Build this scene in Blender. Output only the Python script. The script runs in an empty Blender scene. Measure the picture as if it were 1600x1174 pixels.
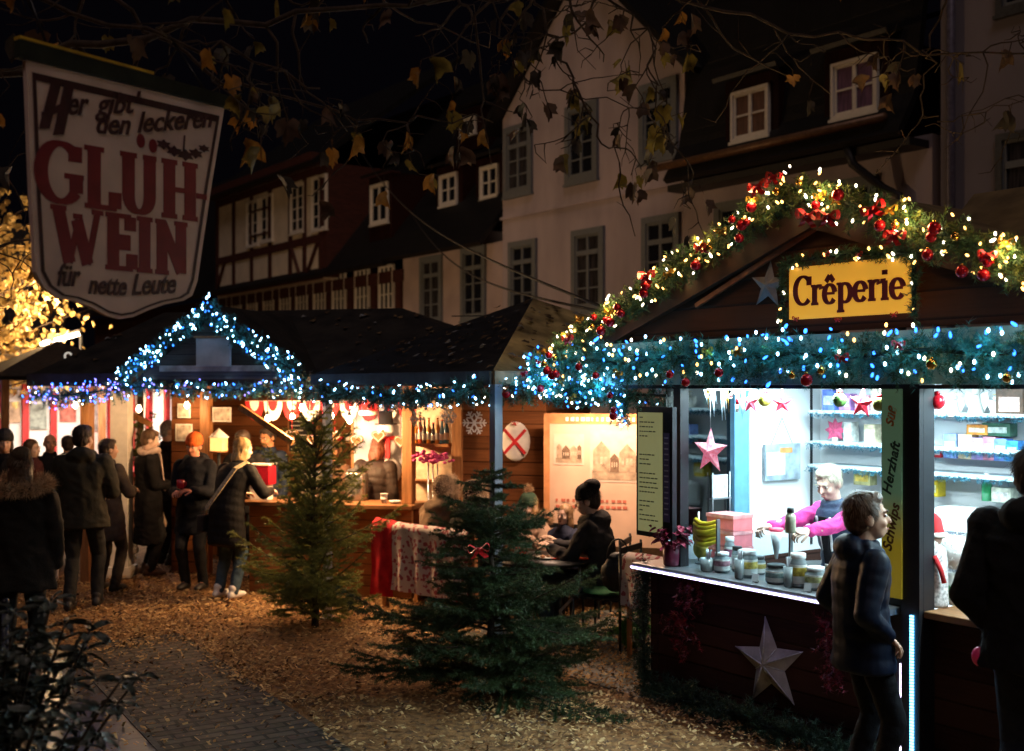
import bpy, math, random
import numpy as np
from mathutils import Vector, Matrix, noise

random.seed(7)
RNG = np.random.default_rng(7)
SC = bpy.context.scene
COL = SC.collection
R = math.radians
PI = math.pi

# ------------------------------------------------------------------ camera
EYE = 2.2            # the photographer stands on a step
FPX = 1800.0         # focal length in photo pixels (1600 wide)
HORIZON = 605.0
cam_d = bpy.data.cameras.new("camera")
cam = bpy.data.objects.new("camera", cam_d)
COL.objects.link(cam)
cam.location = (0, 0, EYE)
cam.rotation_euler = (R(90), 0, 0)
cam_d.sensor_width = 36
cam_d.lens = 36 * FPX / 1600
cam_d.shift_y = (HORIZON - 587.0) / 1600
cam_d.clip_end = 600
cam_d.clip_start = 0.05
SC.camera = cam
cam_d.dof.use_dof = True; cam_d.dof.focus_distance = 7.4; cam_d.dof.aperture_fstop = 1.9; cam_d.dof.aperture_blades = 0

# ------------------------------------------------------------------ night sky, added fill sun
w = bpy.data.worlds.new("World")
SC.world = w
w.use_nodes = True
bg = w.node_tree.nodes["Background"]
bg.inputs[0].default_value = (0.30, 0.24, 0.42, 1)
bg.inputs[1].default_value = 0.0035
fill_sun_d = bpy.data.lights.new("fill_sun", 'SUN')  # weak sun added at night, stands in for the glow of the square
fill_sun_d.energy = 0.36
fill_sun_d.color = (1.0, 0.76, 0.70)
fill_sun_d.angle = R(25)
fill_sun = bpy.data.objects.new("fill_sun", fill_sun_d)
COL.objects.link(fill_sun)
fill_sun.rotation_euler = Vector((0.03, 0.58, -0.80)).to_track_quat('-Z', 'Y').to_euler()

SC.view_settings.view_transform = 'Standard'
SC.view_settings.look = 'None'
SC.view_settings.exposure = 0.0
SC.view_settings.gamma = 1.0
SC.cycles.max_bounces = 6
SC.cycles.diffuse_bounces = 3
SC.cycles.glossy_bounces = 3
SC.cycles.transparent_max_bounces = 8
SC.cycles.transmission_bounces = 4
SC.cycles.sample_clamp_indirect = 3.0
SC.cycles.caustics_reflective = False
SC.cycles.caustics_refractive = False
SC.cycles.use_denoising = True

# ------------------------------------------------------------------ helpers
def V(*a): return Vector(a)
def ray(px, py): return Vector(((px - 800) / FPX, 1.0, (HORIZON - py) / FPX))
def P(px, py, Y): return Vector((0, 0, EYE)) + ray(px, py) * Y
def onground(px, py, z=0.0):
    d = ray(px, py); t = (z - EYE) / d.z
    return Vector((0, 0, EYE)) + d * t
def onplane(F, px, py, c):
    """local coordinates (in frame F) where the sight line meets the local plane y = c"""
    I = F.inverted(); o = I @ Vector((0, 0, EYE)); d = I.to_3x3() @ ray(px, py)
    return o + d * ((c - o.y) / d.y)
def frame(x, y, z=0, deg=0): return Matrix.Translation((x, y, z)) @ Matrix.Rotation(R(deg), 4, 'Z')

MATS = {}
def mat(name, col, rough=.7, metal=0., var=.3, scale=14., bump=0., bscale=None, emit=0., ecol=None, alpha=1., stretch=(1, 1, 1), spec=.4, col2=None, trans=0.):
    if name in MATS: return MATS[name]
    m = bpy.data.materials.new(name); m.use_nodes = True
    nt = m.node_tree; b = nt.nodes["Principled BSDF"]
    b.inputs["Roughness"].default_value = rough
    b.inputs["Metallic"].default_value = metal
    b.inputs["Specular IOR Level"].default_value = spec
    c = tuple(col) + (1,)
    b.inputs["Base Color"].default_value = c
    tc = nt.nodes.new("ShaderNodeTexCoord"); mp = nt.nodes.new("ShaderNodeMapping")
    mp.inputs["Scale"].default_value = stretch
    nt.links.new(tc.outputs["Object"], mp.inputs[0])
    if var > 0:
        n = nt.nodes.new("ShaderNodeTexNoise"); n.inputs["Scale"].default_value = scale; n.inputs["Detail"].default_value = 5
        nt.links.new(mp.outputs[0], n.inputs[0])
        r = nt.nodes.new("ShaderNodeValToRGB")
        r.color_ramp.elements[0].position = .3; r.color_ramp.elements[1].position = .7
        lo = tuple(x * (1 - var) for x in col); hi = col2 or tuple(min(1, x * (1 + var)) for x in col)
        r.color_ramp.elements[0].color = lo + (1,); r.color_ramp.elements[1].color = tuple(hi) + (1,)
        nt.links.new(n.outputs["Fac"], r.inputs[0]); nt.links.new(r.outputs[0], b.inputs["Base Color"])
    if bump > 0:
        n2 = nt.nodes.new("ShaderNodeTexNoise"); n2.inputs["Scale"].default_value = bscale or scale * 3; n2.inputs["Detail"].default_value = 6
        nt.links.new(mp.outputs[0], n2.inputs[0])
        bp = nt.nodes.new("ShaderNodeBump"); bp.inputs["Strength"].default_value = bump; bp.inputs["Distance"].default_value = .01
        nt.links.new(n2.outputs["Fac"], bp.inputs["Height"]); nt.links.new(bp.outputs[0], b.inputs["Normal"])
    if emit > 0:
        b.inputs["Emission Color"].default_value = tuple(ecol or col) + (1,)
        b.inputs["Emission Strength"].default_value = emit
    if trans > 0: b.inputs["Transmission Weight"].default_value = trans
    MATS[name] = m
    return m

def leafy(name, col, var=.5, scale=5, tr=.4, rough=.55, col2=None):
    """leaf or needle material that lets light through"""
    if name in MATS: return MATS[name]
    m = mat(name, col, rough=rough, var=var, scale=scale, col2=col2); nt = m.node_tree; b = nt.nodes["Principled BSDF"]; o = nt.nodes["Material Output"]
    t = nt.nodes.new("ShaderNodeBsdfTranslucent"); mx = nt.nodes.new("ShaderNodeMixShader"); mx.inputs[0].default_value = tr
    src = b.inputs["Base Color"].links[0].from_socket; nt.links.new(src, t.inputs[0]); nt.links.new(b.outputs[0], mx.inputs[1]); nt.links.new(t.outputs[0], mx.inputs[2]); nt.links.new(mx.outputs[0], o.inputs[0])
    return m

def planks(name, col, axis=2, width=.12, rough=.6, dark=.35, var=.35):
    """boards with grain and dark joints; the joints repeat along the object axis"""
    if name in MATS: return MATS[name]
    m = bpy.data.materials.new(name); m.use_nodes = True; nt = m.node_tree; b = nt.nodes["Principled BSDF"]
    L = nt.links.new; N = nt.nodes.new
    tc = N("ShaderNodeTexCoord"); sp = N("ShaderNodeSeparateXYZ"); L(tc.outputs["Object"], sp.inputs[0])
    d = N("ShaderNodeMath"); d.operation = 'DIVIDE'; d.inputs[1].default_value = width; L(sp.outputs[axis], d.inputs[0])
    fr = N("ShaderNodeMath"); fr.operation = 'FRACT'; L(d.outputs[0], fr.inputs[0])
    fl = N("ShaderNodeMath"); fl.operation = 'FLOOR'; L(d.outputs[0], fl.inputs[0])
    wn = N("ShaderNodeTexWhiteNoise"); wn.noise_dimensions = '1D'; L(fl.outputs[0], wn.inputs["W"])
    mp = N("ShaderNodeMapping"); s = [3, 3, 3]
    if axis == 2: s = [2, 2, 40]
    else: s = [40, 40, 2]
    mp.inputs["Scale"].default_value = s; L(tc.outputs["Object"], mp.inputs[0])
    n = N("ShaderNodeTexNoise"); n.inputs["Scale"].default_value = 1.5; n.inputs["Detail"].default_value = 6; L(mp.outputs[0], n.inputs[0])
    ad = N("ShaderNodeMath"); ad.operation = 'MULTIPLY_ADD'; ad.inputs[1].default_value = .6; L(wn.outputs["Value"], ad.inputs[0]); L(n.outputs["Fac"], ad.inputs[2])
    r = N("ShaderNodeValToRGB"); r.color_ramp.elements[0].position = .35; r.color_ramp.elements[1].position = 1.1 if False else 1.0
    r.color_ramp.elements[0].color = tuple(x * (1 - var) for x in col) + (1,); r.color_ramp.elements[1].color = tuple(min(1, x * (1 + var)) for x in col) + (1,)
    L(ad.outputs[0], r.inputs[0])
    j = N("ShaderNodeValToRGB"); j.color_ramp.interpolation = 'LINEAR'
    e = j.color_ramp.elements; e[0].position = 0; e[0].color = (0, 0, 0, 1); e[1].position = .1; e[1].color = (1, 1, 1, 1)
    L(fr.outputs[0], j.inputs[0])
    mx = N("ShaderNodeMix"); mx.data_type = 'RGBA'; L(j.outputs[0], mx.inputs[0])
    mx.inputs[6].default_value = tuple(x * dark for x in col) + (1,); L(r.outputs[0], mx.inputs[7])
    L(mx.outputs[2], b.inputs["Base Color"])
    bp = N("ShaderNodeBump"); bp.inputs["Strength"].default_value = .6; bp.inputs["Distance"].default_value = .012
    L(j.outputs[0], bp.inputs["Height"]); L(bp.outputs[0], b.inputs["Normal"])
    b.inputs["Roughness"].default_value = max(rough, .7); b.inputs['Specular IOR Level'].default_value = .12
    MATS[name] = m
    return m

def tiles_mat(name, col, w=.22, h=.16, rough=.6, mortar=.25, coord="Object", swap=None, bump=.7):
    if name in MATS: return MATS[name]
    m = bpy.data.materials.new(name); m.use_nodes = True; nt = m.node_tree; b = nt.nodes["Principled BSDF"]; L = nt.links.new; N = nt.nodes.new
    tc = N("ShaderNodeTexCoord"); mp = N("ShaderNodeMapping"); L(tc.outputs[coord], mp.inputs[0])
    if swap: mp.inputs["Rotation"].default_value = swap
    br = N("ShaderNodeTexBrick"); L(mp.outputs[0], br.inputs[0]); br.inputs["Scale"].default_value = 1
    br.inputs["Brick Width"].default_value = w; br.inputs["Row Height"].default_value = h; br.inputs["Mortar Size"].default_value = .012
    br.inputs["Color1"].default_value = tuple(x * .7 for x in col) + (1,); br.inputs["Color2"].default_value = tuple(x * 1.3 for x in col) + (1,)
    br.inputs["Mortar"].default_value = tuple(x * mortar for x in col) + (1,)
    n = N("ShaderNodeTexNoise"); n.inputs["Scale"].default_value = 9; n.inputs["Detail"].default_value = 6; L(tc.outputs["Object"], n.inputs[0])
    mx = N("ShaderNodeMix"); mx.data_type = 'RGBA'; mx.blend_type = 'OVERLAY'; mx.inputs[0].default_value = .35
    L(br.outputs["Color"], mx.inputs[6]); L(n.outputs["Color"], mx.inputs[7]); 
    hs = N("ShaderNodeHueSaturation"); hs.inputs["Saturation"].default_value = .8; L(mx.outputs[2], hs.inputs["Color"]); L(hs.outputs[0], b.inputs["Base Color"])
    iv = N("ShaderNodeMath"); iv.operation = 'MULTIPLY_ADD'; iv.inputs[1].default_value = -1; L(br.outputs["Fac"], iv.inputs[0]); L(n.outputs["Fac"], iv.inputs[2])
    bp = N("ShaderNodeBump"); bp.inputs["Strength"].default_value = bump; bp.inputs["Distance"].default_value = .012
    L(iv.outputs[0], bp.inputs["Height"]); L(bp.outputs[0], b.inputs["Normal"])
    b.inputs["Roughness"].default_value = rough
    MATS[name] = m
    return m

def glass_mat(name="window glass", gloss=.12, tint=(.9, .97, 1)):
    if name in MATS: return MATS[name]
    m = bpy.data.materials.new(name); m.use_nodes = True; nt = m.node_tree; nt.nodes.clear(); N = nt.nodes.new; L = nt.links.new
    o = N("ShaderNodeOutputMaterial"); mix = N("ShaderNodeMixShader"); t = N("ShaderNodeBsdfTransparent"); g = N("ShaderNodeBsdfGlossy")
    g.inputs["Roughness"].default_value = .03; t.inputs[0].default_value = tint + (1,)
    fr = N("ShaderNodeLayerWeight"); fr.inputs[0].default_value = .5
    pw = N("ShaderNodeMath"); pw.operation = 'POWER'; pw.inputs[1].default_value = 4; L(fr.outputs["Facing"], pw.inputs[0])
    ad = N("ShaderNodeMath"); ad.operation = 'MULTIPLY_ADD'; ad.inputs[1].default_value = .5; ad.inputs[2].default_value = gloss * .5; ad.use_clamp = True
    L(pw.outputs[0], ad.inputs[0]); L(ad.outputs[0], mix.inputs[0]); L(t.outputs[0], mix.inputs[1]); L(g.outputs[0], mix.inputs[2]); L(mix.outputs[0], o.inputs[0])
    MATS[name] = m
    return m

# ------------------------------------------------------------------ mesh builder
class MB:
    def __init__(self, M=None):
        self.v = []; self.f = []; self.mi = []; self.mats = []; self.M = M or Matrix.Identity(4); self.smooth = []
    def slot(self, m):
        if m not in self.mats: self.mats.append(m)
        return self.mats.index(m)
    def add(self, vs, fs, m, sm=False):
        o = len(self.v); k = self.slot(m); M = self.M
        self.v += [tuple(M @ Vector(p)) for p in vs]
        self.f += [tuple(i + o for i in f) for f in fs]
        self.mi += [k] * len(fs); self.smooth += [sm] * len(fs)
        return self
    def box(self, c, s, m, rot=None):
        hx, hy, hz = s[0] / 2, s[1] / 2, s[2] / 2
        vs = [Vector((x, y, z)) for x in (-hx, hx) for y in (-hy, hy) for z in (-hz, hz)]
        if rot: vs = [rot @ p for p in vs]
        vs = [p + Vector(c) for p in vs]
        return self.add(vs, [(0, 1, 3, 2), (4, 6, 7, 5), (0, 4, 5, 1), (2, 3, 7, 6), (0, 2, 6, 4), (1, 5, 7, 3)], m)
    def bx(self, x0, x1, y0, y1, z0, z1, m):
        return self.box(((x0 + x1) / 2, (y0 + y1) / 2, (z0 + z1) / 2), (abs(x1 - x0), abs(y1 - y0), abs(z1 - z0)), m)
    def bar(self, a, b, w, h, m, up=(0, 0, 1)):
        """square bar from a to b"""
        a = Vector(a); b = Vector(b); d = (b - a).normalized(); u = Vector(up)
        if abs(d.dot(u)) > .98: u = Vector((0, 1, 0))
        s = d.cross(u).normalized() * w / 2; t = s.cross(d).normalized() * h / 2
        vs = [a - s - t, a + s - t, a + s + t, a - s + t, b - s - t, b + s - t, b + s + t, b - s + t]
        return self.add(vs, [(0, 1, 2, 3), (7, 6, 5, 4), (0, 4, 5, 1), (1, 5, 6, 2), (2, 6, 7, 3), (3, 7, 4, 0)], m)
    def tube(self, pts, r, m, n=8):
        pts = [Vector(p) for p in pts]; k = len(pts)
        rr = r if isinstance(r, (list, tuple)) else [r] * k
        vs = []; fs = []
        prev = None
        for i, p in enumerate(pts):
            d = (pts[min(i + 1, k - 1)] - pts[max(i - 1, 0)])
            d = d.normalized() if d.length > 1e-9 else Vector((0, 0, 1))
            if prev is None:
                u = d.cross(Vector((0, 0, 1)) if abs(d.z) < .9 else Vector((1, 0, 0))).normalized()
            else:
                u = (prev - d * prev.dot(d)).normalized()
            prev = u; t = d.cross(u)
            for j in range(n):
                a = 2 * PI * j / n; vs.append(p + (u * math.cos(a) + t * math.sin(a)) * rr[i])
        for i in range(k - 1):
            for j in range(n):
                fs.append((i * n + j, i * n + (j + 1) % n, (i + 1) * n + (j + 1) % n, (i + 1) * n + j))
        fs.append(tuple(range(n))[::-1]); fs.append(tuple((k - 1) * n + j for j in range(n)))
        return self.add(vs, fs, m, True)
    def cyl(self, a, b, r0, r1, m, n=12): return self.tube([a, b], [r0, r1], m, n)
    def lathe(self, prof, m, c=(0, 0, 0), n=16):
        vs = []; fs = []; k = len(prof)
        for (r, z) in prof:
            for j in range(n):
                a = 2 * PI * j / n; vs.append((c[0] + r * math.cos(a), c[1] + r * math.sin(a), c[2] + z))
        for i in range(k - 1):
            for j in range(n): fs.append((i * n + j, i * n + (j + 1) % n, (i + 1) * n + (j + 1) % n, (i + 1) * n + j))
        fs.append(tuple(range(n))[::-1]); fs.append(tuple((k - 1) * n + j for j in range(n)))
        return self.add(vs, fs, m, True)
    def ball(self, c, r, m, n=10, k=7):
        if not isinstance(r, (list, tuple)): r = (r, r, r)
        v, f = ell(c, r, n, k); return self.add(v, f, m, True)
    def prism(self, poly, y0, y1, m):
        """polygon in the local xz plane, thick along y"""
        n = len(poly)
        vs = [(x, y0, z) for x, z in poly] + [(x, y1, z) for x, z in poly]
        fs = [tuple(range(n)), tuple(range(2 * n - 1, n - 1, -1))] + [(i, i + n, (i + 1) % n + n, (i + 1) % n) for i in range(n)]
        return self.add(vs, fs, m)
    def quad(self, a, b, c, d, m): return self.add([a, b, c, d], [(0, 1, 2, 3)], m)
    def raw(self, va, fa, m, sm=False):
        o = len(self.v); k = self.slot(m); self.v += va.tolist(); self.f += (np.asarray(fa) + o).tolist()
        self.mi += [k] * len(fa); self.smooth += [sm] * len(fa); return self
    def build(self, name, parent=None, bevel=0):
        me = bpy.data.meshes.new(name); me.from_pydata(self.v, [], self.f)
        for m in self.mats: me.materials.append(m)
        me.polygons.foreach_set("material_index", self.mi); me.polygons.foreach_set("use_smooth", self.smooth)
        me.update()
        o = bpy.data.objects.new(name, me); COL.objects.link(o)
        if parent is not None: o.parent = parent
        if bevel:
            b = o.modifiers.new("bevel", 'BEVEL'); b.width = bevel; b.segments = 2; b.limit_method = 'ANGLE'
        return o

def ell(c, r, n=12, k=8, M=None):
    vs = [(0, 0, -1)]; 
    for i in range(1, k):
        p = -PI / 2 + PI * i / k
        for j in range(n):
            a = 2 * PI * j / n; vs.append((math.cos(p) * math.cos(a), math.cos(p) * math.sin(a), math.sin(p)))
    vs.append((0, 0, 1)); top = len(vs) - 1; fs = []
    for j in range(n):
        fs.append((0, 1 + (j + 1) % n, 1 + j)); fs.append((top, 1 + (k - 2) * n + j, 1 + (k - 2) * n + (j + 1) % n))
    for i in range(k - 2):
        for j in range(n): fs.append((1 + i * n + j, 1 + i * n + (j + 1) % n, 1 + (i + 1) * n + (j + 1) % n, 1 + (i + 1) * n + j))
    vs = [Vector((c[0] + v[0] * r[0], c[1] + v[1] * r[1], c[2] + v[2] * r[2])) for v in vs]
    if M: vs = [M @ v for v in vs]
    return vs, fs

def tag(o, label, cat, group=None, kind=None):
    if label: o["label"] = label
    if cat: o["category"] = cat
    if group: o["group"] = group
    if kind: o["kind"] = kind
    return o
def thing(name, label, cat, loc=(0, 0, 0), deg=0, group=None):
    o = bpy.data.objects.new(name, None); COL.objects.link(o); o.empty_display_size = .1
    o.location = loc; o.rotation_euler = (0, 0, R(deg))
    return tag(o, label, cat, group)
def thing_at(F, loc, name, label, cat, deg=0, group=None):
    p = F @ Vector(loc); a = math.degrees(F.to_euler().z) + deg
    return thing(name, label, cat, p, a, group)
def place(o, F, loc, deg=0):
    o.location = F @ Vector(loc); o.rotation_euler = (0, 0, F.to_euler().z + R(deg)); return o
def copy_tree(o, parent=None):
    c = o.copy(); COL.objects.link(c)
    if parent is not None: c.parent = parent
    for ch in [x for x in SC.objects if x.parent == o]: copy_tree(ch, c)
    return c
def lamp(name, kind, loc, power, col, size=.1, rot=None, parent=None, sizey=None):
    d = bpy.data.lights.new(name, kind); d.energy = power; d.color = col
    if kind == 'AREA':
        d.shape = 'RECTANGLE'; d.size = size; d.size_y = sizey or size
    else: d.shadow_soft_size = size
    o = bpy.data.objects.new(name, d); COL.objects.link(o); o.location = loc
    if rot: o.rotation_euler = rot
    if parent is not None: o.parent = parent
    return o

def text(s, size, m, name, parent=None, ext=.002, off=0., shear=0., align='CENTER', sx=1.0):
    """lettering as a mesh in the local xz plane facing -y"""
    cu = bpy.data.curves.new("lettering", 'FONT'); cu.body = s; cu.size = size; cu.extrude = ext; cu.offset = off; cu.shear = shear
    cu.align_x = align; cu.align_y = 'CENTER'
    o = bpy.data.objects.new("lettering", cu); COL.objects.link(o)
    dg = bpy.context.evaluated_depsgraph_get(); me = bpy.data.meshes.new_from_object(o.evaluated_get(dg))
    bpy.data.objects.remove(o); bpy.data.curves.remove(cu)
    me.transform(Matrix.Rotation(R(90), 4, 'X') @ Matrix.Diagonal((sx, 1, 1, 1)))
    me.name = name; me.materials.clear(); me.materials.append(m)
    r = bpy.data.objects.new(name, me); COL.objects.link(r)
    if parent is not None: r.parent = parent
    return r

# roman letters drawn with a broad pen: heavy stems, thin bars, slab serifs
def arc(cx, cz, rx, rz, a0, a1, n=14):
    return [(cx + rx * math.cos(R(a0 + (a1 - a0) * i / n)), cz + rz * math.sin(R(a0 + (a1 - a0) * i / n))) for i in range(n + 1)]
def serif(x, z, w=.34): return [(x - w / 2, z), (x + w / 2, z)]
GLY = {
    'G': (.86, [arc(.47, .5, .36, .46, 48, 322, 22), [(.76, .2), (.76, .46)], serif(.72, .46, .36), [(.74, .7), (.74, .95)]]),
    'L': (.72, [[(.24, .04), (.24, .96)], serif(.24, .97, .38), [(.06, .03), (.68, .03)], [(.65, .03), (.65, .3)]]),
    'U': (.84, [[(.2, .96), (.2, .3)] + arc(.42, .3, .22, .27, 180, 360, 12) + [(.64, .96)], serif(.2, .97), serif(.64, .97, .28)]),
    'H': (.9, [[(.22, .04), (.22, .96)], [(.68, .04), (.68, .96)], [(.22, .5), (.68, .5)], serif(.22, .97), serif(.22, .03), serif(.68, .97), serif(.68, .03)]),
    'W': (1.12, [[(.14, .96), (.38, .04)], [(.38, .04), (.58, .8)], [(.54, .8), (.78, .04)], [(.78, .04), (1.0, .96)], serif(.14, .97), serif(1.0, .97, .26), serif(.56, .86, .2)]),
    'E': (.76, [[(.24, .04), (.24, .96)], [(.06, .97), (.66, .97)], [(.06, .03), (.7, .03)], [(.24, .5), (.52, .5)], [(.64, .97), (.64, .72)], [(.68, .03), (.68, .3)], [(.51, .36), (.51, .64)]]),
    'I': (.46, [[(.23, .04), (.23, .96)], serif(.23, .97, .38), serif(.23, .03, .38)]),
    'N': (.92, [[(.2, .04), (.2, .96)], [(.2, .94), (.68, .06)], [(.68, .04), (.68, .96)], serif(.16, .97, .26), serif(.2, .03), serif(.68, .97)]),
    '-': (.4, [[(.06, .42), (.34, .42)], [(.06, .48), (.34, .48)]]),
    'C': (.78, [arc(.44, .5, .34, .46, 45, 318, 20), [(.7, .66), (.7, .95)]]),
    'r': (.5, [[(.16, .03), (.16, .6)], arc(.36, .42, .2, .2, 165, 60, 7), [(.44, .58), (.46, .5)], serif(.17, .03, .3), serif(.1, .62, .18)]),
    'e': (.58, [arc(.3, .32, .22, .3, 8, 325, 18), [(.1, .34), (.5, .34)]]),
    'p': (.66, [[(.17, -.26), (.17, .62)], arc(.34, .32, .23, .3, 150, -150, 16), serif(.17, -.26, .3), serif(.1, .62, .18)]),
    'i': (.34, [[(.17, .03), (.17, .6)], serif(.17, .03, .3), serif(.11, .62, .2), [(.17, .78), (.17, .93)]]),
}
GLY['ê'] = (.58, GLY['e'][1] + [[(.14, .72), (.3, .92)], [(.3, .92), (.46, .72)]])
GLY['Ü'] = (.84, GLY['U'][1])
def roman(mb, s, x0, z0, h, m, thick=.2, thin=.075, y=-.003, sx=1., d=.004, track=0.):
    """writes s from x0 rightwards in the local xz plane in front of y"""
    x = x0; q = 0
    for ch in s:
        if ch == ' ': x += .3 * h * sx; continue
        wd, strokes = GLY[ch]
        for st in strokes:
            q += 1; yy = y - (q % 9) * .00025
            pts = [(x + a * h * sx, z0 + b * h) for a, b in st]
            L = []; Rr = []
            for i, p in enumerate(pts):
                a = pts[max(i - 1, 0)]; b = pts[min(i + 1, len(pts) - 1)]
                dx, dz = b[0] - a[0], b[1] - a[1]; l = math.hypot(dx, dz) or 1; dx /= l; dz /= l
                wv = (thin + (thick - thin) * abs(dz) ** 1.4) * h / 2
                if dz > 0.2 and dx > .12 and ch in 'WN': wv *= .5
                L.append((p[0] - dz * wv, p[1] + dx * wv)); Rr.append((p[0] + dz * wv, p[1] - dx * wv))
            n = len(pts); vs = [(a[0], yy, a[1]) for a in L] + [(a[0], yy, a[1]) for a in Rr] + [(a[0], yy + d, a[1]) for a in L] + [(a[0], yy + d, a[1]) for a in Rr]
            fs = []
            for i in range(n - 1):
                fs += [(i, i + 1, n + i + 1, n + i), (2 * n + i, 3 * n + i, 3 * n + i + 1, 2 * n + i + 1), (i, 2 * n + i, 2 * n + i + 1, i + 1), (n + i, n + i + 1, 3 * n + i + 1, 3 * n + i)]
            fs += [(0, n, 3 * n, 2 * n), (n - 1, 3 * n - 1, 4 * n - 1, 2 * n - 1)]
            mb.add(vs, fs, m)
        x += (wd + track) * h * sx
    return x

# ------------------------------------------------------------------ foliage
def needles(segs, per_m, ln, wd, spread=.9, droop=0.):
    """thin needle triangles standing off the twig segments; returns arrays"""
    A = np.array([s[0] for s in segs], float); B = np.array([s[1] for s in segs], float)
    L = np.linalg.norm(B - A, axis=1); cnt = np.maximum(1, (L * per_m).astype(int)); idx = np.repeat(np.arange(len(segs)), cnt)
    n = len(idx); t = RNG.random(n)[:, None]; D = (B - A)[idx]; D /= np.linalg.norm(D, axis=1)[:, None] + 1e-9
    p = A[idx] * (1 - t) + B[idx] * t
    r = RNG.normal(size=(n, 3)); r -= (r * D).sum(1)[:, None] * D; r /= np.linalg.norm(r, axis=1)[:, None] + 1e-9
    d = D * RNG.uniform(.25, .9, (n, 1)) + r * spread * RNG.uniform(.6, 1.2, (n, 1)); d[:, 2] -= droop; d /= np.linalg.norm(d, axis=1)[:, None]
    s = np.cross(d, RNG.normal(size=(n, 3))); s /= np.linalg.norm(s, axis=1)[:, None] + 1e-9
    l = ln * RNG.uniform(.6, 1.25, (n, 1))
    va = np.concatenate([p - s * wd / 2, p + s * wd / 2, p + d * l]); i = np.arange(n)
    return va, np.stack([i, i + n, i + 2 * n], 1)

# ================================================================== SETTING: ground
soil = mat("bark mulch soil", (.21, .105, .036), rough=.9, var=.6, scale=22, bump=1.0, bscale=70)
g = MB()
n = 60
for i in range(n):
    for j in range(n): pass
gx = np.concatenate([np.linspace(-120, -8, 8), np.linspace(-7, 7, 57), np.linspace(8, 120, 8)])
gy = np.concatenate([np.linspace(-60, 2, 5), np.linspace(2.5, 18, 63), np.linspace(19, 200, 10)])
vs = []
for y in gy:
    for x in gx:
        z = -.012 + .018 * noise.noise(Vector((x * .9, y * .9, 0))) if (-7 < x < 7 and 2 < y < 18) else -.012
        vs.append((x, y, min(z, -.002)))
nx = len(gx)
fs = [(j * nx + i, j * nx + i + 1, (j + 1) * nx + i + 1, (j + 1) * nx + i) for j in range(len(gy) - 1) for i in range(nx - 1)]
g.add(vs, fs, soil, True)
tag(g.build("ground"), None, None, kind="structure")

# the brick path and the slab strip run towards the stalls, left of the mulch
PF = frame(-1.50, 6.96, 0, 31)      # local y runs along the path
paver = tiles_mat("path pavers", (.075, .054, .034), w=.2, h=.1, rough=.75, mortar=.2, bump=1)
slab = tiles_mat("smooth stone slabs", (.075, .058, .042), w=.9, h=.62, rough=.28, mortar=.35, bump=.25)
a = MB(); a.bx(-.52, .46, -3, 3.6, -.05, .006, paver); o = a.build("path"); place(o, PF, (0, 0, 0)); tag(o, None, None, kind="structure")
a = MB(); a.bx(-1.7, -.56, -3, 3.9, -.05, .010, slab); o = a.build("pavement"); place(o, PF, (0, 0, 0)); tag(o, None, None, kind="structure")
a = MB(); a.bx(-.56, -.52, -3, 3.6, -.05, .016, mat("kerb stone", (.08, .075, .07), rough=.7, bump=.5)); o = a.build("kerb"); place(o, PF, (0, 0, 0)); tag(o, None, None, kind="structure")
a = MB(); a.bx(-.95, 1.6, -1.3, 1.2, -.05, .008, tiles_mat("terrace flags", (.12, .125, .11), w=.5, h=.5, rough=.45)); o = a.build("pavement"); o.location = (1.0, 10.2, 0); o.rotation_euler[2] = R(-54); tag(o, None, None, kind="structure")

# wood chips lying over it
def chips():
    PI_ = PF.inverted()
    N = 150000
    x = RNG.uniform(-5.2, 3.6, N); y = RNG.uniform(5.6, 14.6, N)
    keep = np.ones(N, bool)
    c, s = math.cos(R(31)), math.sin(R(31))
    lx = c * (x + 1.50) + s * (y - 6.96); ly = -s * (x + 1.50) + c * (y - 6.96)
    onp = (lx > -1.75) & (lx < .40 + .10 * np.sin(ly * 2.3)) & (ly < 3.2)
    keep &= ~onp | (RNG.random(N) < (.08 + .10 * np.clip(ly, 0, 4)))
    bl = np.array([noise.noise(Vector((a * .8, b * .8, 3))) for a, b in zip(x, y)])
    keep &= RNG.random(N) < (.74 + bl * 1.0)
    x, y = x[keep], y[keep]; n = len(x); on = onp[keep]
    a = RNG.uniform(0, 2 * PI, n); L = .006 + .015 * RNG.random(n) ** 1.6; W = L * RNG.uniform(.3, .7, n); tl = RNG.normal(0, .35, n); z0 = np.where(on, .015, .004) + RNG.random(n) * .014
    dx, dy = np.cos(a), np.sin(a)
    def co(sx, sy): return np.stack([x + dx * L * sx - dy * W * sy, y + dy * L * sx + dx * W * sy, z0 + .012 + L * tl * sx + W * .4 * sy * np.sin(a * 3)], 1)
    va = np.concatenate([co(-1, -1), co(1, -.6), co(.8, 1), co(-.9, .8)]); i = np.arange(n)
    return va, np.stack([i, i + n, i + 2 * n, i + 3 * n], 1)
m_ch = [mat("wood chip pale", (.52, .34, .145), rough=.8, var=.35, scale=6), mat("wood chip brown", (.34, .19, .07), rough=.85, var=.4, scale=6), mat("wood chip dark", (.09, .05, .028), rough=.9, var=.4, scale=6)]
va, fa = chips(); a = MB(); k = len(fa); pm = RNG.permutation(k)
a.v = va.tolist(); a.f = fa.tolist(); a.mats = m_ch; a.mi = np.choose(np.digitize(RNG.random(k), [.42, .78]), [0, 1, 2]).tolist(); a.smooth = [False] * k
dl = mat("dead leaf brown", (.12, .055, .022), rough=.8, var=.5, scale=8)
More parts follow.
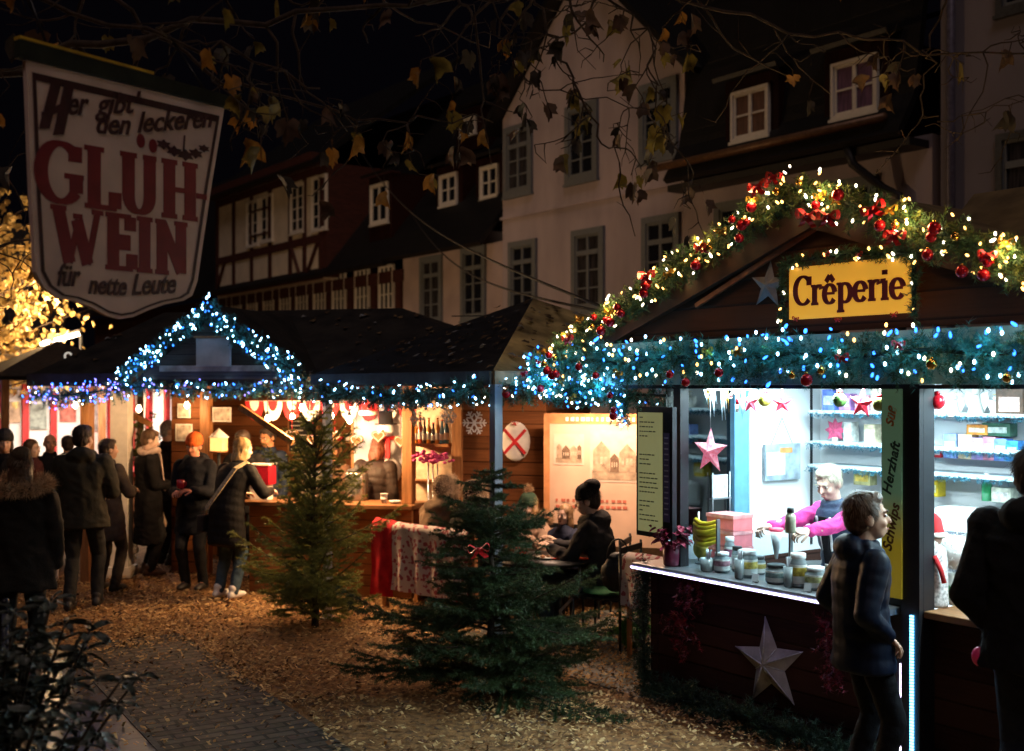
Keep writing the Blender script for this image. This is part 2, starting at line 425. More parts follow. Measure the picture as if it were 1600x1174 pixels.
for i in range(260):                       # dead leaves lying among the chips
    x, y = random.uniform(-5, 3.2), random.uniform(5.8, 13.5)
    if noise.noise(Vector((x * .9, y * .9, 8))) < -.05 and random.random() < .8: continue
    r, a0 = random.uniform(.02, .045), random.uniform(0, 6.28); vs = [(x, y, .03)] + [(x + r * (1 if k % 2 else .55) * math.cos(a0 + k * PI / 5), y + r * (1 if k % 2 else .6) * math.sin(a0 + k * PI / 5), .030 + random.uniform(-.008, .02)) for k in range(10)]
    a.add(vs, [(0, 1 + k, 1 + (k + 1) % 10) for k in range(10)], dl)
tag(a.build("wood_chips"), "wood chips, bark and dead leaves scattered over the ground between the stalls", "wood chips", kind="stuff")

# ================================================================== BUILDINGS (one straight row behind the stalls)
BF = frame(1.63, 24.4, 0, -54.2)
plaster = mat("cream plaster", (.42, .355, .385), rough=.9, var=.22, scale=.9, stretch=(1.4, 1, .45), bump=.25, bscale=30)
plaster_l = mat("pinkish plaster", (.44, .345, .33), rough=.9, var=.2, scale=1.0, bump=.15, bscale=30)
plaster_g = mat("grey plaster", (.21, .19, .22), rough=.9, var=.12, scale=.8, bump=.2, bscale=30)
infill = mat("white infill plaster", (.68, .60, .48), rough=.9, var=.12, scale=2)
oxred = mat("oxblood timber", (.060, .017, .012), rough=.7, var=.4, scale=5, stretch=(1, 1, 8))
slate = tiles_mat("dark roof slates", (.005, .004, .0042), w=.3, h=.2, rough=.55, mortar=.3)
hung = planks("dark red hung boards", (.018, .005, .004), axis=0, width=.16, rough=.7)
greyfr = mat("grey painted window surround", (.15, .165, .18), rough=.6, var=.1)
whitefr = mat("white window paint", (.72, .68, .62), rough=.5, var=.08)
pane_m = mat("dark window pane", (.012, .013, .018), rough=.08, var=0, spec=.6)
pane_c = mat("pane with dim curtain", (.035, .032, .035), rough=.15, var=.85, scale=2.5, stretch=(9, 1, .6))
curt = mat("drawn curtain behind pane", (.13, .072, .052), rough=.9, var=.45, scale=3, stretch=(9, 1, 1))
curtv = mat("violet curtain behind pane", (.13, .07, .135), rough=.9, var=.5, scale=3, stretch=(7, 1, 1))
lead = mat("dark gutter metal", (.03, .028, .03), rough=.5, metal=.4, var=.2)
copper = mat("brown gutter", (.16, .085, .045), rough=.45, metal=.3, var=.3)

def window(parent, x, z, wd, h, fr, y=0.0, rows=(1, 3), sash=.05, sur=.12, sm=None, pane=None, cols=2, name="window", sillm=None):
    """window standing 3 cm proud of the wall plane y (facing -y); rows = panes above / below the transom"""
    b = MB(); sm = sm or fr
    if sur:
        b.bx(x - wd / 2 - sur, x - wd / 2, y - .07, y + .02, z - sur, z + h + sur, sm); b.bx(x + wd / 2, x + wd / 2 + sur, y - .07, y + .02, z - sur, z + h + sur, sm)
        b.bx(x - wd / 2, x + wd / 2, y - .07, y + .02, z + h, z + h + sur, sm); b.bx(x - wd / 2 - .03 - sur, x + wd / 2 + .03 + sur, y - .09, y + .02, z - sur - .05, z - sur, sm); b.bx(x - wd / 2, x + wd / 2, y - .07, y + .02, z - sur, z, sm)
    yo = y - .04
    b.bx(x - wd / 2, x - wd / 2 + sash, yo, y - .002, z, z + h, fr); b.bx(x + wd / 2 - sash, x + wd / 2, yo, y - .002, z, z + h, fr)
    b.bx(x - wd / 2 + sash, x + wd / 2 - sash, yo, y - .002, z, z + sash, fr); b.bx(x - wd / 2 + sash, x + wd / 2 - sash, yo, y - .002, z + h - sash, z + h, fr)
    top, bot = rows; tz = z + h * (bot / (top + bot)) if top else z + h
    for c in range(1, cols): b.bx(x - wd / 2 + wd * c / cols - .035, x - wd / 2 + wd * c / cols + .035, yo - .004, y - .010, z + sash, z + h - sash, fr)
    if top: b.bx(x - wd / 2 + sash, x + wd / 2 - sash, yo - .012, y - .008, tz - .05, tz + .05, fr)
    for q in range(1, bot): b.bx(x - wd / 2 + sash, x + wd / 2 - sash, yo + .004, y - .012, z + (tz - z) * q / bot - .016, z + (tz - z) * q / bot + .016, fr)
    if pane is None and random.random() < .42: pane = pane_c
    o = b.build(name, parent)
    p = MB(); p.bx(x - wd / 2 + .01, x + wd / 2 - .01, y - .014, y - .004, z + .01, z + h - .01, pane or pane_m); p.build("pane", o)
    return o

def bpx(px, py, y=0.0): return onplane(BF, px, py, y)
def winpx(parent, px, py0, py1, wd, fr, y=0., **k):
    """window whose centre line, head and sill were measured in the photo; built at its true place on the facade"""
    t = bpx(px, py0, y); b = bpx(px, py1, y)
    return window(parent, t.x, b.z, wd, t.z - b.z, fr, y, **k)

# ---- plastered house with the big gabled dormer
H1 = thing_at(BF, (0, 0, 0), "plastered_house", "pale plastered house with tall steep gable and grey framed windows behind the crepe stall", "house")
b = MB()
b.bx(-7.74, -3.16, 0, 8, 0, 5.62, plaster_l); b.bx(-3.156, 2.87, 0, 8, 0, 8.45, plaster); b.bx(2.874, 8.25, .004, 8, 0, 6.1, plaster)
b.prism([(-3.156, 8.452), (2.87, 8.452), (-.145, 11.3)], 0, 6, plaster)
b.bx(-3.2, 2.9, -.05, -.002, 4.05 + 2.05, 6.16, plaster)          # string course
b.build("wall", H1)
def slab_roof(mb, e0, e1, r1, r0, th, m):
    """a roof plane with thickness: eave points e0, e1 and ridge points r1, r0"""
    e0, e1, r0, r1 = map(Vector, (e0, e1, r0, r1)); nn = (e1 - e0).cross(r0 - e0).normalized() * th
    if nn.z < 0: nn = -nn
    vs = [e0, e1, r1, r0, e0 + nn, e1 + nn, r1 + nn, r0 + nn]
    mb.add(vs, [(3, 2, 1, 0), (4, 5, 6, 7), (0, 1, 5, 4), (1, 2, 6, 5), (2, 3, 7, 6), (3, 0, 4, 7)], m)
b = MB()
slab_roof(b, (-7.9, -.5, 5.5), (-3.3, -.5, 5.5), (-3.3, 4, 11), (-7.9, 4, 11), .12, slate)
slab_roof(b, (2.95, -.55, 6.02), (8.1, -.55, 6.02), (8.1, -.12, 6.7), (2.95, -.12, 6.7), .12, slate); slab_roof(b, (2.95, -.12, 6.70), (8.1, -.12, 6.70), (8.1, .9, 13), (2.95, .9, 13), .12, slate)
slab_roof(b, (-3.55, -.35, 8.12), (-3.55, 6, 8.12), (-.145, 6, 11.36), (-.145, -.35, 11.36), .12, slate)
slab_roof(b, (3.27, -.35, 8.12), (3.27, 6, 8.12), (-.145, 6, 11.36), (-.145, -.35, 11.36), .12, slate)
b.bx(2.92, 8.2, -.5, .0, 5.88, 6.0, lead)
b.build("roof", H1)
b = MB()
b.tube([(2.7, -.62, 6.34), (7.85, -.62, 6.34)], .075, copper); 
b.build("gutter", H1)
b = MB(); b.tube([(7.1, -.55, 6.0), (7.15, -.5, 5.75), (7.5, -.2, 5.35), (7.75, -.12, 5.2), (7.8, -.12, 4.8), (7.8, -.12, 0)], .07, lead); b.build("downpipe", H1)
for px, a_, c_ in ((675, 408, 499), (741, 394, 493), (818, 385, 483), (920, 367, 478), (1034, 347, 470), (1152, 324, 450), (1330, 292, 400)):
    winpx(H1, px, a_, c_, .80, greyfr, rows=(1, 3), sur=.13)
for px, a_, c_ in ((811, 205, 296), (910, 172, 274), (1030, 138, 240)):
    winpx(H1, px, a_, c_, .80, greyfr, rows=(1, 3), sur=.14)
# dormers in the right hand roof
def dormer(parent, px, py0, py1, y, wd, fr, pane, label=None, halfw=.62, z0=None):
    t = bpx(px, py0, y); q = bpx(px, py1, y)
    d = MB(); d.bx(t.x - halfw, t.x + halfw, y + .002, y + 2.2, q.z - .5, t.z + .28, hung)
    slab_roof(d, (t.x - halfw - .12, y - .2, t.z + .26), (t.x + halfw + .12, y - .2, t.z + .26), (t.x + halfw + .12, y + 2.6, t.z + 1.3), (t.x - halfw - .12, y + 2.6, t.z + 1.3), .08, slate)
    o = d.build("dormer", parent)
    b = MB(); window(o, t.x, q.z, wd, t.z - q.z, fr, y, rows=(0, 2), sur=.05, pane=pane, sm=whitefr, name="dormer_window")
    return o
dormer(H1, 1174, 143, 213, -.30, .78, whitefr, curt)
dormer(H1, 1337, 97, 176, -.30, .80, whitefr, curtv)
dormer(H1, 702, 275, 318, .5, .72, whitefr, pane_m)
dormer(H1, 766, 262, 308, .5, .66, whitefr, pane_m)
dormer(H1, 733, 186, 208, 1.6, .62, whitefr, pane_m)

# ---- half-timbered house
H2 = thing_at(BF, (0, 0, 0), "half_timbered_house", "red and cream half-timbered house with a long row of white windows behind the market hut", "house")
b = MB()
b.bx(-36, -7.76, .02, 8, 0, 5.35, mat("dark brown render", (.12, .05, .035), rough=.85, var=.3, scale=2))  # lower wall in plain dark brown
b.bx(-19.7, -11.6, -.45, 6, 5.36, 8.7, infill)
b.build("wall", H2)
b = MB()
slab_roof(b, (-36, -.5, 5.4), (-7.8, -.5, 5.4), (-7.8, 4.5, 11.5), (-36, 4.5, 11.5), .14, slate)
slab_roof(b, (-20.2, -.95, 8.55), (-11.1, -.95, 8.55), (-11.1, 4.2, 12.4), (-20.2, 4.2, 12.4), .14, slate)
b.build("roof", H2)
b = MB()
y = -.49
for t in (-19.66, -18.2, -16.7, -15.25, -13.75, -12.75, -11.68): b.bx(t - .11, t + .11, y, y + .06, 5.40, 8.6, oxred)
for z in (5.48, 6.55, 8.55): b.bx(-19.76, -11.56, y - .004, y + .05, z - .12, z + .12, oxred)
b.bar((-19.6, y + .02, 5.6), (-18.9, y + .02, 6.5), .05, .16, oxred, up=(0, 1, 0)); b.bar((-13.6, y + .02, 6.45), (-13.05, y + .02, 5.6), .05, .16, oxred, up=(0, 1, 0)); b.bar((-11.8, y + .02, 6.45), (-12.5, y + .02, 5.6), .05, .16, oxred, up=(0, 1, 0))
b.bar((-16.6, y + .02, 7.9), (-15.35, y + .02, 7.9), .05, .14, oxred, up=(0, 1, 0)); b.bar((-16.6, y + .02, 7.1), (-15.35, y + .02, 7.1), .05, .14, oxred, up=(0, 1, 0))
b.bx(-20, -11.3, -.98, -.4, 8.72, 8.95, oxred)
b.bx(-36, -7.7, -.06, .015, 5.02, 5.34, oxred); b.bx(-36, -7.7, -.05, .015, 3.2, 3.5, oxred)
for px in (341, 360, 383, 408, 434, 460, 487, 515, 548, 585, 624): t = bpx(px, 470).x; b.bx(t - .14, t + .14, -.055, .016, 3.5, 5.0, oxred)
b.bx(-11.58, -11.3, -.47, 2, 5.4, 8.7, oxred)
b.build("timber_frame", H2)
for px in (350, 371, 395, 421, 447, 473, 501, 531, 567, 605):
    winpx(H2, px, 447 - (px - 350) * .122, 520 - (px - 350) * .06, .72, whitefr, rows=(0, 4), sur=.03, cols=3)
for px, a_, c_ in ((396, 316, 383), (418, 307, 376), (466, 290, 362), (500, 277, 358)):
    winpx(H2, px, a_, c_, .85, whitefr, y=-.45, rows=(0, 4), sur=.04, cols=2)
dormer(H2, 594, 290, 347, .0, .85, whitefr, pane_m)
winpx(H2, 347, 358, 400, .6, whitefr, y=-.05, rows=(0, 3), sur=.03)

# ---- grey house at the right edge
H3 = thing_at(BF, (0, 0, 0), "corner_house", "tall flat grey plastered house with large dark windows at the right edge", "house")
t0 = bpx(1470, 200, -.3).x
b = MB(); b.bx(t0, t0 + 9, -.3, 8, 0, 13, plaster_g); b.bx(t0 - .32, t0 - .02, .3, 8, 0, 13, mat("dark gap shade", (.02, .015, .014), rough=.9)); b.build("wall", H3)  # dark strip stands in for the shade of the gap between houses
b = MB(); slab_roof(b, (t0 - .3, -.9, 12.8), (t0 + 9, -.9, 12.8), (t0 + 9, 4, 17), (t0 - .3, 4, 17), .15, slate); b.build("roof", H3)
b = MB(); b.tube([(t0 + .22, -.38, 12.8), (t0 + .22, -.38, 0)], .065, mat("violet grey downpipe", (.13, .12, .17), rough=.5, metal=.3)); b.build("downpipe", H3)
for z0, z1, px in ((15, -120, 1600), (340, 222, 1600)):
    q = bpx(1562, z0, -.3); t = bpx(1562, z1, -.3); window(H3, q.x + .62, q.z, 1.1, t.z - q.z, greyfr, -.3, rows=(1, 2), sur=.1, sm=mat("dark window reveal", (.06, .065, .07), rough=.6))

# ---- house far to the left behind the yellow tree
H4 = thing("end_house", "lamplit gabled house end beyond the yellow tree at the far left", "house", (-14.2, 27, 0), 12)
b = MB(); b.bx(-5, 3.2, 0, 6, 0, 3.05, mat("warm lit render", (.55, .42, .28), rough=.9, var=.2, scale=2)); b.bx(-5.1, 3.4, -.25, -.003, 2.95, 3.15, whitefr); b.build("wall", H4)
b = MB(); slab_roof(b, (-5.2, -.5, 3.16), (3.5, -.5, 3.16), (3.5, 3, 6.4), (-5.2, 3, 6.4), .12, slate); b.build("roof", H4)
for x in (-2.2, .6): window(H4, x, 1.0, .9, 1.3, whitefr, 0, rows=(0, 3), sur=.08, pane=mat("lit window pane", (.9, .6, .3), emit=2.0, ecol=(1, .62, .28), var=.2, scale=3))
# ================================================================== shared decorations
fir_g = mat("fir garland green", (.035, .085, .030), rough=.6, var=.5, scale=9)
fir_d = mat("dark fir green", (.018, .045, .024), rough=.6, var=.5, scale=9)
tin_b = mat("blue tinsel green", (.05, .27, .23), rough=.35, var=.4, scale=20)
wire_m = mat("dark garland wire", (.012, .02, .012), rough=.8)
red_g = mat("red glitter", (.60, .010, .018), rough=.35, var=.5, scale=60, spec=.8)
gold_g = mat("gold ribbon", (.60, .33, .05), rough=.3, metal=.7, var=.4, scale=30)
red_ball = mat("red bauble", (.45, .01, .02), rough=.12, metal=.4, var=.1)
gold_ball = mat("gold bauble", (.7, .4, .08), rough=.15, metal=.9, var=.1)
silver = mat("silver glitter", (.45, .45, .48), rough=.35, metal=.5, var=.35, scale=40)
def bulb_mat(n, c, e): return mat(n, c, emit=e, ecol=c, var=0)
B_WARM = bulb_mat("warm fairy bulb", (1, .50, .13), 6); B_WHITE = bulb_mat("white fairy bulb", (1, .86, .62), 9)
B_BLUE = bulb_mat("blue fairy bulb", (.03, .20, 1), 5); B_ICE = bulb_mat("ice blue fairy bulb", (.34, .68, 1), 13); B_VIO = bulb_mat("violet fairy bulb", (.20, .18, 1), 5)
B_RED = bulb_mat("red fairy bulb", (1, .06, .04), 14)
_bulbs = {}
def bulb(m, loc, parent, s=1.0):
    if m.name not in _bulbs:
        b = MB(); b.lathe([(.002, -.012), (.0075, -.008), (.009, 0), (.007, .009), (.002, .014)], m, n=6)
        o = b.build("bulb"); _bulbs[m.name] = o.data; bpy.data.objects.remove(o)
    o = bpy.data.objects.new("bulb", _bulbs[m.name]); COL.objects.link(o); o.parent = parent; o.location = loc
    o.rotation_euler = (random.uniform(-1, 1), random.uniform(-1, 1), 0); s *= .74; o.scale = (s, s, s * random.uniform(.9, 1.5)); return o
def bow(parent, loc, s=1.0, m=None, deg=0):
    m = m or red_g; b = MB()
    for sx in (-1, 1):
        ring = [Vector((sx * (.02 + .11 * math.sin(PI * i / 10) ** .8 * (1 if i < 11 else 1)), .0, .055 * math.sin(2 * PI * i / 10) + .02 * i / 10)) for i in range(11)]
        for i in range(10):
            p, q = ring[i], ring[i + 1]; d = V(0, .032, 0)
            b.add([p - d, q - d, q + d, p + d], [(0, 1, 2, 3)], m, True)
        pts = [V(sx * .01, -.01, 0), V(sx * .04, -.02, -.06), V(sx * .06, 0, -.085), V(sx * .085, -.01, -.11)]
        for p, q in zip(pts, pts[1:]): d = V(.028, .006, .008); b.add([p - d, q - d, q + d, p + d], [(0, 1, 2, 3)], m, True)
    b.ball((0, -.012, 0), (.026, .024, .024), m, 8, 5)
    for i in range(len(b.v)): b.v[i] = tuple(Vector(b.v[i]) * s * .52)
    b.M = Matrix.Identity(4); o = b.build("bow", parent); o.location = loc; o.rotation_euler = (random.uniform(-.3, .3), random.uniform(-.3, .3), R(deg)); return o
def bauble(parent, loc, r, m):
    b = MB(); b.ball((0, 0, 0), r, m, 14, 9); b.cyl((0, 0, r * .95), (0, 0, r * 1.25), r * .25, r * .25, gold_ball, 8)
    o = b.build("bauble", parent); o.location = loc; return o
def polyline(pts, step=.02):
    pts = [Vector(p) for p in pts]; out = []
    for p, q in zip(pts, pts[1:]):
        k = max(1, int((q - p).length / step)); out += [p.lerp(q, i / k) for i in range(k)]
    return out + [pts[-1]]
def garland(F, pts, label, rad=.13, dens=130, ndl=.035, m=None, mats=None, bulbs=(), baubles=(), bows=(), golds=0, group=None, flat=.75, needle_n=330, wd=.005, bs=1.0, origin=None, front=.0, tagname="garland", glow=None):
    """fir garland along local points of F; parts: sprays, wire, every bulb, bauble and bow"""
    pts = [Vector(p) for p in pts]; o0 = Vector(origin) if origin else pts[0].copy()
    t = thing_at(F, o0, tagname, label, "garland", group=group)
    line = polyline([p - o0 for p in pts], .02); L = .02 * len(line); segs = []
    for i in range(int(L * dens)):
        c = random.choice(line); a = random.uniform(0, 2 * PI); d = Vector((random.gauss(0, .5), math.cos(a) * flat, math.sin(a))).normalized()
        segs.append((c + d * rad * .1, c + d * rad * random.uniform(.55, 1.1) - V(0, 0, random.uniform(0, rad * .3))))
    mats = mats or [m or fir_g]
    k = len(mats); b = MB()
    for j in range(k):
        va, fa = needles(segs[j::k], needle_n, ndl, wd); b.raw(va, fa, mats[j])
    b.build("fir_sprays", t)
    b = MB(); b.tube(line[::4] + [line[-1]], .012, wire_m, 5); b.build("wire", t)
    n_ind = 0; extra = MB()
    for (mm, cnt) in bulbs:
        for i in range(cnt):
            c = random.choice(line); a = random.uniform(0, 2 * PI); r = rad * random.uniform(.55, 1.12)
            q = c + Vector((random.uniform(-.02, .02), -abs(math.cos(a)) * r * flat - front, math.sin(a) * r))
            if n_ind < 98: bulb(mm, q, t, bs * random.uniform(.75, 1.25)); n_ind += 1
            else: extra.ball(q, (.007 * bs, .007 * bs, .010 * bs), mm, 6, 4)
    if extra.v: e = extra.build("bulb", t); e["kind"] = "stuff"
    if glow:                                    # the light the many bulbs give together, as small lamps inside the garland
        n_g = max(2, int(L / .45))
        for i in range(n_g): lamp("garland_light", 'POINT', line[int((i + .5) / n_g * (len(line) - 1))] + V(0, -rad * .9, rad * .3), glow[0] * L / n_g, glow[1], .05, parent=t)
    for (mm, cnt, r0) in baubles:
        for i in range(cnt):
            c = random.choice(line); bauble(t, c + V(0, -rad * .8, random.uniform(-rad, rad * .4)), r0 * random.uniform(.8, 1.2), mm)
    for q in bows: bow(t, Vector(q[:3]) - o0, q[3] if len(q) > 3 else 1.0)
    for i in range(golds):
        c = random.choice(line); bow(t, c + V(0, -rad * .75, random.uniform(-rad * .5, rad * .7)), .6, gold_g)
    return t
def star_mb(mb, Rr, m, c=(0, 0, 0), rot=0, depth=.3, inner=.42, n=5):
    ro = [(Rr * (1 if i % 2 == 0 else inner) * math.sin(PI * i / n + rot), Rr * (1 if i % 2 == 0 else inner) * math.cos(PI * i / n + rot)) for i in range(2 * n)]
    vs = [(c[0] + x, c[1], c[2] + z) for x, z in ro] + [(c[0], c[1] - Rr * depth, c[2]), (c[0], c[1] + Rr * depth * .3, c[2])]
    k = 2 * n; mb.add(vs, [(i, k, (i + 1) % k) for i in range(k)] + [((i + 1) % k, k + 1, i) for i in range(k)], m)
def star(F, loc, Rr, m, label, rot=0, depth=.3, cord=0., deg=0, name="star_ornament", inner=.42, ribs=None, group=None):
    t = thing_at(F, loc, name, label, "star", deg, group)
    b = MB(); star_mb(b, Rr, m, rot=rot, depth=depth, inner=inner); b.build("star_body", t)
    if ribs:
        b = MB()
        for i in range(10):
            rr = Rr * (1 if i % 2 == 0 else inner); x, z = rr * math.sin(PI * i / 5 + rot), rr * math.cos(PI * i / 5 + rot)
            b.tube([(0, -Rr * depth - .003, 0), (x, -.003, z)], [.006, .003], ribs, 5)
        b.build("rib", t)
    if cord: b = MB(); b.tube([(0, 0, Rr * .98), (0, 0, Rr + cord)], .002, mat("hanging thread", (.5, .5, .5)), 4); b.build("cord", t)
    return t

# ================================================================== CREPERIE STALL
CR = frame(1.03, 8.25, 0, -54.2)
wood_b = planks("dark brown stall boards", (.036, .014, .010), axis=2, width=.145, rough=.55)
wood_g = planks("gable boards", (.06, .020, .010), axis=2, width=.15, rough=.55)
black_f = mat("black powder coated frame", (.012, .012, .015), rough=.35, var=.1)
white_w = mat("white wall panel", (.80, .83, .85), rough=.5, var=.04, scale=2)
pale_w = mat("pale blue wall panel", (.62, .74, .80), rough=.45, var=.05, scale=2)
blue_f = mat("blue door frame", (.12, .30, .46), rough=.4, var=.1)
steel = mat("brushed counter steel", (.45, .47, .50), rough=.28, metal=.8, var=.1, stretch=(1, 12, 1))
counterwood = mat("oiled counter wood", (.24, .11, .045), rough=.4, var=.4, scale=5, stretch=(1, 8, 1))
roof_f = mat("tan roofing felt", (.17, .12, .06), rough=.85, var=.35, scale=6, bump=.5)
roof_k = mat("black roofing felt", (.013, .011, .012), rough=.8, var=.6, scale=4, bump=.8, col2=(.032, .026, .022))
def litter(parent, p, q, r, n, up=.06):
    """dead leaves and twigs lying on a roof slope p-q-r, part of that roof"""
    p, q, r = Vector(p), Vector(q), Vector(r); nn = (q - p).cross(r - p).normalized(); nn = nn if nn.z > 0 else -nn; e1 = (q - p).normalized(); e2 = nn.cross(e1); b = MB()
    ms = [mat("roof leaf tan", (.15, .095, .045), rough=.8, var=.5), mat("roof leaf brown", (.07, .04, .02), rough=.8, var=.5), mat("roof frost patch", (.20, .20, .20), rough=.8, var=.3)]
    for i in range(n):
        u, v = random.random(), random.random() ** .8
        if u + v > 1: u, v = 1 - u, 1 - v
        c = p + (q - p) * u + (r - p) * v + nn * (up + random.uniform(.004, .02)); s = random.uniform(.015, .05); a0 = random.uniform(0, 6.28)
        ring = [c + (e1 * math.cos(a0 + k * PI / 3) + e2 * math.sin(a0 + k * PI / 3)) * s * (1 if k % 2 else .5) + nn * random.uniform(0, .012) for k in range(6)]
        b.add([c] + ring, [(0, 1 + k, 1 + (k + 1) % 6) for k in range(6)], random.choices(ms, (4, 5, 2))[0])
    o = b.build("leaf_litter", parent); o["kind"] = "stuff"; return o
floor_m = mat("stall floor boards", (.16, .14, .12), rough=.7)
led_w = mat("led strip violet white", (.95, .80, 1), emit=9, ecol=(.80, .70, 1.0), var=0)
led_b = mat("led strip blue", (.1, .45, 1), emit=9, ecol=(.12, .55, 1), var=0)
led_p = mat("led ceiling panel", (1, 1, 1), emit=5, ecol=(.82, .95, 1), var=0)

S = thing_at(CR, (0, 0, 0), "crepe_stall", "wooden creperie hut with lit serving windows, dark boarded front and decorated gable", "market stall")
W1 = 4.6; D = 1.8
b = MB()
b.bx(0, 2.05, 0, .05, .0, .90, wood_b); b.build("front_panel", S)
b = MB(); b.bx(2.10, W1, .1, .15, 0, .90, wood_b); b.build("front_panel", S)
b = MB(); b.bx(-.03, .03, -.02, .049, 0, .905, wood_b); b.build("corner_post", S); b = MB(); b.bx(0, .05, .052, D, 0, .9, wood_b); b.build("side_panel", S); b = MB(); b.bx(W1 - .05, W1, .152, D, 0, 2.4, wood_b); b.build("side_panel", S)
b = MB(); b.bx(-.10, 2.06, -.14, .42, .905, .945, steel); b.build("counter", S, bevel=.006)
b = MB(); b.bx(2.205, W1, -.02, .46, .905, .945, counterwood); b.build("counter", S, bevel=.006)
b = MB(); b.bx(-.06, W1 - .06, .06, D - .06, .0, .08, floor_m); b.build("floor_boards", S)
# frame posts and lintel
b = MB(); b.bx(.19, .26, -.01, .07, .946, 2.24, black_f); b.build("post", S)
b = MB(); b.bx(1.92, 2.20, -.01, .09, .0, 2.24, black_f); b.build("post", S); b = MB(); b.bx(2.08, 2.2, -.05, -.012, 0, 2.24, black_f); b.build("corner_strip", S)
b = MB(); b.bx(0, W1, -.012, .08, 2.243, 2.42, black_f); b.build("lintel", S)
# inside walls: side wall with a window to the dark garden side, then white panels
b = MB()
b.bx(.0, .04, .08, .74, .905, 1.12, pale_w); b.bx(.0, .04, 1.02, D, .905, 2.4, white_w); b.bx(.0, .04, .08, .74, 2.25, 2.4, pale_w)
b.bx(.04, W1 - .05, D - .05, D, .08, 2.4, white_w); b.build("inner_wall", S)
b = MB(); b.bx(.0, .06, .745, .90, .905, 2.4, blue_f); b.build("door_frame", S)
b = MB(); b.bx(.0, .065, .905, 1.015, .905, 2.4, white_w); b.build("door_frame", S)
b = MB(); b.bx(.045, .055, 1.62, 1.64, .95, 2.35, black_f); b.build("panel_joint", S)
b = MB(); b.bx(.015, .02, .08, .74, 1.12, 2.25, glass_mat('night darkened glass', .2, (.10, .14, .12))); b.build("side_pane", S)  # tint darkens the pane to imitate the dark outside
b = MB(); b.bx(.0, W1, .08, D, 2.42, 2.46, white_w); b.build("ceiling_board", S)
b = MB(); b.bx(.5, 1.6, .55, .75, 2.395, 2.418, led_p); b.build("ceiling_lamp", S)
b = MB(); b.bx(2.4, 3.6, .55, .75, 2.395, 2.418, led_p); b.build("ceiling_lamp", S)
for x, e in ((1.05, 98), (3.0, 98)):
    l = lamp("stall_light", 'AREA', (x, .85, 2.38), e, (.64, .93, 1), 1.3, parent=S, sizey=.7); l.rotation_euler = (R(-8), 0, 0)
for x0, x1 in ((.3, 1.88), (2.25, 4.3)):  # unseen tubes added to light the counter goods from the front
    b = MB(); b.bx(x0, x1, .085, .125, 2.20, 2.235, white_w); o = b.build("added_window_lamp", S); b = MB(); b.bx(x0 + .02, x1 - .02, .092, .118, 2.190, 2.1995, led_p); b.build("tube", o)
    l = lamp("added_window_light", 'AREA', ((x0 + x1) / 2, .105, 2.185), 30 * (x1 - x0), (.72, .95, 1), x1 - x0 - .1, rot=(R(14), 0, 0), parent=S, sizey=.03)
# shelves on the back wall, tinsel edged
for s0, s1, zs in ((.15, 2.05, (2.02, 1.78, 1.60)), (2.0, 4.5, (1.98, 1.70, 1.42))):
    for z in zs:
        b = MB(); b.bx(s0, s1, D - .33, D - .055, z - .025, z, pale_w); o = b.build("shelf", S)
        segs = []
        for i in range(int((s1 - s0) * 160)):
            x = random.uniform(s0, s1); p = V(x, D - .335, z - .02); segs.append((p, p + V(random.uniform(-.03, .03), -random.uniform(.0, .03), -random.uniform(-.01, .04))))
        va, fa = needles(segs, 260, .02, .004); b = MB(); b.raw(va, fa, mat("teal shelf tinsel", (.03, .16, .24), rough=.3, metal=.4, var=.6, scale=30)); b.build("tinsel_edge", o)
# gable and roofs
gl = lambda px, py: onplane(CR, px, py, -.4)
pk = V(1.74, -.4, 3.30); hs = 2.06; ez = 2.52
b = MB(); b.prism([(pk.x - hs + .12, ez - .0), (pk.x + hs - .12, ez), (pk.x, pk.z - .09)], -.36, -.31, wood_g)
b.build("gable", S)
b = MB()
for sg in (-1, 1):
    b.bar((pk.x, -.40, pk.z - .10), (pk.x + sg * (hs - .05), -.40, ez - .02), .05, .17, mat("verge board", (.06, .022, .012), rough=.5, var=.3))
b.bar((pk.x - .95, -.385, 2.72), (pk.x + .05, -.385, 3.13), .02, .03, mat("rust batten", (.22, .07, .03), rough=.5))
b.build("verge_board", S)
b = MB()
slab_roof(b, (pk.x - hs - .06, -.47, ez - .03), (pk.x - hs - .06, 2.0, ez - .03), (pk.x, 2.0, pk.z), (pk.x, -.47, pk.z), .05, roof_k)
slab_roof(b, (pk.x + hs + .06, -.47, ez - .03), (pk.x + hs + .06, 2.0, ez - .03), (pk.x, 2.0, pk.z), (pk.x, -.47, pk.z), .05, roof_f)
slab_roof(b, (2.2, -.30, 2.62), (W1 + .4, -.30, 2.62), (W1 + .4, .9, 3.36), (1.95, .9, 3.36), .05, roof_f)
b.build("roof", S)
# pale fascia with faded lettering above the windows
b = MB(); b.bx(-.10, W1, -.43, -.395, 2.215, 2.50, mat("pale green fascia", (.34, .52, .42), rough=.5, var=.15, scale=3)); b.bx(-.1, W1, -.392, -.015, 2.46, 2.5, wood_g); b.bx(-.12, W1, -.45, -.38, 2.19, 2.212, black_f)
b.build("fascia", S)
# led strips
b = MB(); b.bx(-.10, 2.06, -.155, -.143, .905, .925, mat("led channel", (.5, .48, .6), emit=.35, ecol=(.45, .35, 1), var=0))
for i in range(108): x = -.09 + i * .02; b.bx(x, x + .010, -.162, -.1555, .910, .920, led_w)
b.build("led_strip", S)
b = MB()
for i in range(52): z = .04 + i * .017; b.bx(2.145, 2.165, -.062, -.0515, z, z + .010, led_b)
b.build("led_strip", S)
b = MB()
for i in range(42): z = .04 + i * .014; b.bx(2.055, 2.085, -.028, -.0125, z, z + .009, led_w)
b.build("led_strip", S)
l = lamp("strip_light", 'AREA', (1.0, -.20, .86), .35, (.45, .35, 1), 2.0, parent=S, sizey=.03)

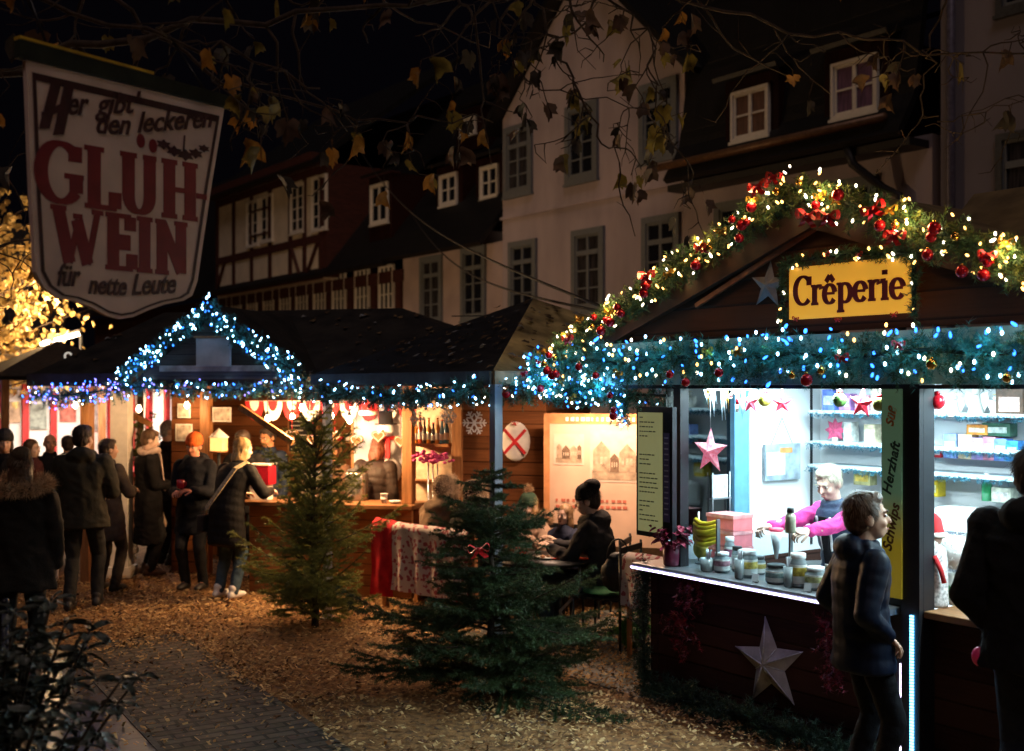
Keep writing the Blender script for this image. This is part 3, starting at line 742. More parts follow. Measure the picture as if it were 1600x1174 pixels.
# glass: short guard along the counter and left serving pane
T = thing_at(CR, (.28, .02, .946), "glass_guard", "clear glass guard standing on the creperie counter in front of the jars", "glass guard")
b = MB(); b.bx(0, .95, 0, .006, 0, .30, glass_mat()); b.build("pane", T)
b = MB(); b.bx(.3, .312, -.01, .02, 0, .36, steel); b.build("post", T); b = MB(); b.bx(.93, .942, -.01, .02, 0, .36, steel); b.build("post", T)

# ---- sign
sg = mat("yellow glowing sign board", (.72, .38, .035), rough=.45, var=.10, scale=3, emit=.55, ecol=(.95, .42, .04))  # glow put into the board in place of an unseen floodlight
sred = mat("dark red sign lettering", (.16, .008, .012), rough=.5, var=.1)
p0 = gl(1238, 500); p1 = gl(1430, 488); p2 = gl(1238, 420)
T = thing_at(CR, (p0.x, -.41, p0.z), "sign", "yellow creperie sign with dark red lettering hung on the decorated gable", "sign")
ww = p1.x - p0.x; hh = p2.z - p0.z
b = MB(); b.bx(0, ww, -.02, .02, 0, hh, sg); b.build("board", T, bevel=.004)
b = MB(); roman(b, "Crêperie", 0, 0, hh * .58, sred, thick=.21, thin=.09, y=0)
xw = max(v[0] for v in b.v)
for i, v in enumerate(b.v): b.v[i] = (v[0] * ww * .92 / xw + ww * .04, v[1] - .024, v[2] + hh * .25)
b.build("lettering", T)

# ---- garlands of the creperie
G = (pk.x, pk.z)
sl = lambda x: pk.z - (pk.z - ez) * abs(x - pk.x) / hs
garland(CR, [(pk.x - hs - .15, -.52, ez - .06), (pk.x - 1.0, -.52, sl(pk.x - 1) + .03), (pk.x - .02, -.52, pk.z + .03)], "thick fir garland with warm bulbs and red bows on the left creperie gable slope", rad=.125, dens=330, mats=[fir_g, fir_g, mat("olive fir", (.09, .11, .02), rough=.6, var=.4)],
        bulbs=((B_WARM, 62), (B_WHITE, 40)), baubles=((red_ball, 16, .028), (gold_ball, 6, .022)), bows=[(pk.x - 1.95, -.64, ez + .02, .8), (pk.x - 1.12, -.66, sl(pk.x - 1.1) + .03, 1.0), (pk.x - .66, -.64, sl(pk.x - .6) - .02, .7), (pk.x - .18, -.66, pk.z + .05, 1.0), (pk.x - .06, -.66, pk.z + .09, .8)], golds=7, group="garlands on the creperie gable", glow=(9.5, (1, .66, .26)))
garland(CR, [(pk.x + .02, -.52, pk.z + .02), (pk.x + .7, -.52, sl(pk.x + .7) + .02), (pk.x + 1.4, -.52, sl(pk.x + 1.4)), (pk.x + 2.1, -.52, ez - .05)], "thick fir garland with warm bulbs and red bows on the right creperie gable slope", rad=.135, dens=330, mats=[fir_g, fir_g, mat("olive fir", (.09, .11, .02))],
        bulbs=((B_WARM, 62), (B_WHITE, 42)), baubles=((red_ball, 16, .028), (gold_ball, 6, .022)), bows=[(pk.x + .18, -.66, pk.z - .16, 1.1), (pk.x + .32, -.66, pk.z - .18, 1.0), (pk.x + .62, -.68, sl(pk.x + .6) + .05, 1.0), (pk.x + .75, -.68, sl(pk.x + .8) - .03, .9), (pk.x + 1.25, -.66, sl(pk.x + 1.2) - .02, .7)], golds=6, group="garlands on the creperie gable", glow=(9.5, (1, .66, .26)))
pts = [(-.85, -.5, 2.33)] + [(-.4 + .3 * i, -.52, 2.375 + .02 * math.sin(i * 2.1)) for i in range(16)]
garland(CR, pts, "long blue lit fir garland with red baubles along the creperie eave", rad=.155, dens=330, mats=[tin_b, fir_g, tin_b], bulbs=((B_BLUE, 110), (B_ICE, 88), (B_WHITE, 34), (B_WARM, 22)), baubles=((red_ball, 12, .03), (gold_ball, 6, .026)),
        bows=[(-.75, -.62, 2.3, .5), (-.55, -.64, 2.38, .4), (2.15, -.66, 2.36, .6), (2.5, -.66, 2.42, .55)], golds=6, flat=.6, bs=1.22, glow=(1.9, (.10, .58, .95)))
garland(CR, [(-.82, -.42, 2.24), (-.45, -.44, 2.16), (-.1, -.42, 2.19), (.12, -.42, 2.14), (.16, -.42, 2.02)], "drooping blue and white lit garland at the left corner of the creperie", rad=.12, dens=300, mats=[tin_b, fir_g], bulbs=((B_BLUE, 46), (B_ICE, 40), (B_WHITE, 12)), baubles=((red_ball, 4, .025),), golds=2, glow=(4, (.14, .58, 1)))
q0 = gl(1232, 505); q1 = gl(1232, 412); q2 = gl(1437, 398); q3 = gl(1437, 490)
garland(CR, [(q0.x, -.45, q0.z), (q1.x, -.45, q1.z), ((q1.x + q2.x) / 2, -.45, q1.z + .015), (q2.x, -.45, q2.z), (q3.x, -.45, q3.z)], "thin fir garland framing the yellow creperie sign", rad=.042, dens=300, m=fir_g, bulbs=((B_WARM, 12), (B_WHITE, 10)),
        bows=[(q0.x + .12, -.48, q0.z + .02, .32), (q0.x + .42, -.48, q0.z + .0, .32), (q3.x - .1, -.48, q3.z + .0, .32), ((q1.x + q2.x) / 2 - .1, -.48, q1.z + .02, .32), ((q1.x + q2.x) / 2 + .12, -.48, q1.z + .0, .3)])
garland(CR, [(.0, -.06, .03), (.7, -.1, .06), (1.4, -.1, .05), (2.0, -.1, .04)], "dark fir branches laid along the foot of the creperie front", rad=.19, dens=330, m=fir_d, ndl=.04)
garland(CR, [(-.06, -.04, .92), (-.08, -.05, .5), (-.06, -.06, .06)], "dark fir garland hanging down the left corner of the creperie front", rad=.12, dens=330, m=fir_d)
# stars
q = onplane(CR, 1203, 1037, -.01)
star(CR, (q.x, -.012, q.z), .30, mat("frosted star shell", (.30, .28, .27), rough=.55, var=.25, scale=12, bump=.3), "big frosted white star mounted on the dark front of the creperie", rot=-.12, depth=.22, ribs=silver)
q = gl(1196, 446)
star(CR, (q.x, -.37, q.z), .15, mat("dim grey star", (.22, .20, .21), rough=.5, var=.3), "dim grey star on the gable left of the yellow sign", rot=.1, depth=.2)
# red tinsel clusters on the front
def tinsel_cluster(px, py, h, wd, label, y=-.03):
    q = onplane(CR, px, py, y); t = thing_at(CR, (q.x, y, q.z), "tinsel_bunch", label, "tinsel")
    segs = []
    for i in range(int(60 * h / .3)):
        a = V(random.gauss(0, wd), random.uniform(-.06, .0), random.uniform(-h / 2, h / 2)); segs.append((a, a + V(random.uniform(-.06, .06), random.uniform(-.04, .01), random.uniform(-.09, .03))))
    va, fa = needles(segs, 300, .03, .006); dkr = mat("dark red tinsel", (.16, .004, .009), rough=.35, var=.7, scale=60, spec=.7); b = MB(); b.raw(va, fa, dkr); b.build("strands", t); bow(t, (0, -.05, h * .28), .8, dkr); return t
tinsel_cluster(1085, 925, .22, .06, "red glitter tinsel bunch, upper of two left of the big front star")
tinsel_cluster(1070, 985, .28, .07, "red glitter tinsel bunch, lower of two left of the big front star")
tinsel_cluster(1303, 1010, .4, .035, "narrow red glitter tinsel hanging right of the big front star")
# menu board hung beside the left window
MBF = (-.10, -.075, 1.14)
T = thing_at(CR, MBF, "menu_board", "tall black framed menu board with greenish price list beside the left window", "menu board")
b = MB(); b.bx(0, .37, -.02, .02, 0, .92, black_f); b.build("frame", T)
b = MB(); b.bx(.022, .272, -.026, -.0205, .035, .88, mat("menu paper with added glow", (.42, .40, .17), rough=.6, var=.12, scale=4, emit=.17, ecol=(.82, .80, .34))); b.bx(.285, .345, -.026, -.0205, .12, .74, mat("violet price strip", (.05, .04, .13), rough=.5)); o = b.build("price_list", T)  # even glow put into the paper, as no lamp reaches it
b = MB(); ink = mat("menu ink", (.05, .05, .03), rough=.7)
for i in range(24):
    z = .84 - i * .033
    x = .04
    if i % 6 != 5:
        while x < .20 and random.random() < .92:
            l_ = random.uniform(.012, .04); b.bx(x, min(x + l_, .24), -.028, -.0262, z, z + .008, ink); x += l_ + .009
for i in range(15): z = .70 - i * .038; b.bx(.296, .335, -.028, -.0262, z, z + .010, mat("price digits", (.25, .25, .35), rough=.6))
b.build("price_lettering", o)
# name board on the middle post
T = thing_at(CR, (1.965, -.055, 1.0), "post_sign", "narrow green to yellow upright sign reading Herzhaft on the middle post", "sign")
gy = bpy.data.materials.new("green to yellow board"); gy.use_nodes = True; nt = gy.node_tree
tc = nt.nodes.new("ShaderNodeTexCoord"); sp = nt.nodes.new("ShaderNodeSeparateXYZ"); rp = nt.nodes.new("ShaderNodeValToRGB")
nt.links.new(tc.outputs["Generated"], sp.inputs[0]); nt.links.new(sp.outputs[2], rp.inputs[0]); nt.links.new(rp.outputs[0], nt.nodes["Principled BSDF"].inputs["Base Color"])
nt.links.new(rp.outputs[0], nt.nodes['Principled BSDF'].inputs['Emission Color']); nt.nodes['Principled BSDF'].inputs['Emission Strength'].default_value = .13  # faint glow put into the board to brighten it
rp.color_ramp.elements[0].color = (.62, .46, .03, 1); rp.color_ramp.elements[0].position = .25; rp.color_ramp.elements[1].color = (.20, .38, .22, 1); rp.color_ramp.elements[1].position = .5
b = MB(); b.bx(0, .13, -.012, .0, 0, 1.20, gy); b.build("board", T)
dk = mat("dark green lettering", (.02, .05, .03), rough=.6); orr = mat("orange lettering", (.65, .16, .03), rough=.6)
for s_, z, mm, sz, sxx in (("Süß", 1.03, orr, .075, 1), ("Herzhaft", .735, dk, .086, 1), ("Schwips", .40, mat("brown lettering", (.12, .05, .01)), .086, 1)):
    o = text(s_, sz, mm, "lettering", T, off=.0018, shear=.25); o.rotation_euler = (0, R(-78), 0); o.location = (.065, -.0145, z)
# ================================================================== MULLED WINE HUT (middle)
HF = frame(-1.33, 12, 0, -15)
wood_l = planks("honey log boards", (.30, .125, .045), axis=2, width=.115, rough=.5, dark=.18, var=.3)
wood_m = planks("warm wall boards", (.15, .055, .02), axis=2, width=.13, rough=.6)
post_w = mat("honey post wood", (.34, .15, .055), rough=.55, var=.35, scale=4, stretch=(8, 8, 1))
beige = mat("canvas white", (.75, .70, .62), rough=.8, var=.08)
hx = lambda px, c=0., py=700: onplane(HF, px, py, c).x
hz = lambda px, py, c=0.: onplane(HF, px, py, c).z
T = thing_at(HF, (0, 0, 0), "mulled_wine_hut", "timber mulled wine hut with black hipped roof and blue lit gable in the middle", "market stall")
xl, xr = -3.6, 1.72
b = MB(); b.bx(-1.55, .30, 0, .06, .0, .93, wood_l); 
b.build("front_panel", T)
b = MB(); b.bx(-1.62, .36, -.16, .38, .94, .985, counterwood); b.build("counter", T, bevel=.006)
for x, z1, y0 in ((hx(635), 2.25, 0), (hx(713), 2.25, 0), (hx(318, .85), 2.25, .85), (-3.6, 2.2, 0)):
    b = MB(); b.bx(x - .055, x + .055, y0 + .01, y0 + .12, .986 if x > -1.6 and x < .36 else 0, z1, post_w); b.build("post", T, bevel=.004)
b = MB(); b.bx(xl, xr, 2.3, 2.36, 0, 2.3, wood_m); b.bx(.30, .36, .07, 2.3, 0, .94, wood_m); b.bx(hx(713) + .055, xr, .05, .10, 0, 2.3, wood_m); b.bx(xr - .05, xr, .1, 2.3, 0, 2.3, wood_m)
b.bx(hx(268, .9), hx(314, .9), .90, .95, .0, 2.25, wood_m); b.bx(-1.55, -1.50, .07, .9, 0, .93, wood_l)
b.build("wall", T)
b = MB(); b.bx(xl, xr, -.1, 2.3, 2.30, 2.34, wood_m); b.build("ceiling_boards", T)
# hipped roof, its eave level with the photographer's eyes
RZ = 3.04; e = 2.28
rx0, rx1 = onplane(HF, 362, 490, 1.1).x, onplane(HF, 628, 498, 1.1).x
b = MB()
A0, A1, B1, B0 = V(xl - .35, -.45, e), V(xr + .1, -.45, e), V(xr + .1, 2.65, e), V(xl - .35, 2.65, e); K0, K1 = V(rx0 - .9, 1.1, RZ), V(rx1, 1.1, RZ)
for sh in (0, .06):
    vs = [p + V(0, 0, sh) for p in (A0, A1, B1, B0, K0, K1)]
    b.add(vs, [(0, 1, 5, 4), (1, 2, 5), (2, 3, 4, 5), (3, 0, 4)], roof_k)
b.bx(xl - .37, xr + .12, -.49, -.455, e - .07, e + .065, mat("dark fascia", (.03, .02, .016), rough=.7))
b.bx(hx(640, -.45), hx(700, -.45), .9, .92, RZ - .06, RZ - .05, roof_k)
b.build("roof", T)
litter(T, A0, A1, K1, 50); litter(T, A0, K1, K0, 24)
# gable porch
gx = hx(333, -.75); gw = .92
gp = onplane(HF, 330, 484, -.75).z
b = MB(); b.prism([(gx - gw, e), (gx + gw, e), (gx, gp - .05)], -.70, -.66, planks("grey gable boards", (.10, .075, .06), axis=2, width=.11))
b.bx(gx - .62, gx + .66, -.74, -.705, 2.36, 2.42, mat("pale weathered batten", (.38, .29, .22), rough=.7))
b.build("gable", T)
b = MB()
slab_roof(b, (gx - gw - .12, -.80, e - .02), (gx - gw - .12, 1.0, e - .02), (gx, 1.0, gp), (gx, -.80, gp), .05, roof_k)
slab_roof(b, (gx + gw + .12, -.80, e - .02), (gx + gw + .12, 1.0, e - .02), (gx, 1.0, gp), (gx, -.80, gp), .05, roof_k)
b.build("porch_roof", T)
for a0, a1, z0, z1, yy in ((375, 458, 636, 692, -.3), (236, 186, 664, 638, .9)):
    p, q = onplane(HF, a0, z0, yy), onplane(HF, a1, z1, yy); b = MB(); b.bar(p, q, .05, .06, post_w); b.build("brace", T)
# blank board on the gable
q0 = onplane(HF, 308, 573, -.78); q1 = onplane(HF, 360, 528, -.78)
L = thing_at(HF, (q0.x, -.78, q0.z), "blank_board", "blank pale board fixed in the blue lit gable", "board")
b = MB(); b.bx(0, q1.x - q0.x, -.02, .02, 0, q1.z - q0.z, mat("weathered pale board", (.42, .40, .38), rough=.7, var=.3, scale=4)); b.build("board", L); b = MB(); b.bx(-.02, q1.x - q0.x + .02, -.03, .03, q1.z - q0.z, q1.z - q0.z + .02, post_w); b.build("trim", L)

# garlands of the hut
BL = ((B_BLUE, 55), (B_ICE, 45))
garland(HF, [(gx - gw - .1, -.86, e + .0), (gx - gw * .5, -.86, (e + gp) / 2 + .02), (gx, -.86, gp + .0)], "blue lit fir garland up the left slope of the small middle gable", rad=.12, dens=260, mats=[tin_b, fir_d, fir_d], bulbs=((B_BLUE, 34), (B_ICE, 62)), bs=1.1, glow=(1.3, (.10, .42, 1)), group="garlands on the middle gable")
garland(HF, [(gx, -.86, gp), (gx + gw * .5, -.86, (e + gp) / 2 + .03), (gx + gw + .12, -.86, e + .02)], "blue lit fir garland down the right slope of the small middle gable", rad=.15, dens=260, mats=[tin_b, fir_d, fir_d], bulbs=((B_BLUE, 36), (B_ICE, 66)), bs=1.1, glow=(1.3, (.10, .42, 1)), group="garlands on the middle gable")
garland(HF, [(xl - .3, -.52, 2.12), (xl + .1, -.55, 2.10), (gx - gw - .15, -.58, 2.20)], "dense violet blue lit garland along the eave left of the small gable", rad=.13, dens=230, mats=[fir_d, tin_b], bulbs=((B_VIO, 60), (B_BLUE, 44), (B_WHITE, 14)), bs=1.1, glow=(1.0, (.16, .28, 1)))
garland(HF, [(gx - gw - .1, -.72, 2.20), (gx, -.74, 2.17), (gx + gw + .1, -.70, 2.19)], "blue lit fir garland under the small middle gable", rad=.10, dens=260, mats=[fir_d, tin_b], bulbs=((B_BLUE, 30), (B_ICE, 26), (B_VIO, 14)), bs=1.1, glow=(1.0, (.16, .28, 1)))
garland(HF, [(gx + gw + .1, -.55, 2.20), (gx + gw + .8, -.55, 2.10), (gx + gw + 1.5, -.55, 2.13), (xr, -.55, 2.12)], "sparsely lit dark fir garland along the eave right of the small gable", rad=.12, dens=260, m=fir_d, bulbs=((B_ICE, 30), (B_WHITE, 18)), bs=1.0, glow=(.5, (.3, .6, 1)))

# warm bare bulbs under the eave
bulb_w = mat("glowing bulb glass", (1, .85, .6), emit=40, ecol=(1, .70, .38), var=0)
sock = mat("black lamp socket", (.02, .02, .02), rough=.5)
for i, (px, py, c, pw) in enumerate(((418, 655, .5, 16), (457, 652, .7, 12), (472, 638, -.1, 24), (518, 652, -.22, 15), (546, 657, -.28, 22), (118, 634, -.3, 5), (217, 640, .1, 3), (697, 633, .5, 7), (292, 634, .7, 4))):
    q = onplane(HF, px, py, c)
    L = thing_at(HF, (q.x, c, q.z), "light_bulb", ["bare glowing bulb between red bunting above the wine counter", "bare glowing bulb second from the left in the wine hut", "brightest bare bulb hanging from the wine hut eave", "bare glowing bulb behind the tip of the taller fir", "bare glowing bulb left of the snowman figure", "bare glowing bulb under the violet garland at the left", "bare glowing bulb beside the white column", "bare glowing bulb over the bottle shelf", "bare glowing bulb above the pinned pictures"][i], "light bulb")
    b = MB(); b.lathe([(.004, -.035), (.022, -.02), (.030, 0), (.024, .022), (.013, .045)], bulb_w, n=10); b.build("glass", L)
    b = MB(); b.cyl((0, 0, .045), (0, 0, .085), .016, .016, sock); b.tube([(0, 0, .085), (0, 0, max(.1, 2.29 - q.z))], .004, sock, 5); b.build("socket", L)
    lamp("bulb_light", 'POINT', (0, 0, -.09), pw * (4.6 if (c < 0 and px > 300) else 1.1), (1, .58, .26), .05, parent=L)

# red and white bunting along the back
rb = mat("red bunting cloth", (.55, .02, .025), rough=.8, var=.25); wb = mat("white bunting cloth", (.8, .76, .7), rough=.8, var=.1)
L = thing_at(HF, (-2.05, .85, 2.04), "bunting", "red and white scalloped bunting across the wine hut", "bunting")
for i in range(9):
    x0 = i * .235; b = MB(); poly = [(x0 + .235 * (.5 - .5 * math.cos(PI * k / 8)), -.23 * math.sin(PI * k / 8)) for k in range(9)]
    b.prism([(x, z) for x, z in poly][::-1], -.004, .004, rb if i % 2 == 0 else wb)
    b.prism([(x0 + .118 + (x - x0 - .118) * .5, z * .5 - .002) for x, z in poly][::-1], -.008, .0, wb if i % 2 == 0 else rb); b.build("pennant", L)
b = MB(); b.tube([(0, 0, .0), (2.12, 0, .0)], .006, beige); b.build("cord", L)

# pictures pinned at the left
photo = mat("faded sepia photograph", (.50, .42, .34), rough=.6, var=.55, scale=16)
for px, py, wd, h, c, lab in ((288, 642, .17, .17, .88, "small framed picture topmost on the left wall of the wine hut"), (288, 676, .22, .20, .88, "sepia photo sheet pinned below the small picture at the wine hut"), (347, 648, .24, .17, .9, "white framed group photo above the little lantern house")):
    q = onplane(HF, px, py, c); L = thing_at(HF, (q.x, c, q.z), "picture", lab, "picture")
    b = MB(); b.bx(-wd / 2, wd / 2, -.012, .0, -h / 2, h / 2, whitefr); b.build("frame", L)
    b = MB(); b.bx(-wd / 2 + .015, wd / 2 - .015, -.016, -.0125, -h / 2 + .015, h / 2 - .015, photo); b.build("print", L)
# little lantern house
q = onplane(HF, 342, 697, .5); L = thing_at(HF, (q.x, .5, q.z - .05), "lantern_house", "little glowing lantern house with white roof behind the orange beanie", "lantern")
b = MB(); b.box((0, 0, .07), (.15, .13, .15), mat("glowing lantern panes", (.8, .4, .12), emit=1.6, ecol=(1, .5, .15), var=.5, scale=14)); b.build("glass_body", L)
b = MB(); b.lathe([(.13, .146), (.125, .155), (.02, .235), (.004, .25)], whitefr, n=4); b.build("roof", L); b = MB(); b.cyl((0, 0, -1.2), (0, 0, -.005), .02, .02, sock); b.lathe([(.10, -.02), (.10, -.005)], post_w, n=8); b.build("stand", L)
# red cash box and thermos on the counter
q = onplane(HF, 408, 755, .05); L = thing_at(HF, (q.x - .02, .1, .986), "red_box", "dark red box standing on the wine hut counter", "box")
b = MB(); b.bx(-.13, .13, -.09, .09, .16, .37, mat("dark red lacquer", (.28, .008, .02), rough=.35)); b.build("body", L, bevel=.008); b = MB(); b.bx(-.10, .10, -.07, .07, 0, .16, beige); b.build("stand", L); b = MB(); b.bx(-.135, .135, -.095, .095, .37, .385, beige); b.build("lid", L)
# paper cups on counter
cupm = mat("white paper cup", (.82, .80, .76), rough=.5)
for px, lab in ((600, "white paper cup standing upright on the right end of the wine counter"), (617, "low white saucer beside the paper cup")):
    x = hx(px, .05, 785); L = thing_at(HF, (x, .05, .986), "paper_cup" if px == 600 else "saucer", lab, "cup" if px == 600 else "saucer"); b = MB()
    if px == 600: b.lathe([(.028, 0), (.038, .095), (.041, .1), (.036, .1), (.026, .012)], cupm, n=14); b.build("cup_body", L); b = MB(); b.lathe([(.030, .03), (.034, .032), (.036, .065), (.033, .063)], mat("cup sleeve", (.6, .55, .5))); b.build("sleeve", L)
    else: b.lathe([(.03, 0), (.06, .015), (.065, .03), (.055, .026), (.02, .01)], cupm, n=14); b.build("dish", L)
# bright back canvas with snowman figure
q0 = onplane(HF, 553, 710, 1.0); q1 = onplane(HF, 632, 625, 1.0)
L = thing_at(HF, (q0.x, 1.0, q0.z), "canvas_screen", "white canvas screen behind the snowman in the wine hut", "screen")
b = MB(); b.bx(0, q1.x - q0.x, 0, .02, -.2, q1.z - q0.z, mat("bright canvas", (.50, .51, .55), rough=.8, var=.1, scale=3)); b.build("canvas", L); b = MB(); b.bx(-.03, 0, -.01, .03, -1.4, q1.z - q0.z, post_w); b.bx(q1.x - q0.x, q1.x - q0.x + .03, -.01, .03, -1.4, q1.z - q0.z, post_w); b.build("frame", L)
lamp("screen_light", 'AREA', (.25, -.5, .55), 2.5, (.8, .88, 1), .3, rot=(R(50), 0, 0), parent=L)
q = onplane(HF, 603, 700, .85); L = thing_at(HF, (q.x, .85, 1.08), "snowman", "white snowman figure with black top hat inside the wine hut", "figure")
sn = mat("snowman plush", (.85, .86, .9), rough=.9, var=.06); b = MB(); b.ball((0, 0, .17), (.17, .16, .18), sn, 14, 9); b.ball((0, 0, .45), (.13, .12, .13), sn, 14, 9); b.ball((0, -.01, .64), (.095, .09, .095), sn, 14, 9); b.build("body", L)
b = MB(); b.lathe([(.125, .70), (.125, .712), (.085, .715), (.08, .85), (.0, .852)], mat("black felt", (.015, .015, .018), rough=.9), n=16); b.build("hat", L); b = MB(); b.cyl((0, -.09, .63), (0, -.17, .62), .018, .003, mat("carrot orange", (.7, .22, .03))); b.build("nose", L)
b = MB(); b.tube([(.10 * math.cos(a * PI / 8), .09 * math.sin(a * PI / 8) - .005, .55) for a in range(17)], .022, rb); b.bx(.04, .09, -.125, -.10, .33, .55, rb); b.build("scarf", L)
L = thing_at(HF, (hx(575, .55, 690), .55, 2.02), "santa_hat", "red santa hat hanging above the snowman", "hat"); b = MB(); b.lathe([(.085, -.09), (.08, -.06), (.045, .05), (.008, .12)], rb, n=12); b.build("cone", L); b = MB(); b.lathe([(.075, -.13), (.1, -.12), (.1, -.09), (.075, -.08)], wb, n=12); b.build("trim", L); b = MB(); b.ball((0, 0, .13), .03, wb); b.build("pompom", L)
# bottle shelf
S0, S1 = hx(643, .25), hx(706, .25)
L = thing_at(HF, (S0, .25, 0), "bottle_shelf", "wooden shelf unit with bottles between the two honey posts", "shelf")
zz = hz(675, 693, .25)
b = MB(); b.bx(0, S1 - S0, -.12, .14, zz - .03, zz, post_w); b.build("shelf_board", L); b = MB(); b.bx(0, S1 - S0, -.12, .14, zz - .42, zz - .39, post_w); b.build("shelf_board", L); b = MB(); b.bx(0, S1 - S0, .14, .16, .9, 2.2, mat("pale shelf back", (.55, .42, .3), rough=.7)); b.build("back_panel", L); b = MB(); b.bx(0, S1 - S0, -.12, .13, .0, .9, wood_m); b.build("base_cabinet", L)
cols = [((.75, .30, .04), "amber"), ((.55, .10, .03), "reddish brown"), ((.05, .03, .02), "almost black"), ((.80, .33, .05), "orange"), ((.03, .02, .015), "black stubby"), ((.60, .26, .06), "honey brown"), ((.12, .30, .48), "pale blue"), ((.05, .18, .35), "dark blue")]
for i, (c, nm) in enumerate(cols):
    x = .06 + i * (S1 - S0 - .1) / 7.2; h = [.26, .29, .25, .27, .22, .27, .25, .28][i]
    o = thing_at(HF, (S0 + x, .22, zz), "bottle", f"{nm} bottle, {['first', 'second', 'third', 'fourth', 'fifth', 'sixth', 'seventh', 'eighth'][i]} from the left on the wine hut shelf", "bottle", group="bottles on the wine hut shelf")
    b = MB(); b.lathe([(.026, 0), (.028, .01), (.028, h * .55), (.011, h * .75), (.011, h * .96)], mat("bottle " + nm, c, rough=.12, var=.1, spec=.8), n=10); b.build("glass", o)
    b = MB(); b.lathe([(.013, h * .96), (.013, h)], gold_ball if i % 2 else rb, n=8); b.build("cap", o); b = MB(); b.lathe([(.0285, h * .15), (.029, h * .16), (.029, h * .4), (.0285, h * .41)], beige, n=10); b.build("paper_label", o)
# pink flower bunch on metal stand
q = onplane(HF, 675, 715, -.05); L = thing_at(HF, (q.x, -.02, 0), "flower_stand", "magenta flower bunch on thin metal stand in front of bottle shelf", "flowers")
b = MB(); mg = mat("magenta petals", (.55, .06, .22), rough=.7, var=.4, scale=30)
for i in range(90): b.ball((random.gauss(0, .09), random.gauss(0, .04), q.z + random.gauss(0, .025)), (.025, .025, .016), mg, 6, 4)
b.build("blossom", L); b = MB()
for x in (-.05, .0, .05): b.cyl((x, 0, .0), (x, 0, q.z), .008, .008, steel, 6)
b.build("stem", L)
# mugs, urns and boards inside the hut
L = thing_at(HF, (-1.5, 2.16, 1.50), "mug_shelf", "long wall shelf carrying mugs at the back of the wine hut", "shelf"); b = MB(); b.bx(0, 1.9, -.10, .13, 0, .025, post_w); b.build("board", L)
for x in (.1, 1.8): b = MB(); b.bx(x - .015, x + .015, -.06, .13, -.12, -.001, post_w); b.build("bracket", L)
mg_c = [("dark red", (.38, .02, .03)), ("white", (.75, .72, .68)), ("dark blue", (.03, .05, .16))]; protos = {}
for i in range(17):
    nm, c_ = mg_c[(i * 7 + i // 3) % 3]
    if nm not in protos:
        o = thing("mug", f"{nm} mug in the row on the back shelf of the wine hut", "mug", (0, 0, 0), 0, "mugs on the back shelf of the wine hut"); mm_ = mat("glaze " + nm, c_, rough=.25, var=.15); b = MB(); b.lathe([(.03, 0), (.038, .01), (.04, .09), (.036, .09), (.033, .012)], mm_, n=12); b.build("cup_body", o); b = MB(); b.tube([V(.038 + .022 * math.sin(PI * k / 6), 0, .02 + .055 * k / 6) for k in range(7)], .005, mm_, 5); b.build("handle", o); protos[nm] = o
    else: o = copy_tree(protos[nm])
    place(o, HF, (-1.42 + i * .108, 2.14, 1.526), random.uniform(-70, 70))
for x, lab in ((-.95, "steel mulled wine urn with tap, left of two behind the counter"), (-.42, "steel mulled wine urn with tap, right of two behind the counter")):
    o = thing_at(HF, (x, .27, .986), "wine_urn", lab, "urn"); b = MB(); b.lathe([(.12, 0), (.125, .02), (.125, .28), (.11, .31)], mat("polished steel", (.55, .52, .48), rough=.2, metal=.9, var=.1), n=20); b.build("drum", o); b = MB(); b.lathe([(.115, .311), (.10, .33), (.03, .35), (.03, .37), (.01, .38)], sock, n=16); b.build("lid", o); b = MB(); b.cyl((0, -.125, .06), (0, -.17, .06), .012, .012, sock, 8); b.cyl((0, -.165, .06), (0, -.165, .02), .010, .010, sock, 8); b.build("tap", o)
for x, z, w_, h_, lab in ((-2.0, 1.35, .42, .55, "dark chalkboard price list left on the back wall of the wine hut"), (.05, 1.75, .36, .28, "small dark chalkboard right on the back wall of the wine hut")):
    o = thing_at(HF, (x, 2.285, z), "chalkboard", lab, "board"); b = MB(); b.bx(-w_ / 2, w_ / 2, -.015, .0, 0, h_, post_w); b.build("frame", o); b = MB(); b.bx(-w_ / 2 + .025, w_ / 2 - .025, -.019, -.0155, .025, h_ - .025, mat("slate face", (.02, .02, .02), rough=.8)); s_o = b.build("slate", o); b = MB()
    for k in range(int(h_ / .06) - 1): b.bx(-w_ / 2 + .05, -w_ / 2 + .05 + random.uniform(.4, .75) * (w_ - .1), -.021, -.0193, h_ - .08 - k * .06, h_ - .068 - k * .06, mat("chalk", (.6, .58, .54), rough=.9))
    b.build("chalk_writing", s_o)
gb = mat("gingerbread", (.20, .085, .03), rough=.8, var=.3); ice = mat("icing", (.75, .55, .55), rough=.6)
for i in range(6):
    o = thing_at(HF, (-1.35 + i * .26, .62, 1.66 - .05 * (i % 2)), "gingerbread_heart", "gingerbread heart in the row hanging above the wine counter", "gingerbread", group="gingerbread hearts over the wine counter"); b = MB()
    hp_ = [(.075 * math.sin(a) ** 3 * 1.1, .0047 * (13 * math.cos(a) - 5 * math.cos(2 * a) - 2 * math.cos(3 * a) - math.cos(4 * a))) for a in [2 * PI * k / 24 for k in range(24)]]; b.prism(hp_, -.008, .008, gb); b.build("heart", o); b = MB(); b.tube([V(x * .78, -.0095, z * .78) for x, z in hp_ + hp_[:1]], .004, ice, 5); b.build("icing", o); b = MB(); b.tube([V(0, 0, .05), V(0, 0, .60)], .002, rb, 4); b.build("ribbon", o)
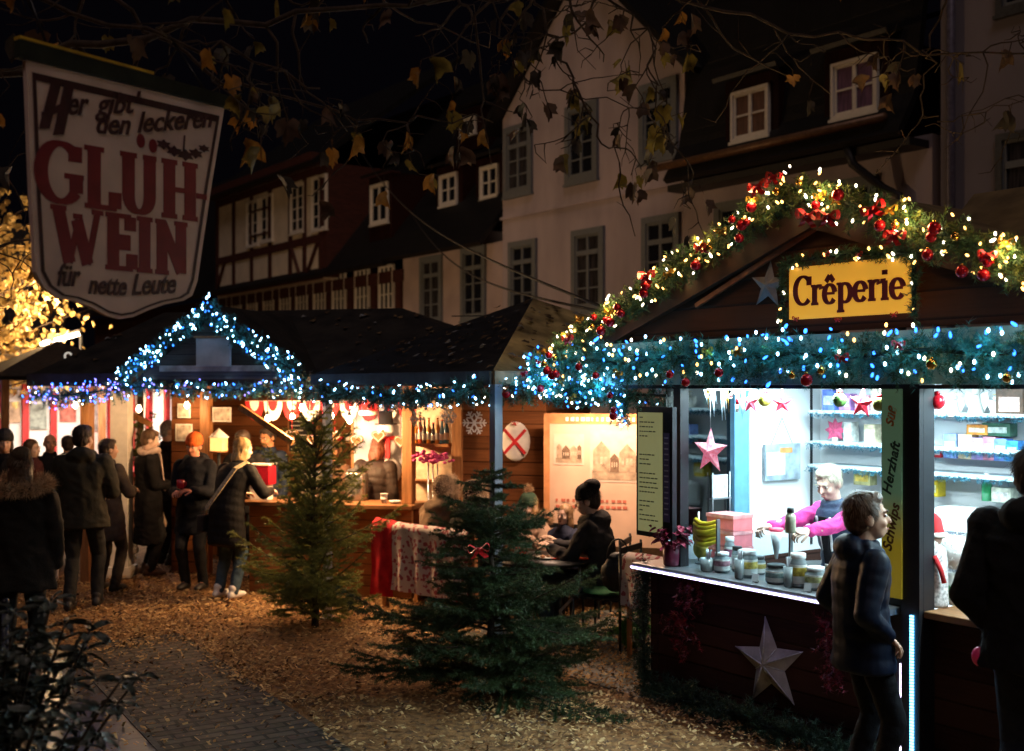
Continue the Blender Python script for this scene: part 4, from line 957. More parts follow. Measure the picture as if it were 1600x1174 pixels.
# hanging snowflakes
flake = mat("white felt snowflake", (.82, .80, .78), rough=.7, var=.05)
def snowflake(F, loc, Rr, label):
    t = thing_at(F, loc, "snowflake", label, "snowflake", group="snowflakes hanging under the eave"); b = MB()
    for i in range(6):
        a = PI / 3 * i + PI / 6; d = V(math.sin(a), 0, math.cos(a)); n_ = V(math.cos(a), 0, -math.sin(a)); j = i * .0003
        b.bar(d * .012 + V(0, j, 0), d * Rr + V(0, j, 0), .010, Rr * .12, flake, up=tuple(n_))
        for f_, l_ in ((.45, .34), (.72, .26)):
            for sg in (-1, 1): b.bar(d * Rr * f_ + V(0, j + .0011 * sg, 0), d * Rr * (f_ + l_ * .6) + n_ * sg * Rr * l_ + V(0, j + .0011 * sg, 0), .009, Rr * .10, flake, up=(n_ * .5 + d).normalized())
    b.box((0, 0, 0), (Rr * .3, .012, Rr * .3), flake, Matrix.Rotation(R(45), 3, 'Y')); b.build("flake", t)
    b = MB(); b.tube([(0, 0, Rr), (0, 0, Rr + .12)], .002, beige, 4); b.build("thread", t); return t
for px, py, rr, lab in ((741, 661, .125, "large white felt snowflake hanging left of the steel tent pole"), (652, 655, .085, "small white snowflake hanging in front of the left shelf post"), (701, 650, .085, "small white snowflake hanging before the right end of the bottles"), (484, 650, .06, "tiny white snowflake above the tall fir tip")):
    q = onplane(HF, px, py, -.35); snowflake(HF, (q.x, -.35, q.z), rr, lab)
# round felt ornament on the wall
q = onplane(HF, 806, 690, -.02); L = thing_at(HF, (q.x, -.02, q.z), "round_ornament", "white oval ornament with crossed red ribbons on the wooden wall", "ornament")
b = MB(); b.ball((0, 0, 0), (.15, .035, .20), wb, 18, 10); b.build("disc", L); b = MB(); b.bar((-.11, -.037, -.12), (.11, -.037, .12), .03, .012, rb, up=(0, 1, 0)); b.bar((-.11, -.039, .12), (.11, -.039, -.12), .03, .012, rb, up=(0, 1, 0)); b.build("ribbon", L); bow(L, (0, -.05, .19), .5)

# banner with old pictures
q0 = onplane(HF, 850, 815, -.28); q1 = onplane(HF, 850, 646, -.28)
L = thing_at(HF, (q0.x, -.28, q0.z - .22), "banner", "pale orange lit banner with sepia photographs behind the seated guests", "banner")
bw, bh = 1.28, q1.z - q0.z + .22
b = MB(); b.bx(0, bw, -.006, .006, 0, bh, mat("cream banner fabric", (.70, .47, .33), rough=.8, var=.18, scale=2.2)); b.build("fabric", L)
b = MB(); b.bx(.0, .06, -.010, -.0065, 0, bh, mat("orange banner edge", (.62, .26, .10), rough=.8, var=.3, scale=6)); b.bx(.061, bw, -.010, -.0065, bh - .10, bh, mat("orange banner edge", (0, 0, 0))); o = b.build("printed_border", L)
def photo_print(x0, x1, z0, z1, nm, seed):
    random.seed(seed); b = MB(); b.bx(x0, x1, -.010, -.0068, z0, z1, mat("print paper", (.66, .52, .40), rough=.8, var=.1))
    b.bx(x0 + .02, x1 - .02, -.012, -.0102, z0 + .02, z0 + (z1 - z0) * .22, mat("print mid sepia", (.40, .29, .19), rough=.8, var=.4, scale=18))
    d = mat("print dark sepia", (.16, .10, .06), rough=.8, var=.5, scale=25)
    md = mat("print light sepia", (.50, .38, .27), rough=.8, var=.35, scale=20); zb = z0 + (z1 - z0) * .20; a = x0 + .03; i = 0
    while a < x1 - .06:
        ww_ = min((x1 - x0) * random.uniform(.14, .30), x1 - .025 - a); hh_ = (z1 - z0) * random.uniform(.25, .42); y_ = -.0142 - .0006 * (i % 2)
        b.prism([(a, zb), (a + ww_, zb), (a + ww_, zb + hh_), (a + ww_ * .5, zb + hh_ + ww_ * .55), (a, zb + hh_)], y_, -.0122, d if i % 2 else mat("print mid sepia", (0, 0, 0)))
        for k in range(3): b.bx(a + ww_ * (.15 + .27 * k), a + ww_ * (.30 + .27 * k), y_ - .0005, y_ - .0001, zb + hh_ * .35, zb + hh_ * .7, md)
        a += ww_ + .004; i += 1
    b.build(nm, L)
photo_print(.10, .40, bh - .50, bh - .20, "sepia_print", 1); photo_print(.46, 1.02, bh - .66, bh - .16, "sepia_print", 2); photo_print(1.0, 1.26, bh - 1.1, bh - .72, "sepia_print", 3)
b = MB(); br_ = mat("faded red print", (.55, .16, .10), rough=.8, var=.3)
for i in range(26):
    x = .12 + (i % 13) * .055; z = .42 - (i // 13) * .06; b.bx(x, x + random.uniform(.02, .045), -.011, -.0082, z, z + .028, br_)
for i in range(16): b.bx(.22 + i * .05, .22 + i * .05 + random.uniform(.02, .04), -.0145, -.0125, bh - .075, bh - .035, whitefr)
b.build("printed_text", L)
random.seed(11)
lt = thing_at(HF, (q0.x + .65, -.85, 2.24), "added_batten_lamp", "added slim lamp batten under the eave lighting banner and seated guests", "lamp")  # unseen lamp, added to brighten the banner and the seated guests
b = MB(); b.bx(-.4, .4, -.03, .03, .0, .03, black_f); b.build("housing", lt); b = MB(); b.bx(-.38, .38, -.02, .02, -.006, -.001, led_p); b.build("tube", lt)
lamp("added_banner_light", 'AREA', (0, .02, -.02), 60, (1, .64, .42), .8, rot=(R(2), 0, 0), parent=lt, sizey=.1)

# ================================================================== HIPPED TENT ROOF over the seats (square, corner towards us)
PV = frame(-.12, 8.7, 0, -54.2)   # local -x runs along the left eave, +y along the right eave
a_ = 2.8; ez2 = 2.27; ap = 2.97
T = thing_at(PV, (0, 0, 0), "seating_pavilion", "small hipped pavilion with patched felt roof and steel corner pole over the guests", "pavilion")
moss = mat("mossy tan roof felt with lamplight", (.52, .38, .16), rough=.9, var=.85, scale=3.2, bump=.6, col2=(.66, .50, .22))  # mossy face, its tan also raised to carry the warm market light
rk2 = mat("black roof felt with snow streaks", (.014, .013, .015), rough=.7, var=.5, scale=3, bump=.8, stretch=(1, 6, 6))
b = MB()
c4 = [V(.1, -.1, ez2), V(.1, a_ + .1, ez2), V(-a_ - .1, a_ + .1, ez2), V(-a_ - .1, -.1, ez2)]; apx = V(-a_ / 2, a_ / 2, ap)
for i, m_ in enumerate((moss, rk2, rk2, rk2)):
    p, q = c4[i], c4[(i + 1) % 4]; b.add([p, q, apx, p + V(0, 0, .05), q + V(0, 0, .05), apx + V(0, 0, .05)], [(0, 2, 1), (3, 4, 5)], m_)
b.build("roof", T)
litter(T, c4[3], c4[0], apx, 110); litter(T, c4[0], c4[1], apx, 120)
b = MB(); fw = mat("grey tent fascia", (.03, .026, .022), rough=.7, var=.3)
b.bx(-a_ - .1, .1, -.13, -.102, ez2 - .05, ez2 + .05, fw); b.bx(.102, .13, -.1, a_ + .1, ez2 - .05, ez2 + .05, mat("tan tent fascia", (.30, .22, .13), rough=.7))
b.build("fascia", T)
galv = mat("galvanised steel", (.42, .46, .52), rough=.35, metal=.7, var=.2, scale=8, stretch=(1, 1, .3))
for x, y in ((0, 0), (-a_, 0), (-a_, a_), (0, a_)):
    b = MB(); b.bx(x - .035, x + .035, y - .035, y + .035, 0, ez2 - .05, galv); b.bx(x - .075, x + .075, y - .075, y + .075, .0, .012, galv); b.build("post", T)
garland(PV, [(.06, -.16, 2.20), (-1.0, -.16, 2.12), (-2.0, -.16, 2.14), (-a_ - .1, -.16, 2.16)], "dark fir garland with few blue bulbs along the left eave of the pavilion", rad=.11, dens=230, mats=[fir_d, fir_d, tin_b], bulbs=((B_ICE, 30), (B_BLUE, 14)), bs=1.0, glow=(.5, (.25, .55, 1)))
garland(PV, [(.17, .0, 2.2), (.17, .8, 2.15), (.17, 1.6, 2.13), (.17, a_, 2.16)], "dark fir garland with blue bulbs along the right eave of the pavilion", rad=.11, dens=230, mats=[fir_d, tin_b], bulbs=((B_ICE, 24), (B_BLUE, 24)), baubles=((red_ball, 4, .03),), bs=1.0, glow=(.5, (.25, .55, 1)))
# snow streaks on the dark slope stay in the roof felt; one white patch
# ================================================================== FAR LEFT HUT
FF = frame(-6.95, 17.6, 0, -54.2)
T = thing_at(FF, (0, 0, 0), "far_hut", "dark pyramid roofed hut with white lit inside and red posts at the far left", "market stall")
s_ = .95; ez3 = 2.30; b = MB(); c4 = [V(s_ + .2, -s_ - .2, ez3), V(s_ + .2, s_ + .2, ez3), V(-s_ - .2, s_ + .2, ez3), V(-s_ - .2, -s_ - .2, ez3)]; apx = V(0, 0, 2.86)
for i in range(4):
    p, q = c4[i], c4[(i + 1) % 4]; b.add([p, q, apx, p + V(0, 0, .05), q + V(0, 0, .05), apx + V(0, 0, .05)], [(0, 2, 1), (3, 4, 5)], mat("brown black tent roof", (.035, .028, .026), rough=.8, var=.3))
b.build("roof", T)
for x, y in ((s_, -s_), (s_, s_), (-s_, s_), (-s_, -s_)): b = MB(); b.bx(x - .05, x + .05, y - .05, y + .05, 0, ez3, post_w); b.build("post", T)
b = MB(); lw_ = mat("bright white stall lining", (.82, .80, .76), rough=.8, var=.06); b.bx(-s_ - .8, -s_ - .75, -s_ - 1.4, s_ + 1.2, .9, 2.25, lw_); b.bx(-s_ - 1.2, s_ + .6, s_ + .75, s_ + .8, .8, 2.25, lw_); b.build("lining", T)
b = MB()
for x in (-1.5, -.75, .1, .9): b.bx(x - .06, x + .06, s_ + .68, s_ + .745, .8, 2.25, mat("red stall upright", (.5, .03, .03), rough=.6))
b.build("upright", T)
for y in (-.47, -.08, .36, .86, 1.3): b = MB(); b.bx(-s_ - .745, -s_ - .66, y - .05, y + .05, .8, 2.25, mat("red stall upright", (.5, .03, .03), rough=.6)); b.build("upright", T)
for y, z0, hd, c_ in ((-.28, 1.62, .34, (.50, .34, .22)), (.13, 1.50, .42, (.30, .34, .30)), (.60, 1.62, .36, (.52, .16, .12)), (1.08, 1.45, .5, (.45, .42, .40))):
    b = MB(); b.bx(-s_ - .745, -s_ - .72, y - .13, y + .13, z0, z0 + hd, mat(f"stall poster {y}", c_, rough=.7, var=.6, scale=9)); b.build("poster", T)
b = MB(); b.bx(-s_ - .8, s_, s_ - .1, s_ + .3, .85, .92, mat("red counter", (.45, .03, .03), rough=.6)); b.bx(-s_ - .8, s_, s_ - .05, s_ + .02, 0, .85, wood_m); b.build("counter", T)
lamp("far_light", 'AREA', (-.2, .3, 2.26), 120, (1, .88, .74), 1.4, parent=T)
garland(FF, [(s_ + .2, -s_ - .25, 2.2), (0, -s_ - .3, 2.15), (-s_ - .3, -s_ - .25, 2.2)], "violet blue lit garland along the eave of the far left hut", rad=.12, dens=120, m=fir_d, bulbs=((B_VIO, 50), (B_BLUE, 26)), bs=1.3, glow=(1.0, (.2, .25, 1)))
# white ornament on its roof
q = P(113, 560, 16.6); L = thing("roof_ornament", "small white looped ornament on the dark roof of the far left hut", "ornament", q)
b = MB()
for dx in (-.06, .07): b.tube([V(dx + .05 * math.cos(a * PI / 6), 0, .05 * math.sin(a * PI / 6) + (.03 if dx < 0 else -.04)) for a in range(13)], .014, mat("white ornament tube", (.9, .85, .75), emit=.5, var=0), 6)
b.build("loops", L)
# floodlight bar and street lamp
q0, q1 = P(64, 538, 19.6), P(123, 522, 19.6); L = thing("floodlight_bar", "long bright white floodlight bar above the far left hut", "lamp", (q0 + q1) / 2)
b = MB(); c = (q0 + q1) / 2; b.bar(q0 - c, q1 - c, .06, .06, mat("bright tube", (1, .9, .75), emit=22, ecol=(1, .82, .58), var=0)); b.build("tube", L)
b = MB(); b.bar(q0 - c + V(0, .1, .06), q1 - c + V(0, .1, .06), .1, .05, sock); b.cyl(q1 - c + V(0, .1, 0), q1 - c + V(0, .1, -2.9), .03, .03, sock); b.build("pole", L)
lamp("flood", 'POINT', (-.1, -.1, .45), 680, (1, .62, .30), .25, parent=L)
q = P(208, 558, 24); L = thing("street_lamp", "small lit street lantern on a post left of the blue gable", "street lamp", (q.x, q.y, 0))
b = MB(); b.cyl((0, 0, 0), (0, 0, q.z - .18), .05, .035, sock); b.build("post", L); b = MB(); b.lathe([(.06, q.z - .16), (.19, q.z + .16), (.17, q.z + .18), (.02, q.z + .18)], mat("lantern glass", (1, .9, .7), emit=5, ecol=(1, .86, .62), var=0), n=6); b.build("lantern", L); b = MB(); b.lathe([(.23, q.z + .181), (.05, q.z + .32), (.02, q.z + .36)], sock, n=6); b.build("cap", L)
lamp("street_light", 'POINT', (0, -.5, q.z + .2), 150, (1, .72, .42), .15, parent=L)
# white column and dark door left of the hut
q = onground(181, 905); L = thing("white_column", "white square column at the left end of the wine hut", "column", (q.x, 13.4, 0)); b = MB(); b.bx(-.10, .10, -.1, .1, 0, 2.15, whitefr); b.build("shaft", L); b = MB(); b.bx(-.14, .14, -.14, .14, 0, .12, whitefr); b.build("foot", L)
# overhead cables to the creperie
for (p, q, lab) in ((P(560, 232, 30), CR @ V(pk.x - 1.9, -.3, 2.75), "upper black cable sagging from the houses to the creperie gable"), (P(640, 330, 29), CR @ V(pk.x - 1.75, -.3, 2.7), "lower black cable sagging from the houses to the creperie gable")):
    o = MB(); pts = [p.lerp(q, i / 24) - V(0, 0, .5 * math.sin(PI * i / 24)) - p for i in range(25)]; o.tube(pts, .012, mat("black cable", (.03, .026, .024), rough=.5), 6)
    o = o.build("cable"); o.location = p; tag(o, lab, "cable")
# ================================================================== TREES AND SHRUBS
bark = mat("dark bark", (.055, .036, .024), rough=.9, var=.5, scale=20, bump=.8)
def fir_tree(loc, H, Rb, label, m, seed, asp=1.0, dens=1.0, up=.25, top=.85, skip=0, trunk_r=.035, stems=None):
    random.seed(seed); t = thing("fir_tree", label, "tree", loc); trunk = MB()
    pts = [V(.015 * math.sin(i * 2.1), .012 * math.cos(i * 1.7), H * i / 8) for i in range(9)]
    trunk.tube(pts, [trunk_r * (1 - .9 * i / 8) for i in range(9)], bark, 7); segs = []; bough = MB()
    z = .055 * H
    while z < H * .97:
        f = z / H; rad = Rb * ((1 - f) ** top) + .04
        nb = random.randint(5, 8) if f < .8 else random.randint(4, 5)
        a0 = random.uniform(0, 6.28)
        for i in range(nb):
            a = a0 + 6.283 * i / nb + random.gauss(0, .38); L = rad * random.choice((random.uniform(.3, .75), random.uniform(.75, 1.1), random.uniform(.9, 1.35))); el = up * (.4 + f) + random.gauss(0, .19)
            d = V(math.cos(a), math.sin(a) , 0); base = V(0, 0, z + random.uniform(-.04, .04)); side = V(-d.y, d.x, 0)
            prev = base; k = max(4, int(L / .06)); path = [base]
            for j in range(1, k + 1):
                s = j / k; p = base + d * L * s + V(0, 0, L * (el * s - .22 * s * s + .20 * s ** 3)); path.append(p)
            bough.tube(path, [.009 * (1 - .8 * j / k) for j in range(k + 1)], bark, 4)
            for j in range(1, k + 1):
                p, q = path[j - 1], path[j]; segs.append((p, q)); s = j / k; tl = (L * .42 * (1 - s) + .05) * random.uniform(.6, 1.15)
                for sg in (-1, 1):
                    if random.random() < .9 * dens:
                        e = q + (d * .75 + side * sg * .9).normalized() * tl + V(0, 0, random.uniform(-.18, .12) * tl); segs.append((q, e)); mid = q.lerp(e, .55)
                        if tl > .09:
                            for s2 in (-1, 1): segs.append((mid, mid + (d * .9 + side * (sg * .45 + s2 * .55)).normalized() * tl * .42))
        z += random.uniform(.055, .085) * (1 + .3 * (1 - f)) / dens
    segs.append((V(0, 0, H * .88), V(0, 0, H * 1.02)))
    tr = trunk.build("trunk", t); bough.build("bough", tr)
    va, fa = needles(segs, 560, .030, .0050, spread=.75); c = MB(); c.raw(va, fa, m); c.build("crown", t)
    return t
fir_a = leafy("fir needles yellowish", (.17, .19, .045), tr=.35)
fir_b = leafy("fir needles deep green", (.040, .070, .026), tr=.3)
p = onground(492, 980); fir_tree((p.x, p.y, 0), 1.92, .74, "yellowish slender fir tree standing before the log front of the wine hut", fir_a, 3, up=.74, top=.60, dens=.84)
p = onground(765, 1078); fb = fir_tree((p.x + .02, p.y - .05, 0), 1.62, 1.0, "dark broad fir tree with red bow in front of the steel tent pole", fir_b, 5, up=.20, top=.78, dens=.92)
p2 = P(748, 858, p.y - .55); bo = thing("bow", "red velvet bow tied on the dark broad fir tree", "bow", p2); b = MB(); bow(bo, (0, 0, 0), 1.1)
# small firs and greens
def sprig_bush(loc, wd, h, label, m, n, seed, name="fir_shrub", ln=.03):
    random.seed(seed); t = thing(name, label, "shrub", loc); segs = []; st = MB()
    for i in range(n):
        a = random.uniform(0, 6.28); r = random.uniform(.1, 1); base = V(random.uniform(-.04, .04), random.uniform(-.04, .04), 0); tip = V(math.cos(a) * wd * r, math.sin(a) * wd * r, h * random.uniform(.35, 1) * (1.1 - .5 * r))
        pts = [base.lerp(tip, s) + V(0, 0, h * .25 * math.sin(PI * s)) for s in (0, .33, .66, 1)]; st.tube(pts, .005, bark, 4)
        for u in range(3):
            segs.append((pts[u], pts[u + 1])); d = (pts[u + 1] - pts[u]).normalized(); sd = d.cross(V(0, 0, 1)).normalized()
            for k in range(4):
                c = pts[u].lerp(pts[u + 1], k / 4)
                for sg in (-1, 1): segs.append((c, c + (d * .7 + sd * sg).normalized() * wd * .28 * random.uniform(.5, 1)))
    st.build("stem", t); va, fa = needles(segs, 520, ln, .0045); b = MB(); b.raw(va, fa, m); b.build("foliage", t); return t
fir_c = leafy("bright green sprays", (.08, .30, .06))
p = onground(992, 1020); sprig_bush((p.x, p.y + .15, .0), .26, .36, "bright green leafy plant between garden chair and creperie corner", fir_c, 26, 8, name="potted_greenery")
p = onground(985, 1000)
# broadleaf shrub in the near left corner
def leaf_arrays(bases, dirs, L, W, fold=.25):
    n = len(bases); B = np.array(bases); D = np.array(dirs); D /= np.linalg.norm(D, axis=1)[:, None]
    S = np.cross(D, np.tile([[0., 0, 1]], (n, 1)) + RNG.normal(0, .35, (n, 3))); S /= np.linalg.norm(S, axis=1)[:, None] + 1e-9; N_ = np.cross(S, D)
    L = (L * RNG.uniform(.7, 1.2, (n, 1))); W = W * RNG.uniform(.75, 1.15, (n, 1))
    rows = [B]
    for f, wv, dz in ((.3, .8, .02), (.6, 1, -.03), (.85, .6, -.12)):
        c = B + D * L * f + N_ * L * dz; rows += [c - S * W * wv / 2 + N_ * W * fold, c, c + S * W * wv / 2 + N_ * W * fold]
    rows.append(B + D * L + N_ * L * -.2); va = np.concatenate(rows); i = np.arange(n); g_ = lambda k: i + k * n
    fs = [np.stack([g_(0), g_(2), g_(1), g_(1)], 1)]
    q = []
    for a_, b_ in ((1, 4), (4, 7)): q += [np.stack([g_(a_), g_(a_ + 1), g_(b_ + 1), g_(b_)], 1), np.stack([g_(a_ + 1), g_(a_ + 2), g_(b_ + 2), g_(b_ + 1)], 1)]
    t = [np.stack([g_(0), g_(1), g_(2)], 1), np.stack([g_(0), g_(2), g_(3)], 1), np.stack([g_(7), g_(10), g_(8)], 1), np.stack([g_(8), g_(10), g_(9)], 1)]
    return va, q, t
def add_leaves(mb, bases, dirs, L, W, m):
    va, q, t = leaf_arrays(bases, dirs, L, W); o = len(mb.v); k = mb.slot(m); mb.v += va.tolist()
    for arr in q + t: mb.f += (arr + o).tolist(); mb.mi += [k] * len(arr); mb.smooth += [True] * len(arr)
random.seed(21)
shrub_l = mat("dull evergreen leaf", (.045, .058, .040), rough=.42, var=.5, scale=9, spec=.6, col2=(.15, .17, .15))
L = thing("evergreen_shrub", "near dark broadleaf shrub with frosted leaves in the bottom left corner", "shrub", (-1.98, 4.3, 0)); st = MB(); bs_ = []; ds_ = []
for i in range(95):
    a = random.uniform(0, 6.28); r = random.uniform(.10, .62); tip = V(math.cos(a) * r, math.sin(a) * r * .8, random.choice((random.uniform(.45, .85), random.uniform(1.0, 1.5))) * (1.05 - r * .35))
    pts = [V(0, 0, .02).lerp(tip, s) + V(0, 0, .12 * math.sin(PI * s)) for s in (0, .3, .6, .85, 1)]; st.tube(pts, [.014, .011, .008, .006, .004], bark, 5)
    for w_ in range(3):
        c = pts[4 - w_] if w_ < 2 else pts[3].lerp(pts[2], .6); nl = random.randint(6, 9)
        for k in range(nl):
            b_ = 6.283 * k / nl + random.gauss(0, .3); bs_.append(tuple(c)); ds_.append((math.cos(b_), math.sin(b_), random.uniform(-.35, .45)))
st.build("stem", L); b = MB(); add_leaves(b, bs_, ds_, .115, .038, shrub_l); b.build("foliage", L)
L = thing("garden_stake", "thin dark stake beside the corner shrub", "stake", (-1.98, 4.5, 0)); b = MB(); b.cyl((0, 0, 0), (0, 0, 1.35), .012, .012, mat("blueish stake", (.08, .09, .14), rough=.4)); b.build("rod", L); b = MB(); b.ball((0, 0, 1.36), .016, black_f); b.build("cap", L)

# maple with overhanging limbs; trunk just left of the picture
leafpoly = []
for a, r in ((90, 1), (78, .72), (66, .76), (52, .58), (37, .92), (24, .68), (8, .68), (-18, .72), (-40, .54), (-62, .46), (-85, .18)): leafpoly.append((r * math.cos(R(a)), r * math.sin(R(a))))
leafpoly = leafpoly + [(-x, y) for x, y in leafpoly[::-1] if x > .05]
LP = np.array(leafpoly); nl_ = len(LP)
def maple_leaves(mb, items, mats_):
    """items: (hang point, size, yaw, pitch, curl, mat index); leaf hangs from its stalk"""
    for (c, s, yaw, pit, cu, k) in items:
        M_ = Matrix.Translation(c) @ Matrix.Rotation(yaw, 4, 'Z') @ Matrix.Rotation(pit, 4, 'X')
        ax_ = random.uniform(.65, 1.05); vs = [M_ @ V((x + .12 * math.sin(y * 7 + c.x * 9)) * s * ax_ * (1 - cu * .35), cu * s * (abs(x) ** 1.5) * .9 + .15 * cu * s * math.sin(y * 5), -(y + .9) * s) for x, y in leafpoly]; vs.append(M_ @ V(0, -.04 * s, -.9 * s))
        mb.add(vs, [(i, (i + 1) % nl_, nl_) for i in range(nl_)], mats_[k], True)
        mb.add([M_ @ V(-.012 * s, 0, .0), M_ @ V(.012 * s, 0, .0), M_ @ V(0, 0, -.8 * s)], [(0, 1, 2)], mats_[k])
mleaf = [leafy("maple leaf yellow green", (.20, .15, .03), scale=14), mat("maple leaf brown", (.10, .055, .03), rough=.7, var=.5, scale=14), leafy("maple leaf orange", (.36, .17, .03), scale=14), mat("maple leaf dark", (.04, .03, .02), rough=.7, var=.5, scale=14)]
random.seed(33)
L = thing("maple_tree", "bare maple with hanging autumn leaves spreading limbs over the market", "tree", (-3.9, 5.3, 0)); OR = V(-3.9, 5.3, 0)
tr = MB(); tr.tube([V(-.75, 0, 0), V(-.70, .02, 1.2), V(-.72, .05, 2.6), V(-.62, .1, 3.6), V(-.5, .3, 5.2)], [.24, .19, .17, .14, .07], bark, 12); tr.build("trunk", L)
br = MB(); items = []
def limb(pts, r0, r1, n_sub, sub_len, leafs, droop=.55, mixw=(3, 3, 2, 3), lv=1):
    r0 *= .62; r1 *= .62; pts = [Vector(q) - OR for q in pts]; line = []
    for i in range(len(pts) - 1):
        for s in range(6): line.append(pts[i].lerp(pts[i + 1], s / 6) + V(random.gauss(0, .015), random.gauss(0, .015), random.gauss(0, .015)) * (1 + 6 * r0 * 4))
    line.append(pts[-1]); k = len(line); br.tube(line, [r0 + (r1 - r0) * i / (k - 1) for i in range(k)], bark, 6)
    for i in range(n_sub):
        c = line[random.randint(int(k * .15), k - 1)]; d = V(random.gauss(0, .8), random.gauss(0, .5), random.gauss(-droop, .5)).normalized(); ln = sub_len * random.uniform(.35, 1.1); tw = [c]; dd = d.copy()
        for s in range(7):
            dd = (dd + V(random.gauss(0, .35), random.gauss(0, .35), random.gauss(-.05, .3))).normalized(); tw.append(tw[-1] + dd * ln / 7)
        br.tube(tw, [r1 * .9 * (1 - .75 * s / 7) + .0015 for s in range(8)], bark, 5)
        for s in range(2, 8):
            if random.random() < .45:
                e = tw[s] + V(random.gauss(0, .5), random.gauss(0, .4), random.gauss(-.2, .4)).normalized() * ln * .3; m_ = (tw[s] + e) / 2 + V(random.gauss(0, .02), 0, random.gauss(0, .02)); br.tube([tw[s], m_, e], [.0035, .0025, .0015], bark, 4)
                if random.random() < leafs * .6: items.append((e, random.uniform(.05, .10), random.uniform(0, 6.28), random.gauss(0, .35), random.uniform(.3, 1.5), random.choices((0, 1, 2, 3), mixw)[0]))
            if random.random() < leafs * .22: items.append((tw[s], random.uniform(.05, .10), random.uniform(0, 6.28), random.gauss(0, .35), random.uniform(.2, 1.2), random.choices((0, 1, 2, 3), mixw)[0]))
limb([(-4.5, 5.4, 3.5), (-2.6, 5.6, 4.15), (-1.2, 5.9, 4.2), (.3, 6.1, 4.28), (1.6, 6.2, 4.4)], .055, .012, 20, .8, .55)
limb([(-4.55, 5.4, 3.1), (-2.9, 5.4, 3.55), (-2.0, 5.3, 3.75), (-1.0, 5.4, 3.95), (.1, 5.6, 4.1)], .05, .012, 16, .7, .42)
limb([(-2.0, 5.7, 4.15), (-1.5, 5.9, 3.75), (-.8, 6.0, 3.62), (-.1, 6.1, 3.6)], .018, .006, 14, .55, .7, mixw=(3, 2, 3, 2))
limb([(.1, 6.1, 4.3), (.25, 6.0, 3.95), (.42, 5.95, 3.6), (.55, 5.9, 3.35)], .014, .006, 11, .5, .75, mixw=(3, 5, 0, 5))
limb([(.5, 6.2, 4.3), (.75, 6.0, 4.0), (.72, 5.9, 3.65), (.9, 5.9, 3.3)], .012, .005, 11, .5, .75, mixw=(5, 4, 0, 4))
limb([(.0, 5.9, 4.1), (-.05, 5.9, 3.9), (.15, 5.9, 3.72), (.8, 6.0, 3.62)], .010, .004, 8, .4, .6, mixw=(2, 5, 0, 5))
limb([(.8, 6.2, 4.3), (1.5, 6.1, 4.1), (2.2, 6.1, 4.0), (3.1, 6.2, 3.95)], .016, .006, 16, .55, .35, mixw=(3, 4, 1, 3))
limb([(2.3, 6.1, 4.3), (2.2, 6.1, 3.95), (2.15, 6.1, 3.6), (2.3, 6.1, 3.62), (2.8, 6.1, 3.72)], .010, .004, 6, .45, .2)
limb([(-4.5, 5.2, 3.7), (-3.0, 4.9, 4.0), (-2.2, 4.9, 3.9), (-1.4, 5.2, 3.75), (-.9, 5.4, 3.6)], .03, .008, 22, .6, .5, mixw=(3, 2, 3, 3))
limb([(-4.5, 5.4, 2.6), (-3.2, 6.4, 2.9), (-2.6, 7.0, 3.2), (-2.1, 7.4, 3.3)], .02, .006, 12, .5, .4)
br.build("branch", L); lv = MB(); maple_leaves(lv, items, mleaf); lv.build("foliage", L)

# yellow tree by the floodlight
random.seed(5)
L = thing("yellow_tree", "floodlit golden yellow leaved tree at the far left edge", "tree", (-9.0, 18.6, 0)); tr = MB()
tr.tube([V(0, 0, 0), V(.1, 0, 1.8), V(.0, 0, 3.4), V(.15, 0, 5.2)], [.2, .16, .12, .05], bark, 9); tw = MB(); its = []
for i in range(150):
    a = random.uniform(0, 6.28); z = random.uniform(2.6, 5.2); r = random.uniform(.6, 2.3) * math.sqrt(max(.05, 1 - ((z - 3.6) / 1.9) ** 2)); tip = V(math.cos(a) * r, math.sin(a) * r, z + random.uniform(-.5, .5)); base = V(.05, 0, max(1.8, z - .9))
    pts = [base.lerp(tip, s) + V(random.gauss(0, .05), random.gauss(0, .05), .15 * math.sin(PI * s)) for s in (0, .25, .5, .75, 1)]; tw.tube(pts, [.03, .022, .015, .01, .004], bark, 5)
    for k in range(24): c = pts[random.randint(2, 4)] + V(random.gauss(0, .22), random.gauss(0, .22), random.gauss(0, .16)); its.append((c, random.uniform(.06, .11), random.uniform(0, 6.28), random.gauss(0, .8), random.uniform(.1, .8), random.choices((0, 1), (3, 2))[0]))
o = tr.build("trunk", L); tw.build("branch", o); b = MB(); maple_leaves(b, its, [leafy("golden leaf", (.50, .36, .13), var=.4), leafy("yellow ochre leaf", (.36, .25, .09), var=.4)]); b.build("crown", L)
# green branch hanging by the white column
sprig = thing("hanging_greenery", "leafy green bunch hanging under the violet garland beside the dark doorway", "greenery", P(226, 690, 14.2)); segs = []
for i in range(60): a = V(random.gauss(0, .10), random.gauss(0, .08), random.uniform(-.25, .35)); segs.append((a, a + V(random.uniform(-.12, .12), random.uniform(-.1, .1), random.uniform(-.14, .02))))
va, fa = needles(segs, 300, .05, .012); b = MB(); b.raw(va, fa, mat("yellowish green leaves", (.13, .16, .04), rough=.6, var=.4)); b.build("foliage", sprig); b = MB(); b.tube([(0, 0, -.2), (.02, 0, .5)], .006, bark); b.build("stem", sprig)  # yellowish green foliage
